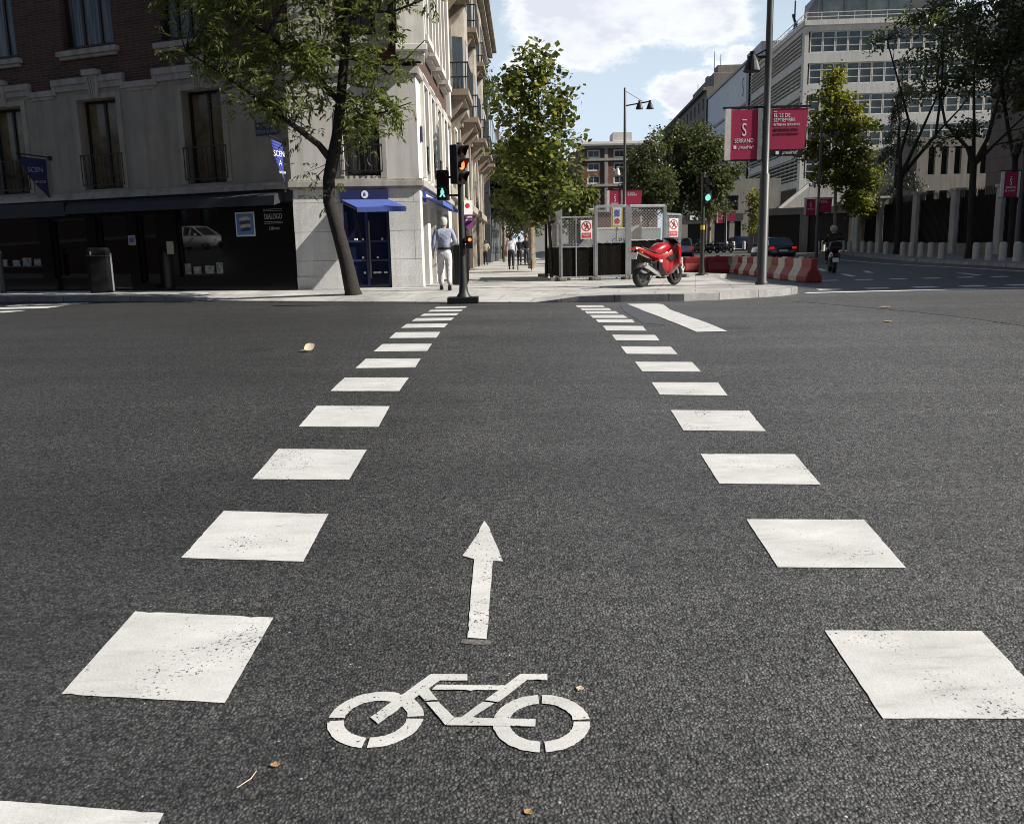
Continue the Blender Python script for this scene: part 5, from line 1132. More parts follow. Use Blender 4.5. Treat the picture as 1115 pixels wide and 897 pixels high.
# ------------------------------------------------------------------ lamp posts with banners
def banner_pair(o, c, col='magenta', small=False):
    x, y, z = c
    F = frame((x, y), (1, -.04), (-.04, -1))
    for q in ((-.98, .98, .02, .05), (-.98, -.08, -1.12, .04)): mb = MB(); mb.bar(F(q[0], z + q[2], 0), F(q[1], z + q[2], 0), q[3]); mb.build('banner_arm', M['black'], o)
    b = MB(); b.fbox(F, -.80, -.20, z - 1.10, z - .03, -.03, .02); b = b.build('banner', M[col], o)
    for q in ((-.93, -.803), (-.197, -.11)): fr = MB(); fr.fbox(F, *q, z - 1.12, z, -.05, .04); fr.build('banner_edge', M['white_plastic'], b)
    L_ = lambda body, s, zz, size, mm, **k: text('lettering', body, size, F(s, zz, .024), F.t, (0, 0, 1), mm, b, ext=.002, **k)
    L_('S', -.50, z - .47, .40, M['lettering'], sx=.62); L_('SERRANO', -.50, z - .70, .13, M['lettering'], sx=.75)
    if not small: L_('¡madrid!', -.46, z - .84, .10, M['lettering'], shear=.3)
    for q in ((-.55, -.45, z - .255, z - .235), (-.73, -.67, z - .87, z - .80))[:1 if small else 2]: e = MB(); e.fbox(F, *q, .0205, .026); e.build('lettering', M['lettering'], b)
    b2 = MB(); b2.loft([[F(.07, z - .90, d), F(.86, z - .90, d), F(.92, z - .02, d), F(.10, z - .02, d)] for d in (-.012, .012)]); b2 = b2.build('banner', M[col], o)
    st = MB(); st.loft([[F(.06, z - 1.05, d), F(.82, z - 1.05, d), F(.86, z - .903, d), F(.07, z - .903, d)] for d in (-.012, .012)]); st.build('banner_strip', M['black'], b2)
    T = lambda body, s, zz, size, mm, **k: text('lettering', body, size, F(s, zz, .016), F.t, (0, 0, 1), mm, b2, align='LEFT', ext=.002, **k)
    T('EL 25 DE', .15, z - .17, .115, M['lettering'], sx=.85); T('SEPTIEMBRE', .15, z - .27, .115, M['lettering'], sx=.8)
    if not small:
        T('ESTRENA SERRANO', .15, z - .37, .075, M['lettering'], sx=.9); T('SEPTIEMBRE 25TH', .15, z - .48, .08, M['blacktext'], sx=.88); T('COME TO SERRANO', .15, z - .57, .065, M['blacktext'], sx=.95)
        T('¡madrid!', .36, z - .975, .10, M['lettering'], shear=.3)
        
        for q in ((.22, .29, z - 1.01, z - .94), (.15, .22, z - .085, z - .07)): e = MB(); e.fbox(F, *q, .0125, .018); e.build('lettering', M['lettering'], b2)
    else: T('¡madrid!', .36, z - .975, .12, M['lettering'])
def lamp_head(mb, c, r=.21):
    mb.lathe([(.0, .0), (r, .0), (r * .96, .03), (r * .62, .22), (r * .3, .34), (r * .3, .42), (0, .43)], c, 16)
def lamp_post(x, y, z, label, head='low', small=False, top=9.1):
    o = empty('street_lamp', (x, y, z), 0, label, 'street lamp', 'street lamps with crimson banners')
    mb = MB(); mb.lathe([(.0, 0), (.15, 0), (.145, .06), (.118, .10), (.115, 2.48), (.085, 2.52), (.078, 5), (.06, top - .1), (.0, top)], (x, y, z), 14); mb.build('pole', M['greypost'], o, smooth=True)
    banner_pair(o, (x, y, z + 3.93), small=small)
    if head == 'low':
        mb = MB(); hx = x - .36; mb.bar((x, y, z + 5.02), (hx - .1, y, z + 5.02), .05); mb.bar((x, y, z + 5.2), (hx, y, z + 5.02), .03); lamp_head(mb, (hx, y, z + 4.72), .20); mb.build('lamp_head', M['black'], o)
    else:
        mb = MB(); mb.bar((x, y, z + top - .95), (x + 1.3, y, z + top - .75), .06); mb.tube([(x, y, z + top - .2), (x + 1.0, y, z + top - .8)], .012, 5)
        for q in (.75, 1.3): lamp_head(mb, (x + q, y, z + top - 1.12), .2)
        mb.build('lamp_arm', M['black'], o)
        mb = MB(); mb.bar((x, y, z + 5.1), (x - .42, y, z + 5.1), .05); lamp_head(mb, (x - .38, y, z + 4.7), .17); mb.build('lamp_head', M['steel'], o)
    return o
lamp_post(5.88, 20.4, PAV, 'tall grey street lamp with crimson banners at the tip of the traffic island')
lamp_post(X_at(680, 47), 47, PAV, 'slim street lamp with twin heads and crimson banners behind the enclosure', 'twin', True)
x_ = X_at(889, 60); lamp_post(x_, 60, G(x_, 60), 'street lamp with crimson banners in front of the sunlit green tree', 'twin', True)
x_ = X_at(790, 88); lamp_post(x_, 88, G(x_, 88), 'distant street lamp with small crimson banners near the parked blue car', 'low', True)
x_ = X_at(1107, 40); lamp_post(x_, 40, PV2(x_, 40), 'dark street lamp with crimson banners at the right edge by the fence', 'low')

# ------------------------------------------------------------------ traffic lights
def visor(mb, c, n, r, ln):
    c = Vector(c); n = Vector(n).normalized(); x = n.cross(Vector((0, 0, 1))).normalized(); K = 12; pr = []
    for e in (0, ln):
        pr.append([c + n * (e * (0.35 + .65 * max(0, math.sin(t)))) + x * r * math.cos(t) + Vector((0, 0, 1)) * r * math.sin(t) for t in np.linspace(R(-40), R(220), K)])
    mb.loft(pr, 0, False, False)
def signal_head(o, c, rz, w_, h_, n, lit, lm, ped=False):
    """c: centre of the housing; faces direction rz (0 = -Y)"""
    d = Vector((math.sin(rz), -math.cos(rz), 0)); c = Vector(c); x = Vector((math.cos(rz), math.sin(rz), 0))
    mb = MB(); mb.box(c, (w_, .18, h_), rz); hd = mb.build('signal_head', M['black'], o, bevel=.025)
    for k in range(n):
        z = c.z + h_ / 2 - h_ / n * (k + .5); r = min(w_, h_ / n) * .40; p = c + d * .092; p.z = z
        if not ped or k != lit:
            l = MB(); l.cyl(p - d * .01, p + d * .012, r, r, 18); l.build('lens', lm if (k == lit) else M['lens_off'], hd)
        if ped and k == lit:
            l = MB(); q = lambda u, v: p + x * u * r + Vector((0, 0, v * r)) + d * .012
            l.prism([(math.cos(t) * .22, .72 + math.sin(t) * .22) for t in np.linspace(0, 2 * math.pi, 13)[:-1]], lambda u, v: q(u, v), lambda u, v: q(u, v) + d * .01)
            l.prism([(-.34, .48), (.34, .48), (.40, -.1), (.28, -.15), (.62, -.85), (.30, -.9), (0, -.35), (-.34, -.9), (-.66, -.8), (-.28, -.15), (-.40, -.1)], lambda u, v: q(u, v), lambda u, v: q(u, v) + d * .01); l.build('walking_figure', lm, hd)
        v = MB(); visor(v, p, d, r * 1.12, .17); v = v.build('visor', M['black'], hd); v.modifiers.new('t', 'SOLIDIFY').thickness = .008
t1 = empty('traffic_light', (-.93, 17.72, .64), 0, 'black traffic light on a dark base block at the kerb with a green walking figure', 'traffic light')
mb = MB(); mb.box((-.94, 17.68, .69), (.62, .46, .12)); mb.build('base_block', M['black'], t1, bevel=.01)
mb = MB(); mb.lathe([(0, .74), (.15, .74), (.14, .77), (.095, .84), (.085, .95), (.075, 1.1), (.058, 1.6), (.055, 3.75), (0, 3.76)], (-.93, 17.72, 0), 18); mb.build('pole', M['grey_paint'], t1, smooth=True)
signal_head(t1, (-.965, 17.56, 3.32), R(60), .30, .74, 3, 1, M['red_led'])
signal_head(t1, (-1.27, 17.66, 2.94), R(-5), .235, .58, 2, 1, M['green_led'], True)
mb = MB(); mb.box((-.78, 17.66, 1.83), (.13, .13, .25)); rp = mb.build('repeater', M['black'], t1, bevel=.015)
mb = MB(); mb.cyl((-.77, 17.59, 1.88), (-.77, 17.57, 1.88), .035, .035, 12); mb.build('lens', M['red_led'], rp)
mb = MB()
for a, b in (((-.93, 17.72, 3.1), (-1.2, 17.70, 3.1)), ((-.93, 17.72, 2.75), (-1.2, 17.70, 2.75)), ((-.93, 17.72, 3.6), (-.95, 17.6, 3.6)), ((-.93, 17.72, 3.05), (-.95, 17.6, 3.05)), ((-.93, 17.72, 1.83), (-.80, 17.68, 1.83))): mb.bar(a, b, .04)
mb.build('bracket', M['black'], t1)
t2 = empty('traffic_light', (6.15, 28.0, PAV), 0, 'black traffic light showing green beside the red and white barriers', 'traffic light')
mb = MB(); mb.lathe([(0, .75), (.22, .75), (.20, .79), (.10, .83), (.085, .95), (.07, 1.1), (.06, 3.9), (0, 3.92)], (6.15, 28, 0), 16); mb.build('pole', M['grey_paint'], t2, smooth=True)
mb = MB(); mb.cyl((6.15, 28, 2.18), (6.15, 28, 2.32), .068, .068, 16); mb.build('yellow_band', M['yellow'], t2)
signal_head(t2, (6.22, 27.88, 3.42), R(12), .30, .78, 3, 2, M['green_led'])
# ------------------------------------------------------------------ vehicles
def wheel_mb(mb, c, R_, r, mi=0, n=28, k=10):
    """tyre as a ring round the X axis"""
    rings = []
    for i in range(n):
        t = 2 * math.pi * i / n; rings.append([(c[0] + r * 1.05 * math.cos(a), c[1] + (R_ - r + r * math.sin(a)) * math.cos(t), c[2] + (R_ - r + r * math.sin(a)) * math.sin(t)) for a in (2 * math.pi * j / k for j in range(k))])
    rings.append(rings[0]); mb.loft(rings, mi, False)
def add_wheel(o, c, R_, r, rim_m, spokes=3, disc=False):
    mb = MB(); wheel_mb(mb, c, R_, r); ty = mb.build('wheel', M['rubber'], o, local=True, smooth=True)
    mb = MB(); x, y, z = c; ri = R_ - 1.75 * r
    wheel_mb(mb, c, R_ - 1.45 * r, r * .32, n=24, k=6)
    for s in range(spokes): t = 2 * math.pi * s / spokes + .4; mb.bar((x, y, z), (x, y + ri * math.cos(t), z + ri * math.sin(t)), r * .7, r * .35)
    mb.cyl((x - r * .8, y, z), (x + r * .8, y, z), r * .55, n=10)
    if disc:
        for sg in (-1, 1): mb.cyl((x + sg * r * .95, y, z), (x + sg * r * 1.05, y, z), R_ * .48, n=20)
    mb.build('rim', rim_m, ty, local=True, smooth=True)
def oval(y, wd, z0, z1, n=14, p=2.6, xo=0.0):
    out = []
    for k in range(n):
        t = 2 * math.pi * k / n; c, s = math.cos(t), math.sin(t)
        out.append((xo + wd * math.copysign(abs(c) ** (2 / p), c), y, (z0 + z1) / 2 + (z1 - z0) / 2 * math.copysign(abs(s) ** (2 / p), s)))
    return out
mc = empty('motorcycle', (3.52, 20.7, PAV), R(-42), 'red sports touring motorcycle parked on its stand in front of the enclosure', 'motorcycle')
add_wheel(mc, (0, -.72, .305), .305, .078, M['chrome'], 6, True)
add_wheel(mc, (0, .72, .30), .30, .062, M['black'], 3, True)
mb = MB(); mb.loft([oval(-.22, .05, .60, .80), oval(-.05, .17, .36, .92), oval(.15, .235, .24, 1.02), oval(.38, .26, .26, 1.08), oval(.58, .24, .38, 1.10), oval(.72, .19, .58, 1.09), oval(.86, .12, .74, 1.02), oval(.93, .05, .82, .94)]); fa = mb.build('fairing', M['moto_red'], mc, local=True, smooth=True)
for sx in (1, -1):
    mb = MB(); mb.loft([[(sx * (.215 + e), .02, .72), (sx * (.262 + e), .20, .80), (sx * (.275 + e), .42, .80), (sx * (.27 + e), .40, .70), (sx * (.262 + e), .16, .63)] for e in (0, .012)]); mb.build('air_vent', M['black'], fa, local=True)
mb = MB(); mb.loft([oval(-.30, .06, .78, .90), oval(-.18, .15, .76, 1.00), oval(.02, .19, .76, 1.09), oval(.22, .19, .78, 1.10), oval(.36, .12, .82, 1.02)]); mb.build('fuel_tank', M['moto_red'], mc, local=True, smooth=True)
mb = MB(); mb.loft([oval(-.12, .13, .66, .80), oval(-.40, .145, .72, .86), oval(-.70, .14, .82, .95), oval(-.92, .11, .90, 1.0), oval(-1.02, .05, .93, .99)]); tl_ = mb.build('tail', M['moto_red'], mc, local=True, smooth=True)
mb = MB(); mb.loft([oval(-1.01, .09, .925, .985), oval(-1.04, .08, .93, .98)]); mb.build('tail_light', M['tail_red'], tl_, local=True)
mb = MB(); mb.loft([oval(-.16, .12, .80, .865), oval(-.42, .14, .85, .90), oval(-.62, .14, .88, .965), oval(-.86, .11, .95, 1.01)]); mb.build('saddle', M['seat'], mc, local=True, smooth=True)
mb = MB(); mb.box((0, .05, .46), (.30, .50, .36)); mb.box((0, -.30, .52), (.2, .35, .22)); mb.bar((0, -.1, .36), (0, -.72, .305), .09, .06); mb.bar((.09, -.2, .36), (.09, -.72, .305), .05, .07); mb.build('engine', M['black'], mc, local=True, bevel=.03)
mb = MB(); mb.tube([(.14, .2, .28), (.17, -.15, .26), (.20, -.34, .34)], .03, 8); mb.tube([(.20, -.32, .33), (.21, -.42, .38), (.22, -.86, .56), (.22, -.90, .575)], [.045, .065, .07, .05], 12); mb.build('exhaust', M['chrome'], mc, local=True, smooth=True)
mb = MB()
for sx in (-.10, .10): mb.tube([(sx, .72, .30), (sx, .46, .98)], .027, 8)
mb.build('fork', M['steel'], mc, local=True)
mb = MB(); mb.loft([oval(.40, .075, .48, .60), oval(.60, .085, .59, .67), oval(.78, .085, .60, .67), oval(.98, .06, .46, .55)]); mb.build('mudguard', M['moto_red'], mc, local=True, smooth=True)
mb = MB(); mb.loft([[(w_ * c, y - .10 * abs(c) ** 2, z) for c in np.linspace(-1, 1, 7)] for y, z, w_ in ((.74, 1.06, .17), (.62, 1.15, .16), (.50, 1.21, .12))], 0, False, False); ws = mb.build('windscreen', M['pane_far'], mc, local=True, smooth=True); ws.modifiers.new('t', 'SOLIDIFY').thickness = .006
mb = MB(); mb.tube([(-.34, .22, 1.02), (-.2, .40, 1.05), (.2, .40, 1.05), (.34, .22, 1.02)], .018, 8); mb.tube([(.24, .33, 1.03), (.36, .20, 1.02)], .026, 8); mb.tube([(-.24, .33, 1.03), (-.36, .20, 1.02)], .026, 8); mb.build('handlebar', M['black'], mc, local=True)
for sx in (-1, 1):
    mb = MB(); mb.tube([(sx * .18, .62, 1.05), (sx * .34, .60, 1.12)], .012, 6); mb.ball((sx * .38, .58, 1.14), (.085, .035, .05), 10); mb.build('mirror', M['black'], mc, local=True, smooth=True)
mb = MB(); mb.loft([[(-.09, -1.06, .70), (.09, -1.06, .70), (.09, -1.02, .86), (-.09, -1.02, .86)], [(-.09, -1.05, .70), (.09, -1.05, .70), (.09, -1.01, .86), (-.09, -1.01, .86)]]); mb.build('number_plate', M['white'], mc, local=True)
mb = MB(); mb.bar((0, -.95, .92), (0, -1.03, .70), .05, .03); mb.build('plate_holder', M['black'], mc, local=True)
for sx in (-1, 1): mb = MB(); mb.tube([(sx * .08, -.90, .88), (sx * .17, -.93, .86)], .02, 8); mb.build('indicator', M['orange'], mc, local=True)
mb = MB(); mb.tube([(-.10, -.05, .30), (-.26, -.12, .0)], .016, 6); mb.build('kickstand', M['steel'], mc, local=True)
mb = MB(); mb.ball((.25, -.28, .64), (.03, .07, .05), 8); mb.build('side_reflector', M['headlight'], mc, local=True)

mc.scale = (1, 1.0, .93)
def scooter(x, y, z, rz, label, group=None, body='blackcar', box=True):
    o = empty('scooter', (x, y, z), rz, label, 'scooter', group)
    add_wheel(o, (0, -.62, .25), .25, .07, M['steel'], 5); add_wheel(o, (0, .66, .25), .25, .065, M['steel'], 5)
    mb = MB(); mb.loft([oval(-.95, .10, .55, .72), oval(-.75, .19, .38, .80), oval(-.35, .20, .28, .80), oval(-.05, .17, .22, .60), oval(.1, .17, .20, .34), oval(.35, .19, .20, .36), oval(.48, .22, .30, .9), oval(.62, .20, .55, 1.0), oval(.78, .10, .6, .85)]); mb.build('body', M[body], o, local=True, smooth=True)
    mb = MB(); mb.loft([oval(-.85, .14, .80, .86), oval(-.5, .17, .79, .87), oval(-.1, .15, .74, .82)]); mb.build('saddle', M['seat'], o, local=True, smooth=True)
    mb = MB(); mb.tube([(-.33, .36, 1.06), (-.15, .48, 1.05), (.15, .48, 1.05), (.33, .36, 1.06)], .02, 8); mb.bar((0, .5, .9), (0, .48, 1.05), .08); mb.build('handlebar', M['black'], o, local=True)
    for sx in (-1, 1): mb = MB(); mb.tube([(sx * .25, .42, 1.06), (sx * .33, .45, 1.22)], .01, 5); mb.ball((sx * .35, .45, 1.25), (.07, .02, .05), 8); mb.build('mirror', M['black'], o, local=True)
    mb = MB(); mb.box((0, -.975, .66), (.20, .04, .07)); mb.build('tail_light', M['dull_red'], o, local=True)
    mb = MB(); mb.box((0, -1.01, .48), (.21, .015, .15)); mb.build('number_plate', M['white'], o, local=True)
    mb = MB(); mb.bar((0, -.8, .55), (0, -1.0, .42), .16, .03); mb.build('mudguard', M['black'], o, local=True)
    if box:
        mb = MB(); mb.loft([oval(-1.08, .19, .84, 1.12, p=4), oval(-.95, .22, .82, 1.16, p=4), oval(-.68, .22, .82, 1.16, p=4), oval(-.60, .19, .84, 1.12, p=4)]); tb = mb.build('top_box', M['black'], o, local=True, smooth=True)
        mb = MB(); mb.box((0, -1.075, .93), (.34, .03, .05)); mb.build('reflector', M['dull_red'], tb, local=True)
        mb = MB(); mb.box((.10, -1.00, 1.15), (.10, .10, .02)); mb.build('badge', M['white'], tb, local=True)
    return o

def car(x, y, z, rz, paint, label, kind='sedan', group=None, cat='car'):
    o = empty('parked_car' if kind != 'moving' else 'car', (x, y, z), rz, label, cat, group)
    Lf, W2, hb = 2.2, .88, .92
    if kind == 'van': Lf, W2, hb = 2.5, .98, 1.15
    mb = MB()
    def sec(y, w_, z0, z1): return [(-w_ * .92, y, z0), (-w_, y, z0 + .18), (-w_, y, z1 - .22), (-w_ * .93, y, z1 - .04), (-w_ * .7, y, z1), (w_ * .7, y, z1), (w_ * .93, y, z1 - .04), (w_, y, z1 - .22), (w_, y, z0 + .18), (w_ * .92, y, z0)]
    if kind == 'van': S = [(-Lf, .93, .34, 1.1), (-Lf + .1, W2, .25, 1.16), (1.2, W2, .24, 1.15), (1.9, .94, .24, 1.05), (2.35, .84, .26, .85), (2.5, .7, .34, .7)]
    else: S = [(-Lf, .74, .42, .84), (-Lf + .12, .84, .32, .97), (-1.5, W2, .24, 1.0), (-.6, W2, .22, .96), (.6, W2, .22, .92), (1.5, W2, .24, .86), (2.0, .82, .28, .72), (2.2, .66, .36, .60)]
    mb.loft([sec(*s) for s in S]); bd = mb.build('body', paint, o, local=True, smooth=True)
    mb = MB()
    def csec(y, w0, w1, z0, z1): return [(-w0, y, z0), (-w1, y, z1), (w1, y, z1), (w0, y, z0)]
    if kind == 'van': C_ = [(-2.42, .92, .84, 1.1, 2.05), (1.0, .92, .84, 1.1, 2.1), (1.75, .86, .76, 1.02, 1.15)]
    elif kind == 'hatch': C_ = [(-2.1, .78, .70, .92, .96), (-1.85, .80, .60, .92, 1.40), (-.2, .82, .62, .90, 1.47), (.35, .82, .60, .88, 1.40), (1.15, .78, .72, .84, .88)]
    else: C_ = [(-1.75, .74, .68, .96, 1.0), (-1.15, .78, .58, .94, 1.38), (-.2, .82, .60, .92, 1.43), (.2, .82, .60, .90, 1.38), (1.1, .78, .72, .86, .90)]
    mb.loft([csec(*c) for c in C_]); gl = mb.build('windows', M['pane_far'] if kind != 'van' else paint, o, local=True)
    mb = MB(); t = [c for c in C_ if c[4] > 1.3]
    mb.loft([[(-c[2] - .012, c[0], c[4] - .03), (-c[2] + .05, c[0], c[4] + .02), (c[2] - .05, c[0], c[4] + .02), (c[2] + .012, c[0], c[4] - .03)] for c in t]); mb.build('roof', paint, o, local=True, smooth=True)
    mb = MB()
    for sx in (-1, 1):
        for i in range(len(C_) - 1):
            a, b = C_[i], C_[i + 1]
            if a[4] > 1.3 and b[4] > 1.3: mb.bar((sx * b[1], b[0] - .2, b[3]), (sx * b[2], b[0] - .2, b[4]), .10, .02)
            else: mb.bar((sx * (a[2] + .01), a[0], a[4]), (sx * (b[2] + .01), b[0], b[4]), .08, .04)
    mb.build('pillar', paint, o, local=True)
    yr = -1.35 if kind != 'van' else -1.5
    for sx in (-1, 1):
        for yy in (yr, 1.35 if kind != 'van' else 1.6): add_wheel(o, (sx * (W2 - .10), yy, .31), .31, .095, M['steel'], 7)
    for sx in (-1, 1):
        mb = MB(); mb.box((sx * (.66 if kind != 'van' else .88), -Lf + .05, .78 if kind != 'van' else 1.1), (.26 if kind != 'van' else .1, .16, .14 if kind != 'van' else .4)); mb.build('tail_light', M['tail_red'], o, local=True, bevel=.02)
        mb = MB(); mb.box((sx * .62, Lf - .14 if kind != 'van' else 2.36, .62 if kind != 'van' else .75), (.28, .16, .12)); mb.build('headlight', M['headlight'], o, local=True, bevel=.03)
        mb = MB(); mb.box((sx * (W2 + .09), .72, .98), (.16, .09, .12)); mb.build('mirror', paint, o, local=True, bevel=.03)
    mb = MB(); mb.box((0, -Lf - .02, .62), (.52, .02, .11)); mb.build('number_plate', M['white'], o, local=True)
    mb = MB(); mb.box((0, -Lf + .02, .42), (1.5, .12, .16)); mb.box((0, (Lf - .05 if kind != 'van' else 2.47), .40), (1.35, .14, .16)); mb.build('bumper', M['black'], o, local=True, bevel=.03)
    return o
car(X_at(841, 55), 55, G(X_at(841, 55), 55), R(0), M['blackcar'], 'dark sedan seen from behind with red tail lights on the street beyond the barriers', 'moving')
car(X_at(800, 94), 94, G(X_at(800, 94), 94), R(74), M['bluecar'], 'blue hatchback parked broadside by the kerb far behind the barriers', 'hatch')
car(X_at(741, 62) , 62, G(X_at(741, 62), 62), R(-10), M['silver'], 'silver car seen from behind beyond the right end of the enclosure', 'hatch')
vn = car(X_at(668, 46), 46, .6, R(80), M['whitecar'], 'white van with blue lettering standing behind the enclosure', 'van', cat='van')
vb = Vector((X_at(668, 46), 46, 0)); d_ = Vector((math.cos(R(80)), math.sin(R(80)), 0)); f_ = Vector((-math.sin(R(80)), math.cos(R(80)), 0))
text('lettering', 'OBRAS', .42, tuple(vb - d_ * .965 + f_ * -.6 + Vector((0, 0, .6 + 1.42))), tuple(f_ * -1), (0, 0, 1), M['signblue'], vn)
car(X_at(620, 60), 60, .6, R(-4), M['bluecar'], 'dark blue car seen through the mesh left of the gate', 'hatch')
sc_x, sc_y = X_at(907, 33), 33.0
sc = scooter(sc_x, sc_y, G(sc_x, sc_y), R(-14), 'black scooter with a top box ridden away along the right street')
ps = None
for i, px in enumerate((756, 766, 773.5, 781, 789)):
    y_ = 82 + .6 * i; x_ = X_at(px, y_); lab = 'dark motor scooter in the parked row behind the traffic light'
    if ps is None: ps = scooter(x_, y_, G(x_, y_), R(62), lab, 'motor scooters parked in a row behind the traffic light', 'blackcar', False); o = ps
    else: o = dup(ps)
    o.location = (x_, y_, G(x_, y_)); o.rotation_euler = (0, 0, R(55 + 9 * i))

tx = car(-38.5, 8.0, G(-38.5, 8.0), R(-111), M['whitecar'], 'white taxi on the near street, seen mirrored in the shop window', 'hatch', cat='taxi')
# ------------------------------------------------------------------ bins, posts and small street furniture
lb = empty('litter_bin', (-11.1, 23.9, PAV), R(14), 'dark rounded litter bin standing alone on the pavement before the shopfront', 'bin')
mb = MB()
for z, k in ((0, .94), (.05, 1), (1.0, 1.0), (1.10, .99), (1.17, .93), (1.205, .78), (1.215, .5)): pass
prof = [(0, .94), (.05, 1), (1.02, 1.0), (1.12, .98), (1.18, .92), (1.21, .80)]
def rrect(w_, d_, z, n=5, r=.09):
    out = []
    for cx, cy, a0 in ((w_ / 2 - r, d_ / 2 - r, 0), (-w_ / 2 + r, d_ / 2 - r, 90), (-w_ / 2 + r, -d_ / 2 + r, 180), (w_ / 2 - r, -d_ / 2 + r, 270)):
        for k in range(n): t = R(a0 + 90 * k / (n - 1)); out.append((cx + r * math.cos(t), cy + r * math.sin(t), z))
    return out
mb.loft([rrect(.56 * k, .44 * k, z) for z, k in prof]); mb.build('shell', M['matt_black'], lb, local=True, smooth=True)
mb = MB(); mb.loft([rrect(.575, .455, z) for z in (.985, 1.0)]); mb.build('lid_seam', M['greypost'], lb, local=True)
for sx in (-1, 1): mb = MB(); mb.box((sx * .292, 0, .55), (.03, .14, 1.02)); mb.build('side_rail', M['steel' if sx > 0 else 'matt_black'], lb, local=True, bevel=.01)  # right rail pale steel, sunlit edge put into the material
mb = MB(); mb.box((-.16, -.224, 1.06), (.03, .02, .09)); mb.build('lock_plate', M['steel'], lb, local=True)
pp = empty('pavement_post', (-14.72, 25.5, PAV), 0, 'slim dark metal post cut by the left edge of the picture', 'bollard')
mb = MB(); mb.lathe([(0, 0), (.085, 0), (.075, 1.0), (.085, 1.02), (.085, 1.10), (.075, 1.12), (.08, 1.2), (.05, 1.27), (0, 1.28)], n=16); mb.build('shaft', M['grey_post_light'], pp, local=True, smooth=True)
mb = MB(); mb.lathe([(.078, 1.125), (.084, 1.14), (.084, 1.18), (.078, 1.19)], n=16); mb.build('ring', M['steel'], pp, local=True)
rbn = empty('recycling_bin', (-1.34, 24.0, PAV), 0, 'tall black round bin with papers on its rim between the man and the traffic light', 'bin')
mb = MB(); mb.lathe([(0, .02), (.21, .02), (.225, .08), (.27, 1.02), (.275, 1.08), (.26, 1.09), (.24, 1.0), (.0, .98)], n=20); mb.build('drum', M['black'], rbn, local=True, smooth=True)
mb = MB()
for k in range(12): t = 2 * math.pi * k / 12; mb.bar((.228 * math.cos(t), .228 * math.sin(t), .1), (.271 * math.cos(t), .271 * math.sin(t), 1.0), .02)
mb.build('rib', M['black'], rbn, local=True)
mb = MB(); mb.add([(-.18, -.12, 1.08), (.05, -.2, 1.12), (.12, .0, 1.16), (-.10, .05, 1.10)], [(0, 1, 2, 3)]); mb.add([(.02, -.2, 1.09), (.22, -.1, 1.08), (.18, .1, 1.13), (.0, .06, 1.14)], [(0, 1, 2, 3)]); mb.build('crumpled_paper', M['shirt_blue'], rbn, local=True).modifiers.new('t', 'SOLIDIFY').thickness = .01
inf = empty('information_panel', (-1.40, 29.5, PAV), 0, 'white and purple information panel on a post behind the traffic light', 'sign')
IF = frame((-1.40, 29.5), (1, .35), (.35, -1)); mb = MB(); mb.fbox(IF, -.24, .24, 2.86, 3.32, 0, .03); b_ = mb.build('white_board', M['white'], inf)
mb = MB(); mb.prism([(math.cos(t), math.sin(t)) for t in np.linspace(0, 2 * math.pi, 19)[:-1]], lambda u, v: IF(.06 + .08 * u, 3.15 + .08 * v, .031), lambda u, v: IF(.06 + .08 * u, 3.15 + .08 * v, .036)); mb.build('red_disc', M['red'], b_)
mb = MB(); mb.fbox(IF, -.22, -.06, 3.06, 3.28, .031, .035); mb.build('blue_square', M['signblue'], b_)
mb = MB(); mb.fbox(IF, -.22, .24, 2.40, 2.855, 0, .03); b_ = mb.build('purple_board', M['purple'], inf)
mb = MB()
for z in (2.76, 2.66): mb.fbox(IF, -.02, .20, z, z + .04, .031, .035)
mb.build('lettering', M['paper'], b_)
mb = MB(); mb.tube([IF(0, PAV, -.03), IF(0, 3.3, -.03)], .03, 8); mb.build('post', M['greypost'], inf)
hp = empty('cycle_hoop', (X_at(571, 41), 41, PAV), 0, 'low dark tubular hoop on the pavement near the walking woman in white', 'cycle stand')
mb = MB(); mb.tube([(-.32, 0, 0), (-.32, 0, .46), (-.28, 0, .5), (.28, 0, .5), (.32, 0, .46), (.32, 0, 0)], .025, 8); mb.tube([(-.32, 0, .25), (.32, 0, .25)], .018, 6); mb.build('tube', M['iron'], hp, local=True)
for px, yy, lab in ((595, 29.4, 'slim black post standing just left of the screened fence panel'),):
    o = empty('slim_post', (X_at(px, yy, 300), yy, PAV), 0, lab, 'post'); mb = MB(); mb.lathe([(0, 0), (.06, 0), (.055, .4), (.045, .45), (.045, 2.3), (0, 2.32)], n=12); mb.build('shaft', M['iron'], o, local=True); mb = MB(); mb.lathe([(.047, 1.9), (.09, 1.95), (.09, 2.2), (.05, 2.3)], n=12); mb.build('cap', M['iron'], o, local=True)

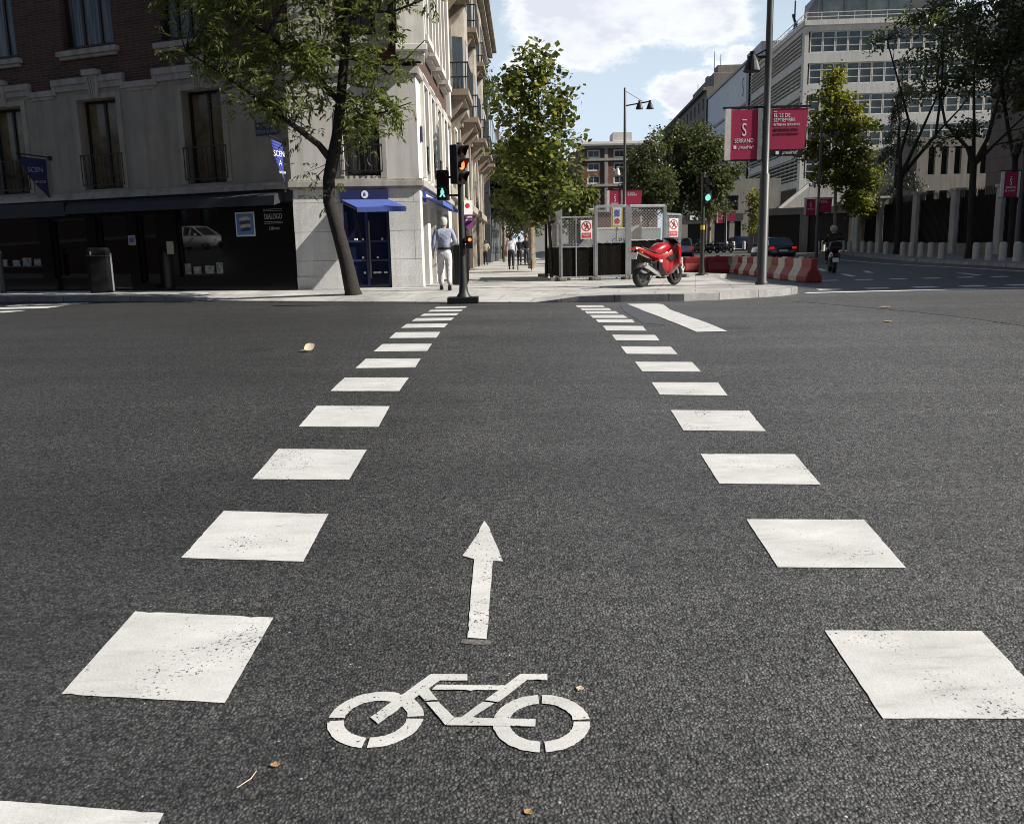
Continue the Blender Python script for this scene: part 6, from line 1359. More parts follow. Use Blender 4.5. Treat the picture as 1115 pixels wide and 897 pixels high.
# ------------------------------------------------------------------ people
def skin(name, pts, edges, m, parent, sub=1):
    me = bpy.data.meshes.new(name); me.from_pydata([p[:3] for p in pts], edges, []); me.materials.append(m)
    o = bpy.data.objects.new(name, me); COL.objects.link(o); o.parent = parent
    md = o.modifiers.new('skin', 'SKIN'); md.use_smooth_shade = True
    lay = me.skin_vertices[0].data if len(me.skin_vertices) else None
    for i, p in enumerate(pts):
        r = p[3]; lay[i].radius = r if isinstance(r, tuple) else (r, r)
    lay[0].use_root = True
    s_ = o.modifiers.new('sub', 'SUBSURF'); s_.levels = sub; s_.render_levels = sub
    return o
def person(loc, rz, label, top, legs, hair, stride=.22, arm_l='down', arm_r='down', sleeve='long', hair_len=0.0, shoes='black', scale=1.0, seated=False, extra=None, group=None, helmet=None):
    o = empty('person', loc, rz, label, 'person', group); o.scale = (scale,) * 3
    hipz = .93; P = {}
    P['pelvis'] = (0, 0, hipz + .02); P['waist'] = (0, .01, 1.10); P['chest'] = (0, .015, 1.30); P['neck'] = (0, .01, 1.47); P['head'] = (0, .03, 1.60); P['crown'] = (0, .02, 1.70)
    if seated:
        leg = {-1: ((-.10, .02, .90), (-.17, .44, .82), (-.15, .40, .40)), 1: ((.10, .02, .90), (.17, .44, .82), (.15, .40, .40))}
    else:
        leg = {-1: ((-.09, 0, .90), (-.10, stride * .55, .50), (-.10, stride * .75, .09)), 1: ((.09, 0, .90), (.10, -stride * .15, .49), (.10, -stride * .95, .12))}
    arm = {}
    for sx, mode in ((-1, arm_l), (1, arm_r)):
        s_ = (sx * .185, .0, 1.41)
        if mode == 'down': e, w_ = (sx * .245, -.02 + .06 * sx, 1.13), (sx * .25, .06 + .06 * sx, .89)
        elif mode == 'bent': e, w_ = (sx * .27, -.05, 1.15), (sx * .17, .20, 1.10)
        elif mode == 'carry': e, w_ = (sx * .26, -.03, 1.14), (sx * .27, .04, .90)
        elif mode == 'reach': e, w_ = (sx * .27, .22, 1.20), (sx * .31, .46, 1.10)
        arm[sx] = (s_, e, w_)
    # body: one continuous skin surface, hands with fingers
    pts = [(*P['pelvis'], (.13, .10)), (*P['waist'], (.115, .085)), (*P['chest'], (.135, .095)), (*P['neck'], .052), (*P['head'], (.078, .092)), (*P['crown'], (.066, .075))]; ed = [(0, 1), (1, 2), (2, 3), (3, 4), (4, 5)]
    pts.append((0, .125, 1.585, .013)); ed.append((4, 6))                                   # nose
    for sx in (-1, 1): pts.append((sx * .084, .02, 1.595, .014)); ed.append((4, len(pts) - 1))  # ears
    for sx in (-1, 1):
        b = len(pts); s_, e, w_ = arm[sx]; e_, w2 = Vector(e), Vector(w_); d = (w2 - e_).normalized(); sd_ = d.cross(Vector((sx, 0, 0)))
        sd_ = sd_.normalized() if sd_.length > .01 else Vector((0, 1, 0)); pm = w2 + d * .055
        pts += [(*s_, .055), (*e, .040), (*w_, .026), (*pm, (.030, .020))]; ed += [(2, b), (b, b + 1), (b + 1, b + 2), (b + 2, b + 3)]
        for k, (off, ln) in enumerate(((-.028, .062), (-.010, .074), (.009, .070), (.027, .055))):
            q = pm + sd_ * off + d * .035; t = pm + sd_ * off * 1.15 + d * (.035 + ln) + Vector((-sx * .02, 0, 0)); n_ = len(pts); pts += [(*q, .009), (*t, .007)]; ed += [(b + 3, n_), (n_, n_ + 1)]
        th = w2 + d * .02 + sd_ * .035; t2 = th + d * .045 + sd_ * .022; n_ = len(pts); pts += [(*th, .010), (*t2, .008)]; ed += [(b + 2, n_), (n_, n_ + 1)]
    for sx in (-1, 1):
        b = len(pts); h_, k_, a_ = leg[sx]; pts += [(*h_, .085), (*k_, .055), (*a_, .038)]; ed += [(0, b), (b, b + 1), (b + 1, b + 2)]
    skin('body', pts, ed, M['skin'], o)
    # shirt or jacket
    pts = [(0, 0, .93, (.165, .125)), (*P['waist'], (.165, .125)), (*P['chest'], (.18, .125)), (0, .01, 1.43, (.10, .085))]; ed = [(0, 1), (1, 2), (2, 3)]
    for sx in (-1, 1):
        s_, e, w_ = arm[sx]; b = len(pts)
        if sleeve == 'long': pts += [(*s_, .078), (*e, .060), (*(Vector(e).lerp(Vector(w_), .93)), .044)]; ed += [(2, b), (b, b + 1), (b + 1, b + 2)]
        else: pts += [(*s_, .076), (*(Vector(s_).lerp(Vector(e), .6)), .062)]; ed += [(2, b), (b, b + 1)]
    skin('shirt', pts, ed, M[top], o)
    pts = [(0, 0, 1.03, (.150, .112)), (0, 0, .93, (.165, .125))]; ed = [(0, 1)]
    for sx in (-1, 1):
        h_, k_, a_ = leg[sx]; b = len(pts); pts += [(h_[0], h_[1], h_[2] - .07, .112), (*k_, .078), (*(Vector(k_).lerp(Vector(a_), .95)), .068)]; ed += [(1, b), (b, b + 1), (b + 1, b + 2)]
    skin('trousers', pts, ed, M[legs], o)
    for sx in (-1, 1):
        a_ = Vector(leg[sx][2]); mb = MB(); tip = .0 if (sx < 0 or seated) else -.02
        mb.loft([oval(a_.y - .09, .035, a_.z - .09, a_.z + .0), oval(a_.y - .02, .045, a_.z - .09 + tip, a_.z + .03), oval(a_.y + .10, .05, a_.z - .09 + tip * 2, a_.z - .02 + tip), oval(a_.y + .19, .03, a_.z - .09 + tip * 2, a_.z - .05 + tip * 2)])
        q = mb.build('shoe', M[shoes], o, local=True, smooth=True); q.data.transform(Matrix.Translation((a_.x, 0, 0)))
    if helmet:
        mb = MB(); mb.ball((0, .02, 1.63), (.135, .15, .145), 16); mb.build('helmet', M[helmet], o, local=True, smooth=True)
        mb = MB(); mb.loft([[(.12 * math.sin(t), .03 + .14 * math.cos(t), z) for t in np.linspace(-1.1, 1.1, 9)] for z in (1.58, 1.68)], 0, False, False); v = mb.build('visor', M['glass'], o, local=True, smooth=True); v.modifiers.new('t', 'SOLIDIFY').thickness = .012
    else:
        mb = MB(); mb.loft([[(.092 * k * math.cos(t), .015 + y0 + (.10 * k) * math.sin(t), z) for t in np.linspace(0, 2 * math.pi, 15)[:-1]] for z, k, y0 in ((1.555 - hair_len, .75 if not hair_len else .95, -.035), (1.60, 1.0, -.018), (1.66, 1.05, -.005), (1.715, .90, .0), (1.745, .5, .0), (1.75, .1, 0))]); mb.build('hair', M[hair], o, local=True, smooth=True)
    if extra == 'bag':
        mb = MB(); mb.loft([oval(-.12, .05, .78, .98), oval(0, .07, .70, 1.0), oval(.14, .05, .78, .98)]); q = mb.build('shoulder_bag', M['leather'], o, local=True, smooth=True); q.data.transform(Matrix.Translation((-.30, -.04, -.03)))
        mb = MB(); mb.tube([(-.30, -.05, .95), (-.20, -.06, 1.44), (-.14, .08, 1.40), (-.28, .05, .95)], .012, 6); mb.build('bag_strap', M['leather'], o, local=True)
    if extra == 'belt':
        mb = MB(); mb.lathe([(.158, .985), (.168, .99), (.168, 1.02), (.158, 1.025)], n=20); q = mb.build('belt', M['black'], o, local=True); q.data.transform(Matrix.Diagonal((1, .78, 1, 1)))
    return o
person((-1.53, 21.0, .745), R(4), 'grey haired man in pale blue shirt and pale trousers walking away past the bin', 'shirt_blue', 'trousers_pale', 'hair_grey', .26, 'carry', 'bent', 'long', extra='belt', scale=.985)
person((-1.57, 60.0, PAV), R(0), 'distant woman in cream jacket walking away along the facades', 'cream', 'cloth_dark', 'hair_dark', .12, 'carry', 'bent', 'long', .06, scale=.96, extra='bag')
person((.12, 43.5, PAV), R(-2), 'woman in white top and dark trousers walking away with a brown bag', 'cloth_white', 'cloth_dark', 'hair_dark', .12, 'carry', 'down', 'short', .08, extra='bag', scale=.97)
person((1.10, 54.5, PAV), R(176), 'dark clad man in jeans walking beneath the trees beside the hoop', 'cloth_dark', 'denim', 'hair_dark', .2, scale=1.02)
person((X_at(565.5, 58), 58, PAV), R(170), 'dark clad person half hidden behind the hoop left of the man in jeans', 'cloth_dark', 'cloth_dark', 'hair_dark', .14, scale=1.0)
person((X_at(548, 95), 95, PAV), R(10), 'tiny far pedestrian in dark clothes at the end of the side street', 'cloth_dark', 'cloth_dark', 'hair_dark', .14)
person((sc_x - .04, sc_y - .12, G(sc_x, sc_y) - .02), R(-14), 'rider in dark clothes and dull pale helmet sitting on the black scooter', 'cloth_dark', 'cloth_dark', 'hair_dark', arm_l='reach', arm_r='reach', seated=True, helmet='tan_plastic')
# ------------------------------------------------------------------ trees
def leaves(name, parent, centres, n, spread, size, m, seed, aspect=.55, droop=.25, flat=.55, spray=0):
    """crown: n small folded leaf faces scattered round clump centres (array of x, y, z, weight)"""
    rs = np.random.RandomState(seed); c = np.array(centres, float)
    w_ = c[:, 3] / c[:, 3].sum(); idx = rs.choice(len(c), n, p=w_)
    p = c[idx, :3] + rs.normal(size=(n, 3)) * np.array(spread)
    if spray:     # pinnate leaves: leaflets in opposite pairs along a short drooping stalk
        ns = n // spray; n = ns * spray; p0 = p[:ns]; saz = rs.uniform(0, 2 * np.pi, ns); sel = rs.normal(-.15, .45, ns); sl_ = size * rs.uniform(1.4, 2.2, ns)
        sdir = np.stack([np.cos(saz) * np.cos(sel), np.sin(saz) * np.cos(sel), np.sin(sel)], 1)
        k = np.tile(np.arange(spray), ns); r_ = np.repeat(np.arange(ns), spray); t_ = (k // 2 + 1) / ((spray + 1) / 2)
        p = p0[r_] + sdir[r_] * (sl_[r_] * t_)[:, None]; p[:, 2] -= .10 * sl_[r_] * t_ ** 2
    az = rs.uniform(0, 2 * np.pi, n); el = rs.normal(-droop, .55, n); s = size * rs.uniform(.6, 1.3, n)
    ax = np.stack([np.cos(az) * np.cos(el), np.sin(az) * np.cos(el), np.sin(el)], 1)
    if spray:
        sd_ = np.where(k == spray - 1, 0.0, np.where(k % 2 == 0, 1.0, -1.0)) * rs.uniform(.7, 1.1, n); az = saz[r_] + sd_; el = sel[r_] - .25 + rs.normal(0, .2, n)
        ax = np.stack([np.cos(az) * np.cos(el), np.sin(az) * np.cos(el), np.sin(el)], 1)
    r2 = rs.normal(size=(n, 3)) * flat + np.array([0, 0, 1.0]); sdv = np.cross(ax, r2); sdv /= np.linalg.norm(sdv, axis=1)[:, None] + 1e-9; nr = np.cross(sdv, ax)
    L_ = s[:, None]; W_ = L_ * aspect / 2
    v = np.stack([p, p + ax * L_ * .45 + sdv * W_ + nr * L_ * .08, p + ax * L_, p + ax * L_ * .45 - sdv * W_ + nr * L_ * .08], 1).reshape(-1, 3)
    loc = np.array(root_of(parent).location); v = v - loc
    me = bpy.data.meshes.new(name); f = np.arange(n * 4).reshape(-1, 4)
    tri = np.concatenate([f[:, [0, 1, 2]], f[:, [0, 2, 3]]], 1).reshape(-1, 3)
    me.from_pydata(v.tolist(), [], tri.tolist()); me.materials.append(m)
    o = bpy.data.objects.new(name, me); COL.objects.link(o); o.parent = parent
    return o
def blob_clumps(blobs, per, seed, shell=.55):
    rs = np.random.RandomState(seed); out = []
    for (x, y, z, rx, ry, rz_) in blobs:
        k = max(4, int(per * (rx * ry * rz_) ** (2 / 3)))
        for _ in range(k):
            d = rs.normal(size=3); d /= np.linalg.norm(d); r = rs.uniform(shell, 1.0) if rs.rand() < .75 else rs.uniform(.1, 1)
            out.append((x + d[0] * rx * r, y + d[1] * ry * r, z + d[2] * rz_ * r, rs.uniform(.4, 1.4)))
    return out
def tree(name, label, base, trunk, limbs, blobs, n, size, lm, bm_, seed, per=26, spread=(.22, .22, .16), group=None, aspect=.55, twig=.35, tr=.012, cat='tree', droop=.25, extra_clumps=(), spray=0):
    o = empty(name, base, 0, label, cat, group)
    mb = MB(); mb.tube([p[:3] for p in trunk], [p[3] for p in trunk], 10); t_ = mb.build('trunk', bm_, o, smooth=True)
    cl = blob_clumps(blobs, per, seed) + list(extra_clumps)
    mb = MB(); nodes = [Vector(p[:3]) for p in trunk[len(trunk) // 2:]]
    for l in limbs:
        mb.tube([p[:3] for p in l], [p[3] for p in l], 7); nodes += [Vector(p[:3]).lerp(Vector(q[:3]), t) for p, q in zip(l, l[1:]) for t in (0, .5)] + [Vector(l[-1][:3])]
    rs = random.Random(seed)
    for c in cl:
        if rs.random() < twig:
            q = Vector(c[:3]); a = min(nodes, key=lambda v: (v - q).length + max(0, v.z - q.z) * 1.5)
            if (a - q).length < 3.2: md = a.lerp(q, .55) + Vector((rs.uniform(-.12, .12), rs.uniform(-.12, .12), rs.uniform(0, .15))); mb.tube([a, md, q], [tr, tr * .65, tr * .25], 4)
    if mb.f: mb.build('branches', bm_, t_)
    leaves('crown', o, cl, n, spread, size, lm, seed, aspect, droop, spray=spray)
    return o

# leaning street tree in front of the corner building
Yt = 20.6
T = [(-3.66, Yt, .62, .23), (-3.70, Yt, .82, .185), (-3.80, Yt, 1.45, .165), (-3.95, Yt, 2.15, .155), (-4.12, Yt, 2.85, .145), (-4.10, Yt, 3.35, .140), (-3.98, Yt, 3.8, .15), (-3.86, Yt, 4.3, .125), (-3.74, Yt, 5.0, .115), (-3.58, Yt, 6.1, .10), (-3.45, Yt + .05, 7.2, .085), (-3.3, Yt + .1, 8.6, .06), (-3.2, Yt, 10.2, .03)]
LM = [[(-4.0, Yt, 3.75, .095), (-4.25, Yt - .15, 4.1, .075), (-4.75, Yt - .35, 4.5, .06), (-5.4, Yt - .5, 5.0, .045), (-6.2, Yt - .5, 5.6, .03), (-7.0, Yt - .4, 6.1, .015)],
      [(-3.74, Yt, 5.0, .07), (-4.5, Yt + .2, 5.9, .055), (-5.4, Yt + .4, 6.6, .04), (-6.4, Yt + .4, 7.4, .02)],
      [(-3.6, Yt, 6.0, .05), (-3.0, Yt - .2, 5.85, .04), (-2.55, Yt - .3, 5.55, .03), (-2.2, Yt - .3, 5.85, .02), (-1.75, Yt - .3, 6.25, .01)],
      [(-3.5, Yt, 6.7, .055), (-3.1, Yt + .2, 7.0, .04), (-2.5, Yt + .3, 7.0, .03), (-1.8, Yt + .3, 7.25, .02)],
      [(-3.82, Yt, 4.5, .045), (-3.3, Yt - .2, 4.7, .03), (-2.7, Yt - .3, 4.75, .02), (-2.1, Yt - .3, 4.95, .01)],
      [(-3.45, Yt, 7.2, .06), (-4.6, Yt - .3, 8.2, .04), (-6.0, Yt - .4, 9.0, .02)], [(-3.4, Yt, 7.6, .05), (-2.7, Yt - .3, 8.4, .03), (-2.1, Yt - .3, 9.0, .015)]]
B = [(-5.2, Yt - .2, 5.2, 1.0, 1.0, .55), (-6.3, Yt - .2, 6.0, 1.15, 1.1, .6), (-4.7, Yt - .1, 4.85, .65, .7, .35), (-5.0, Yt, 6.3, 1.4, 1.3, .8), (-6.6, Yt, 7.2, 1.4, 1.3, .8), (-4.0, Yt, 6.0, .9, 1.0, 1.0), (-3.3, Yt - .2, 5.0, .75, .8, .5), (-2.8, Yt - .2, 4.75, .8, .7, .42), (-2.9, Yt - .2, 5.75, .7, .8, .5), (-3.2, Yt, 7.0, 1.1, 1.1, .7), (-2.2, Yt, 7.45, .8, .8, .4), (-4.4, Yt, 7.8, 2.0, 1.6, .9), (-3.4, Yt, 9.4, 2.4, 2.2, 1.2), (-3.3, Yt - .3, 4.25, .45, .5, .25)]
EX = [(-4.5, Yt - .25, 3.62, .5), (-4.55, Yt - .2, 3.5, .4), (-4.38, Yt - .2, 3.15, .35), (-4.42, Yt - .2, 3.0, .3), (-3.86, Yt - .2, 3.3, .2), (-4.7, Yt - .3, 4.25, .5), (-5.3, Yt - .3, 4.75, .6)]
tree('street_tree', 'leaning ash tree with curved dark trunk on the pavement before the corner building', (-3.66, Yt, PAV), T, LM, B, 26000, .135, M['leaf_ash'], M['bark_dark'], 11, 34, (.16, .16, .10), None, .36, .6, .015, extra_clumps=EX, spray=7)

# tall plane tree in the side street and its neighbours
Y2 = 27.6
T = [(1.34, Y2, .70, .055), (1.33, Y2, 1.5, .050), (1.27, Y2, 2.6, .047), (1.12, Y2, 4.0, .045), (1.02, Y2, 5.5, .035), (.98, Y2, 6.9, .02), (.97, Y2, 7.7, .008)]
LM = [[(1.2, Y2, 2.9, .03), (1.7, Y2, 3.5, .02), (2.2, Y2 + .2, 4.4, .01)], [(1.18, Y2, 3.2, .03), (.6, Y2, 3.9, .02), (.1, Y2 - .1, 4.6, .01)], [(1.1, Y2, 4.2, .025), (1.6, Y2, 5.1, .015), (1.9, Y2, 5.8, .008)], [(1.08, Y2, 4.5, .025), (.5, Y2, 5.3, .015), (.2, Y2, 6.1, .008)], [(1.25, Y2, 2.7, .025), (.7, Y2, 3.0, .015), (.2, Y2, 3.3, .008)]]
B = [(.95, Y2, 7.25, .75, .7, .55), (.95, Y2, 6.55, 1.2, 1.0, .6), (.85, Y2, 5.75, 1.35, 1.2, .7), (1.05, Y2, 4.9, 1.4, 1.2, .75), (.85, Y2, 4.0, 1.35, 1.2, .7), (1.35, Y2, 3.5, .95, 1.0, .55), (.40, Y2, 3.3, .85, .9, .5), (.9, Y2, 2.75, .7, .7, .3)]
tree('plane_tree', 'tall slim plane tree with yellow green leaves left of the enclosure', (1.34, Y2, PAV), T, LM, B, 4600, .19, M['leaf_plane'], M['bark'], 21, 46, (.16, .16, .13), None, .85, .7, .010, droop=.1)
def simple_tree(name, label, x, y, z, h, cw, cb, m, seed, n, size, bark='plane_bark', tr=.14, group=None, per=10, lean=0.0, sp=.32, aspect=.8, dens=1.0, depth=None):
    """tree of height h, crown half width cw, crown bottom cb above ground"""
    rs = random.Random(seed); fork = cb * .95
    T = [(x, y, z - .1, tr * 1.25), (x, y, z + .4, tr), (x + lean * .3, y, z + fork * .6, tr * .85), (x + lean * .5, y, z + fork, tr * .8), (x + lean * .8, y, z + (fork + h) / 2, tr * .45), (x + lean, y, z + h * .93, tr * .1)]
    dp = depth or cw; LM = []; B = []; k = 6
    for i in range(k):
        a = 2 * math.pi * i / k + rs.random(); r = cw * rs.uniform(.45, .75); zt = z + cb + (h - cb) * rs.uniform(.3, .85); zb = z + fork * rs.uniform(.85, 1.2)
        p1 = (x + lean * .5 + r * .35 * math.cos(a), y + r * .35 * math.sin(a), zb + (zt - zb) * .4, tr * .42); p2 = (x + lean * .8 + r * math.cos(a), y + r * math.sin(a) * dp / cw, zt, tr * .12)
        LM.append([(x + lean * .5, y, zb, tr * .55), p1, p2])
        B.append((p2[0], p2[1], zt, cw * rs.uniform(.38, .55), dp * rs.uniform(.38, .55), (h - cb) * rs.uniform(.14, .22)))
    B += [(x + lean, y, z + h - (h - cb) * .18, cw * .5, dp * .5, (h - cb) * .17), (x + lean * .8, y, z + (cb + h) / 2, cw * .75, dp * .75, (h - cb) * .33), (x + lean * .6, y, z + cb + (h - cb) * .22, cw * .7, dp * .7, (h - cb) * .18)]
    return tree(name, label, (x, y, z), T, LM, B, n, size, m, M[bark], seed, per, (sp, sp, sp * .75), group, aspect, .4, tr * .12)
simple_tree('plane_tree', 'small leafy plane tree rising behind the enclosure left of the lamp post', 2.75, 37.5, PAV, 4.0, .95, 1.5, M['leaf_plane'], 31, 2200, .22, 'bark', .05, None, 26, 0, .22)
for i, (x, y, h, cw, cb, lab) in enumerate(((1.15, 44.5, 6.2, 1.5, 2.6, 'plane tree with thick pale trunk behind the tall slim one'), (1.5, 54, 7.5, 2.0, 2.6, 'third plane tree along the side street kerb'), (1.3, 66, 8.0, 2.4, 2.2, 'dark plane tree overhanging the middle of the side street'), (2.0, 82, 9.0, 2.8, 2.0, 'far plane tree closing the view of the side street'), (.2, 104, 10, 3.8, 2.2, 'farthest dark tree at the end of the side street'), (-.35, 74, 9.5, 1.9, 3.2, 'dark tree crowding the facades on the left of the side street'))):
    simple_tree('plane_tree', lab, x, y, PAV, h, cw, cb, M['leaf_plane'] if i < 2 else M['leaf_dark'], 40 + i, 5200, .28, 'plane_bark', .15, 'plane trees along the side street', 12, 0, .3)

# trees of the wide street on the right
for i, (px, y, h, cw, cb, n, lab) in enumerate(((706, 84, 11.0, 2.9, 3.0, 8000, 'dark bushy tree directly behind the twin lamp post'), (738, 88, 12.4, 3.3, 3.0, 9500, 'tallest dark tree in the clump behind the enclosure'), (772, 86, 11.4, 3.0, 2.8, 8500, 'dark tree at the right end of the clump behind the green traffic light'))):
    x = X_at(px, y); simple_tree('avenue_tree', lab, x, y, G(x, y), h, cw, cb, M['leaf_dark'], 60 + i, n, .30, 'plane_bark', .22, 'trees in the dark clump behind the enclosure', 11, 0, .34, .75)
x = X_at(906, 66); z = PV2(x, 66)
tree('avenue_tree', 'sunlit yellow green tree right of the big street lamp', (x, 66, z), [(x + .2, 66, z - .1, .19), (x + .2, 66, z + .5, .15), (x + .1, 66, z + 3, .13), (x, 66, z + 6, .11), (x - .1, 66, z + 10, .07), (x - .1, 66, z + 13, .02)],
     [[(x + .1, 66, z + 3.2, .07), (x + 1.2, 66, z + 4.8, .05), (x + 2.3, 66.2, z + 6.5, .02)], [(x, 66, z + 5, .07), (x - 1.2, 66, z + 6.6, .05), (x - 2.2, 66, z + 8, .02)], [(x, 66, z + 7, .06), (x + 1.2, 66, z + 9, .04), (x + 1.8, 66, z + 10.5, .015)], [(x - .1, 66, z + 8, .05), (x - 1.1, 66, z + 10, .03)]],
     [(x - .2, 66, z + 12.6, .9, .9, .8), (x - .7, 66, z + 11.2, 1.3, 1.2, .8), (x + .7, 66, z + 10.6, 1.3, 1.2, .9), (x - .9, 66, z + 9.4, 1.8, 1.5, 1.0), (x + 1.2, 66, z + 8.9, 1.7, 1.5, 1.0), (x - 1.1, 66, z + 7.5, 2.0, 1.6, 1.0), (x + 1.5, 66, z + 7.1, 1.9, 1.6, 1.1), (x - .6, 66, z + 5.8, 1.9, 1.6, .9), (x + 1.7, 66, z + 5.2, 1.6, 1.4, .9), (x + 1.2, 66, z + 3.8, 1.1, 1.0, .6)],
     9500, .27, M['leaf_lime'], M['plane_bark'], 71, 15, (.26, .26, .2), None, .8, .5, .02)
x = X_at(938, 69); simple_tree('avenue_tree', 'low leafy tree with a thin trunk under the sunlit tree', x, 69, PV2(x, 69), 6.5, 1.5, 1.9, M['leaf_lime'], 72, 2600, .24, 'plane_bark', .07, None, 16, 0, .26)
x = X_at(820, 76); simple_tree('sapling', 'young sapling with sparse yellow leaves left of the big street lamp pole', x, 76, G(x, 76), 5.8, .95, 1.6, M['leaf_lime'], 73, 900, .24, 'bark', .05, None, 22, 0, .2)
def big_tree(label, x, y, z, trunk_r, fork, limbs, blobs, n, seed, size=.22, m='leaf_dark'):
    T = [(x, y, z - .1, trunk_r * 1.35), (x, y, z + .5, trunk_r), (x - .05, y, z + fork * .5, trunk_r * .88), (x - .12, y, z + fork, trunk_r * .85)]
    LM = [[(x - .12, y, z + fork - .1, trunk_r * .62)] + [(x + a, y + b, z + c, trunk_r * k) for a, b, c, k in l] for l in limbs]
    return tree('avenue_tree', label, (x, y, z), T, LM, [(x + a, y + b, z + c, d, e, f) for a, b, c, d, e, f in blobs], n, size, M[m], M['bark_dark'], seed, 13, (.34, .34, .22), None, .75, .55, .03)
x = X_at(977, 59, 277); z = PV2(x, 59)
big_tree('forked dark street tree with bare lower limbs before the fence', x, 59, z, .23, 5.0,
  [[(.9, 0, 6.2, .5), (2.2, .3, 7.6, .42), (2.4, .3, 10.5, .33), (2.3, .3, 13.5, .2), (2.6, .3, 17, .08)], [(-.1, .2, 6.5, .45), (.4, .3, 8.5, .38), (-.4, .4, 11, .28), (-1.4, .2, 13.6, .15)], [(2.2, .3, 7.7, .3), (3.5, 0, 9.2, .22), (4.6, 0, 10.8, .12)], [(2.3, .3, 10.5, .2), (3.4, .5, 13, .12), (4.2, .3, 15, .06)], [(1.8, 0, 7.4, .2), (3.2, -.3, 7.6, .12), (4.4, -.3, 7.4, .05)]],
  [(2.6, .3, 15.2, 2.0, 1.6, 1.2), (.4, .2, 14.6, 1.7, 1.5, .9), (4.0, .2, 13.6, 1.5, 1.5, 1.0), (1.4, .3, 12.4, 2.2, 1.7, .9), (-1.6, .3, 13.6, 1.0, 1.1, .6), (4.2, 0, 10.8, 1.2, 1.3, .9), (2.6, .3, 17.4, 1.8, 1.6, 1.0), (4.4, -.2, 8.0, .9, .9, .6), (1.0, .2, 10.2, 1.0, 1.1, .5)], 5200, 81)
x = X_at(1055, 46, 281); z = PV2(x, 46)
big_tree('slim dark street tree forking into thin limbs left of the rightmost crimson banner', x, 46, z, .19, 4.8,
  [[(-.5, 0, 5.6, .5), (-1.6, .2, 6.8, .38), (-2.2, .2, 9, .25), (-2.0, .2, 11.5, .1)], [(.5, 0, 6.0, .55), (1.0, .2, 8, .42), (1.7, .2, 10.5, .3), (2.2, .2, 13.5, .12)], [(.9, .1, 5.7, .35), (2.2, 0, 7.0, .22), (3.6, 0, 8.6, .1)], [(-.1, .3, 7, .4), (-.3, .3, 9.5, .25), (-.2, .2, 12.5, .1)]],
  [(-1.8, .2, 8.8, 1.2, 1.2, .9), (-.3, .2, 10.2, 1.6, 1.4, 1.1), (1.4, .2, 9.6, 1.5, 1.4, 1.1), (2.6, 0, 8.2, 1.4, 1.2, .9), (.6, .2, 12.2, 2.2, 1.6, 1.1), (-1.6, .2, 5.9, .7, .7, .4), (-.7, 0, 6.6, .9, .9, .5), (2.6, .1, 6.2, 1.1, 1.0, .5), (2.2, .2, 14.0, 1.6, 1.4, 1.0), (-2.0, .2, 11.5, 1.2, 1.2, .8)], 5600, 82)
x = X_at(1100, 47); z = PV2(x, 47)
big_tree('dense dark street tree filling the upper right corner', x, 47, z, .16, 5.0,
  [[(-.6, 0, 6.5, .6), (-1.2, 0, 9, .5), (-.8, .2, 12, .3), (-.6, 0, 16, .1)], [(.5, 0, 7, .5), (1.4, 0, 10, .35), (1.6, 0, 14, .12)]],
  [(-.4, 0, 8.6, 1.7, 1.6, 1.2), (1.4, 0, 9.2, 1.8, 1.6, 1.3), (-.6, 0, 11.6, 2.0, 1.7, 1.5), (1.6, 0, 12.6, 2.0, 1.7, 1.6), (0, 0, 15.0, 2.2, 2.0, 1.5), (2.6, 0, 15.8, 2.0, 1.8, 1.5), (.2, 0, 17.6, 2.0, 1.8, 1.2), (1.8, 0, 6.8, 1.2, 1.0, .5)], 7500, 83)
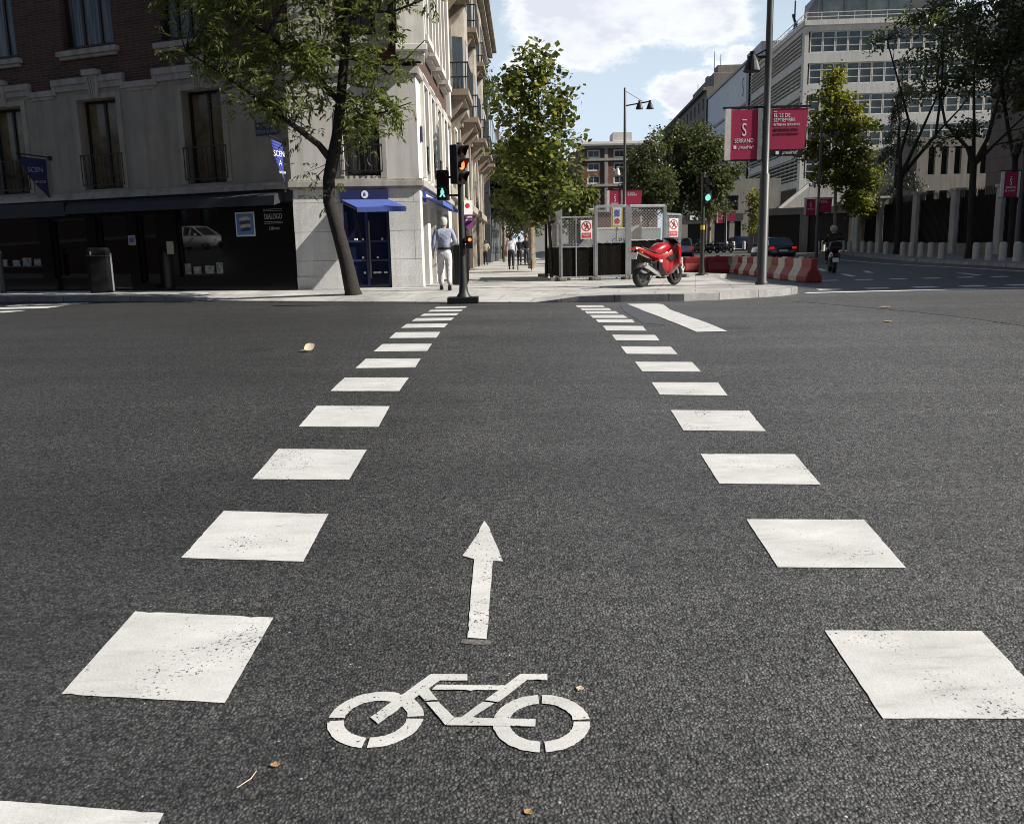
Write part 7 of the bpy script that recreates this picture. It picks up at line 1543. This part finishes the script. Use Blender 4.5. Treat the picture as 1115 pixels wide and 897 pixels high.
# drooping cedar behind the fence
cd = X_at(972, 80); z = G(cd, 80) + .1
T = [(cd, 80, z, .3), (cd, 80, z + 6, .22), (cd, 80, z + 12, .12), (cd, 80, z + 15.5, .03)]; cl = []; LM = []; rs = random.Random(5)
for k in range(15):
    a = rs.uniform(0, 6.28); zz = z + 5.2 + 9.6 * k / 15; r = 2.6 * (1 - .55 * k / 15) * rs.uniform(.7, 1.1); LM.append([(cd, 80, zz, .07), (cd + r * .5 * math.cos(a), 80 + r * .5 * math.sin(a), zz + .25, .05), (cd + r * math.cos(a), 80 + r * math.sin(a), zz - .35, .02)])
    for q in np.linspace(.25, 1, 8):
        for dz in (0, .35, .7): cl.append((cd + r * q * math.cos(a) + rs.uniform(-.15, .15), 80 + r * q * math.sin(a), zz + .2 - .5 * q - dz * q, 1.0))
tree('cedar_tree', 'dark drooping cedar behind the fence left of the forked street tree', (cd, 80, z), T, LM, [(cd, 80, z + 14, .5, .5, 1.2)], 5200, .30, M['leaf_cedar'], M['bark_dark'], 91, 10, (.16, .16, .18), None, .3, 0, .02, droop=1.0, extra_clumps=cl)
# rooftop plants of the dark block
rp_ = Vector(FS(49, 13.6, -.5)); o = empty('roof_shrub', tuple(rp_), 0, 'dark green plants on the roof terrace of the dark glass block', 'shrub')
cl = [(rp_.x + random.Random(i).uniform(-.5, .8), rp_.y + random.Random(i + 50).uniform(-1, 8), rp_.z + random.Random(i + 99).uniform(.1, 2.8), 1.0) for i in range(26)]
mb = MB(); [mb.tube([(c[0], c[1], rp_.z - .1), c[:3]], [.04, .01], 4) for c in cl[::3]]; mb.build('stems', M['bark_dark'], o); leaves('foliage', o, cl, 1500, (.3, .4, .28), .3, M['leaf_dark'], 5)

# ------------------------------------------------------------------ the street behind the viewer, seen in the shop glass only
ab = empty('apartment_building', (-20, -16, -.2), 0, 'brick apartment building on the near side of the street facing the corner', 'building')
OF = frame((-190, -16), (1, 0), (0, 1)); oh = [(104 + 5 * i, 106 + 5 * i, z, z + 2.4) for i in range(19) for z in (1.0, 5, 9, 13)]
mb = MB(); mb.wall(OF, 0, 210, -.5, 18, oh, .3); mb.quad(OF(0, 18), OF(210, 18), OF(210, 18, -12), OF(0, 18, -12)); mb.quad(OF(210, -.5), OF(210, 18), OF(210, 18, -12), OF(210, -.5, -12)); mb.build('wall', M['brick_far'], ab)
mb = MB(); mb.fbox(OF, 0, 210, 4.2, 4.6, -.2, .2); mb.fbox(OF, 0, 210, 16.8, 17.4, -.2, .5); mb.build('cornice', M['stone_trim'], ab)
for a, b, c, d in oh: p = MB(); p.fbox(OF, a, b, c, d, -.3, -.22); p.build('window', M['pane_far'], ab)
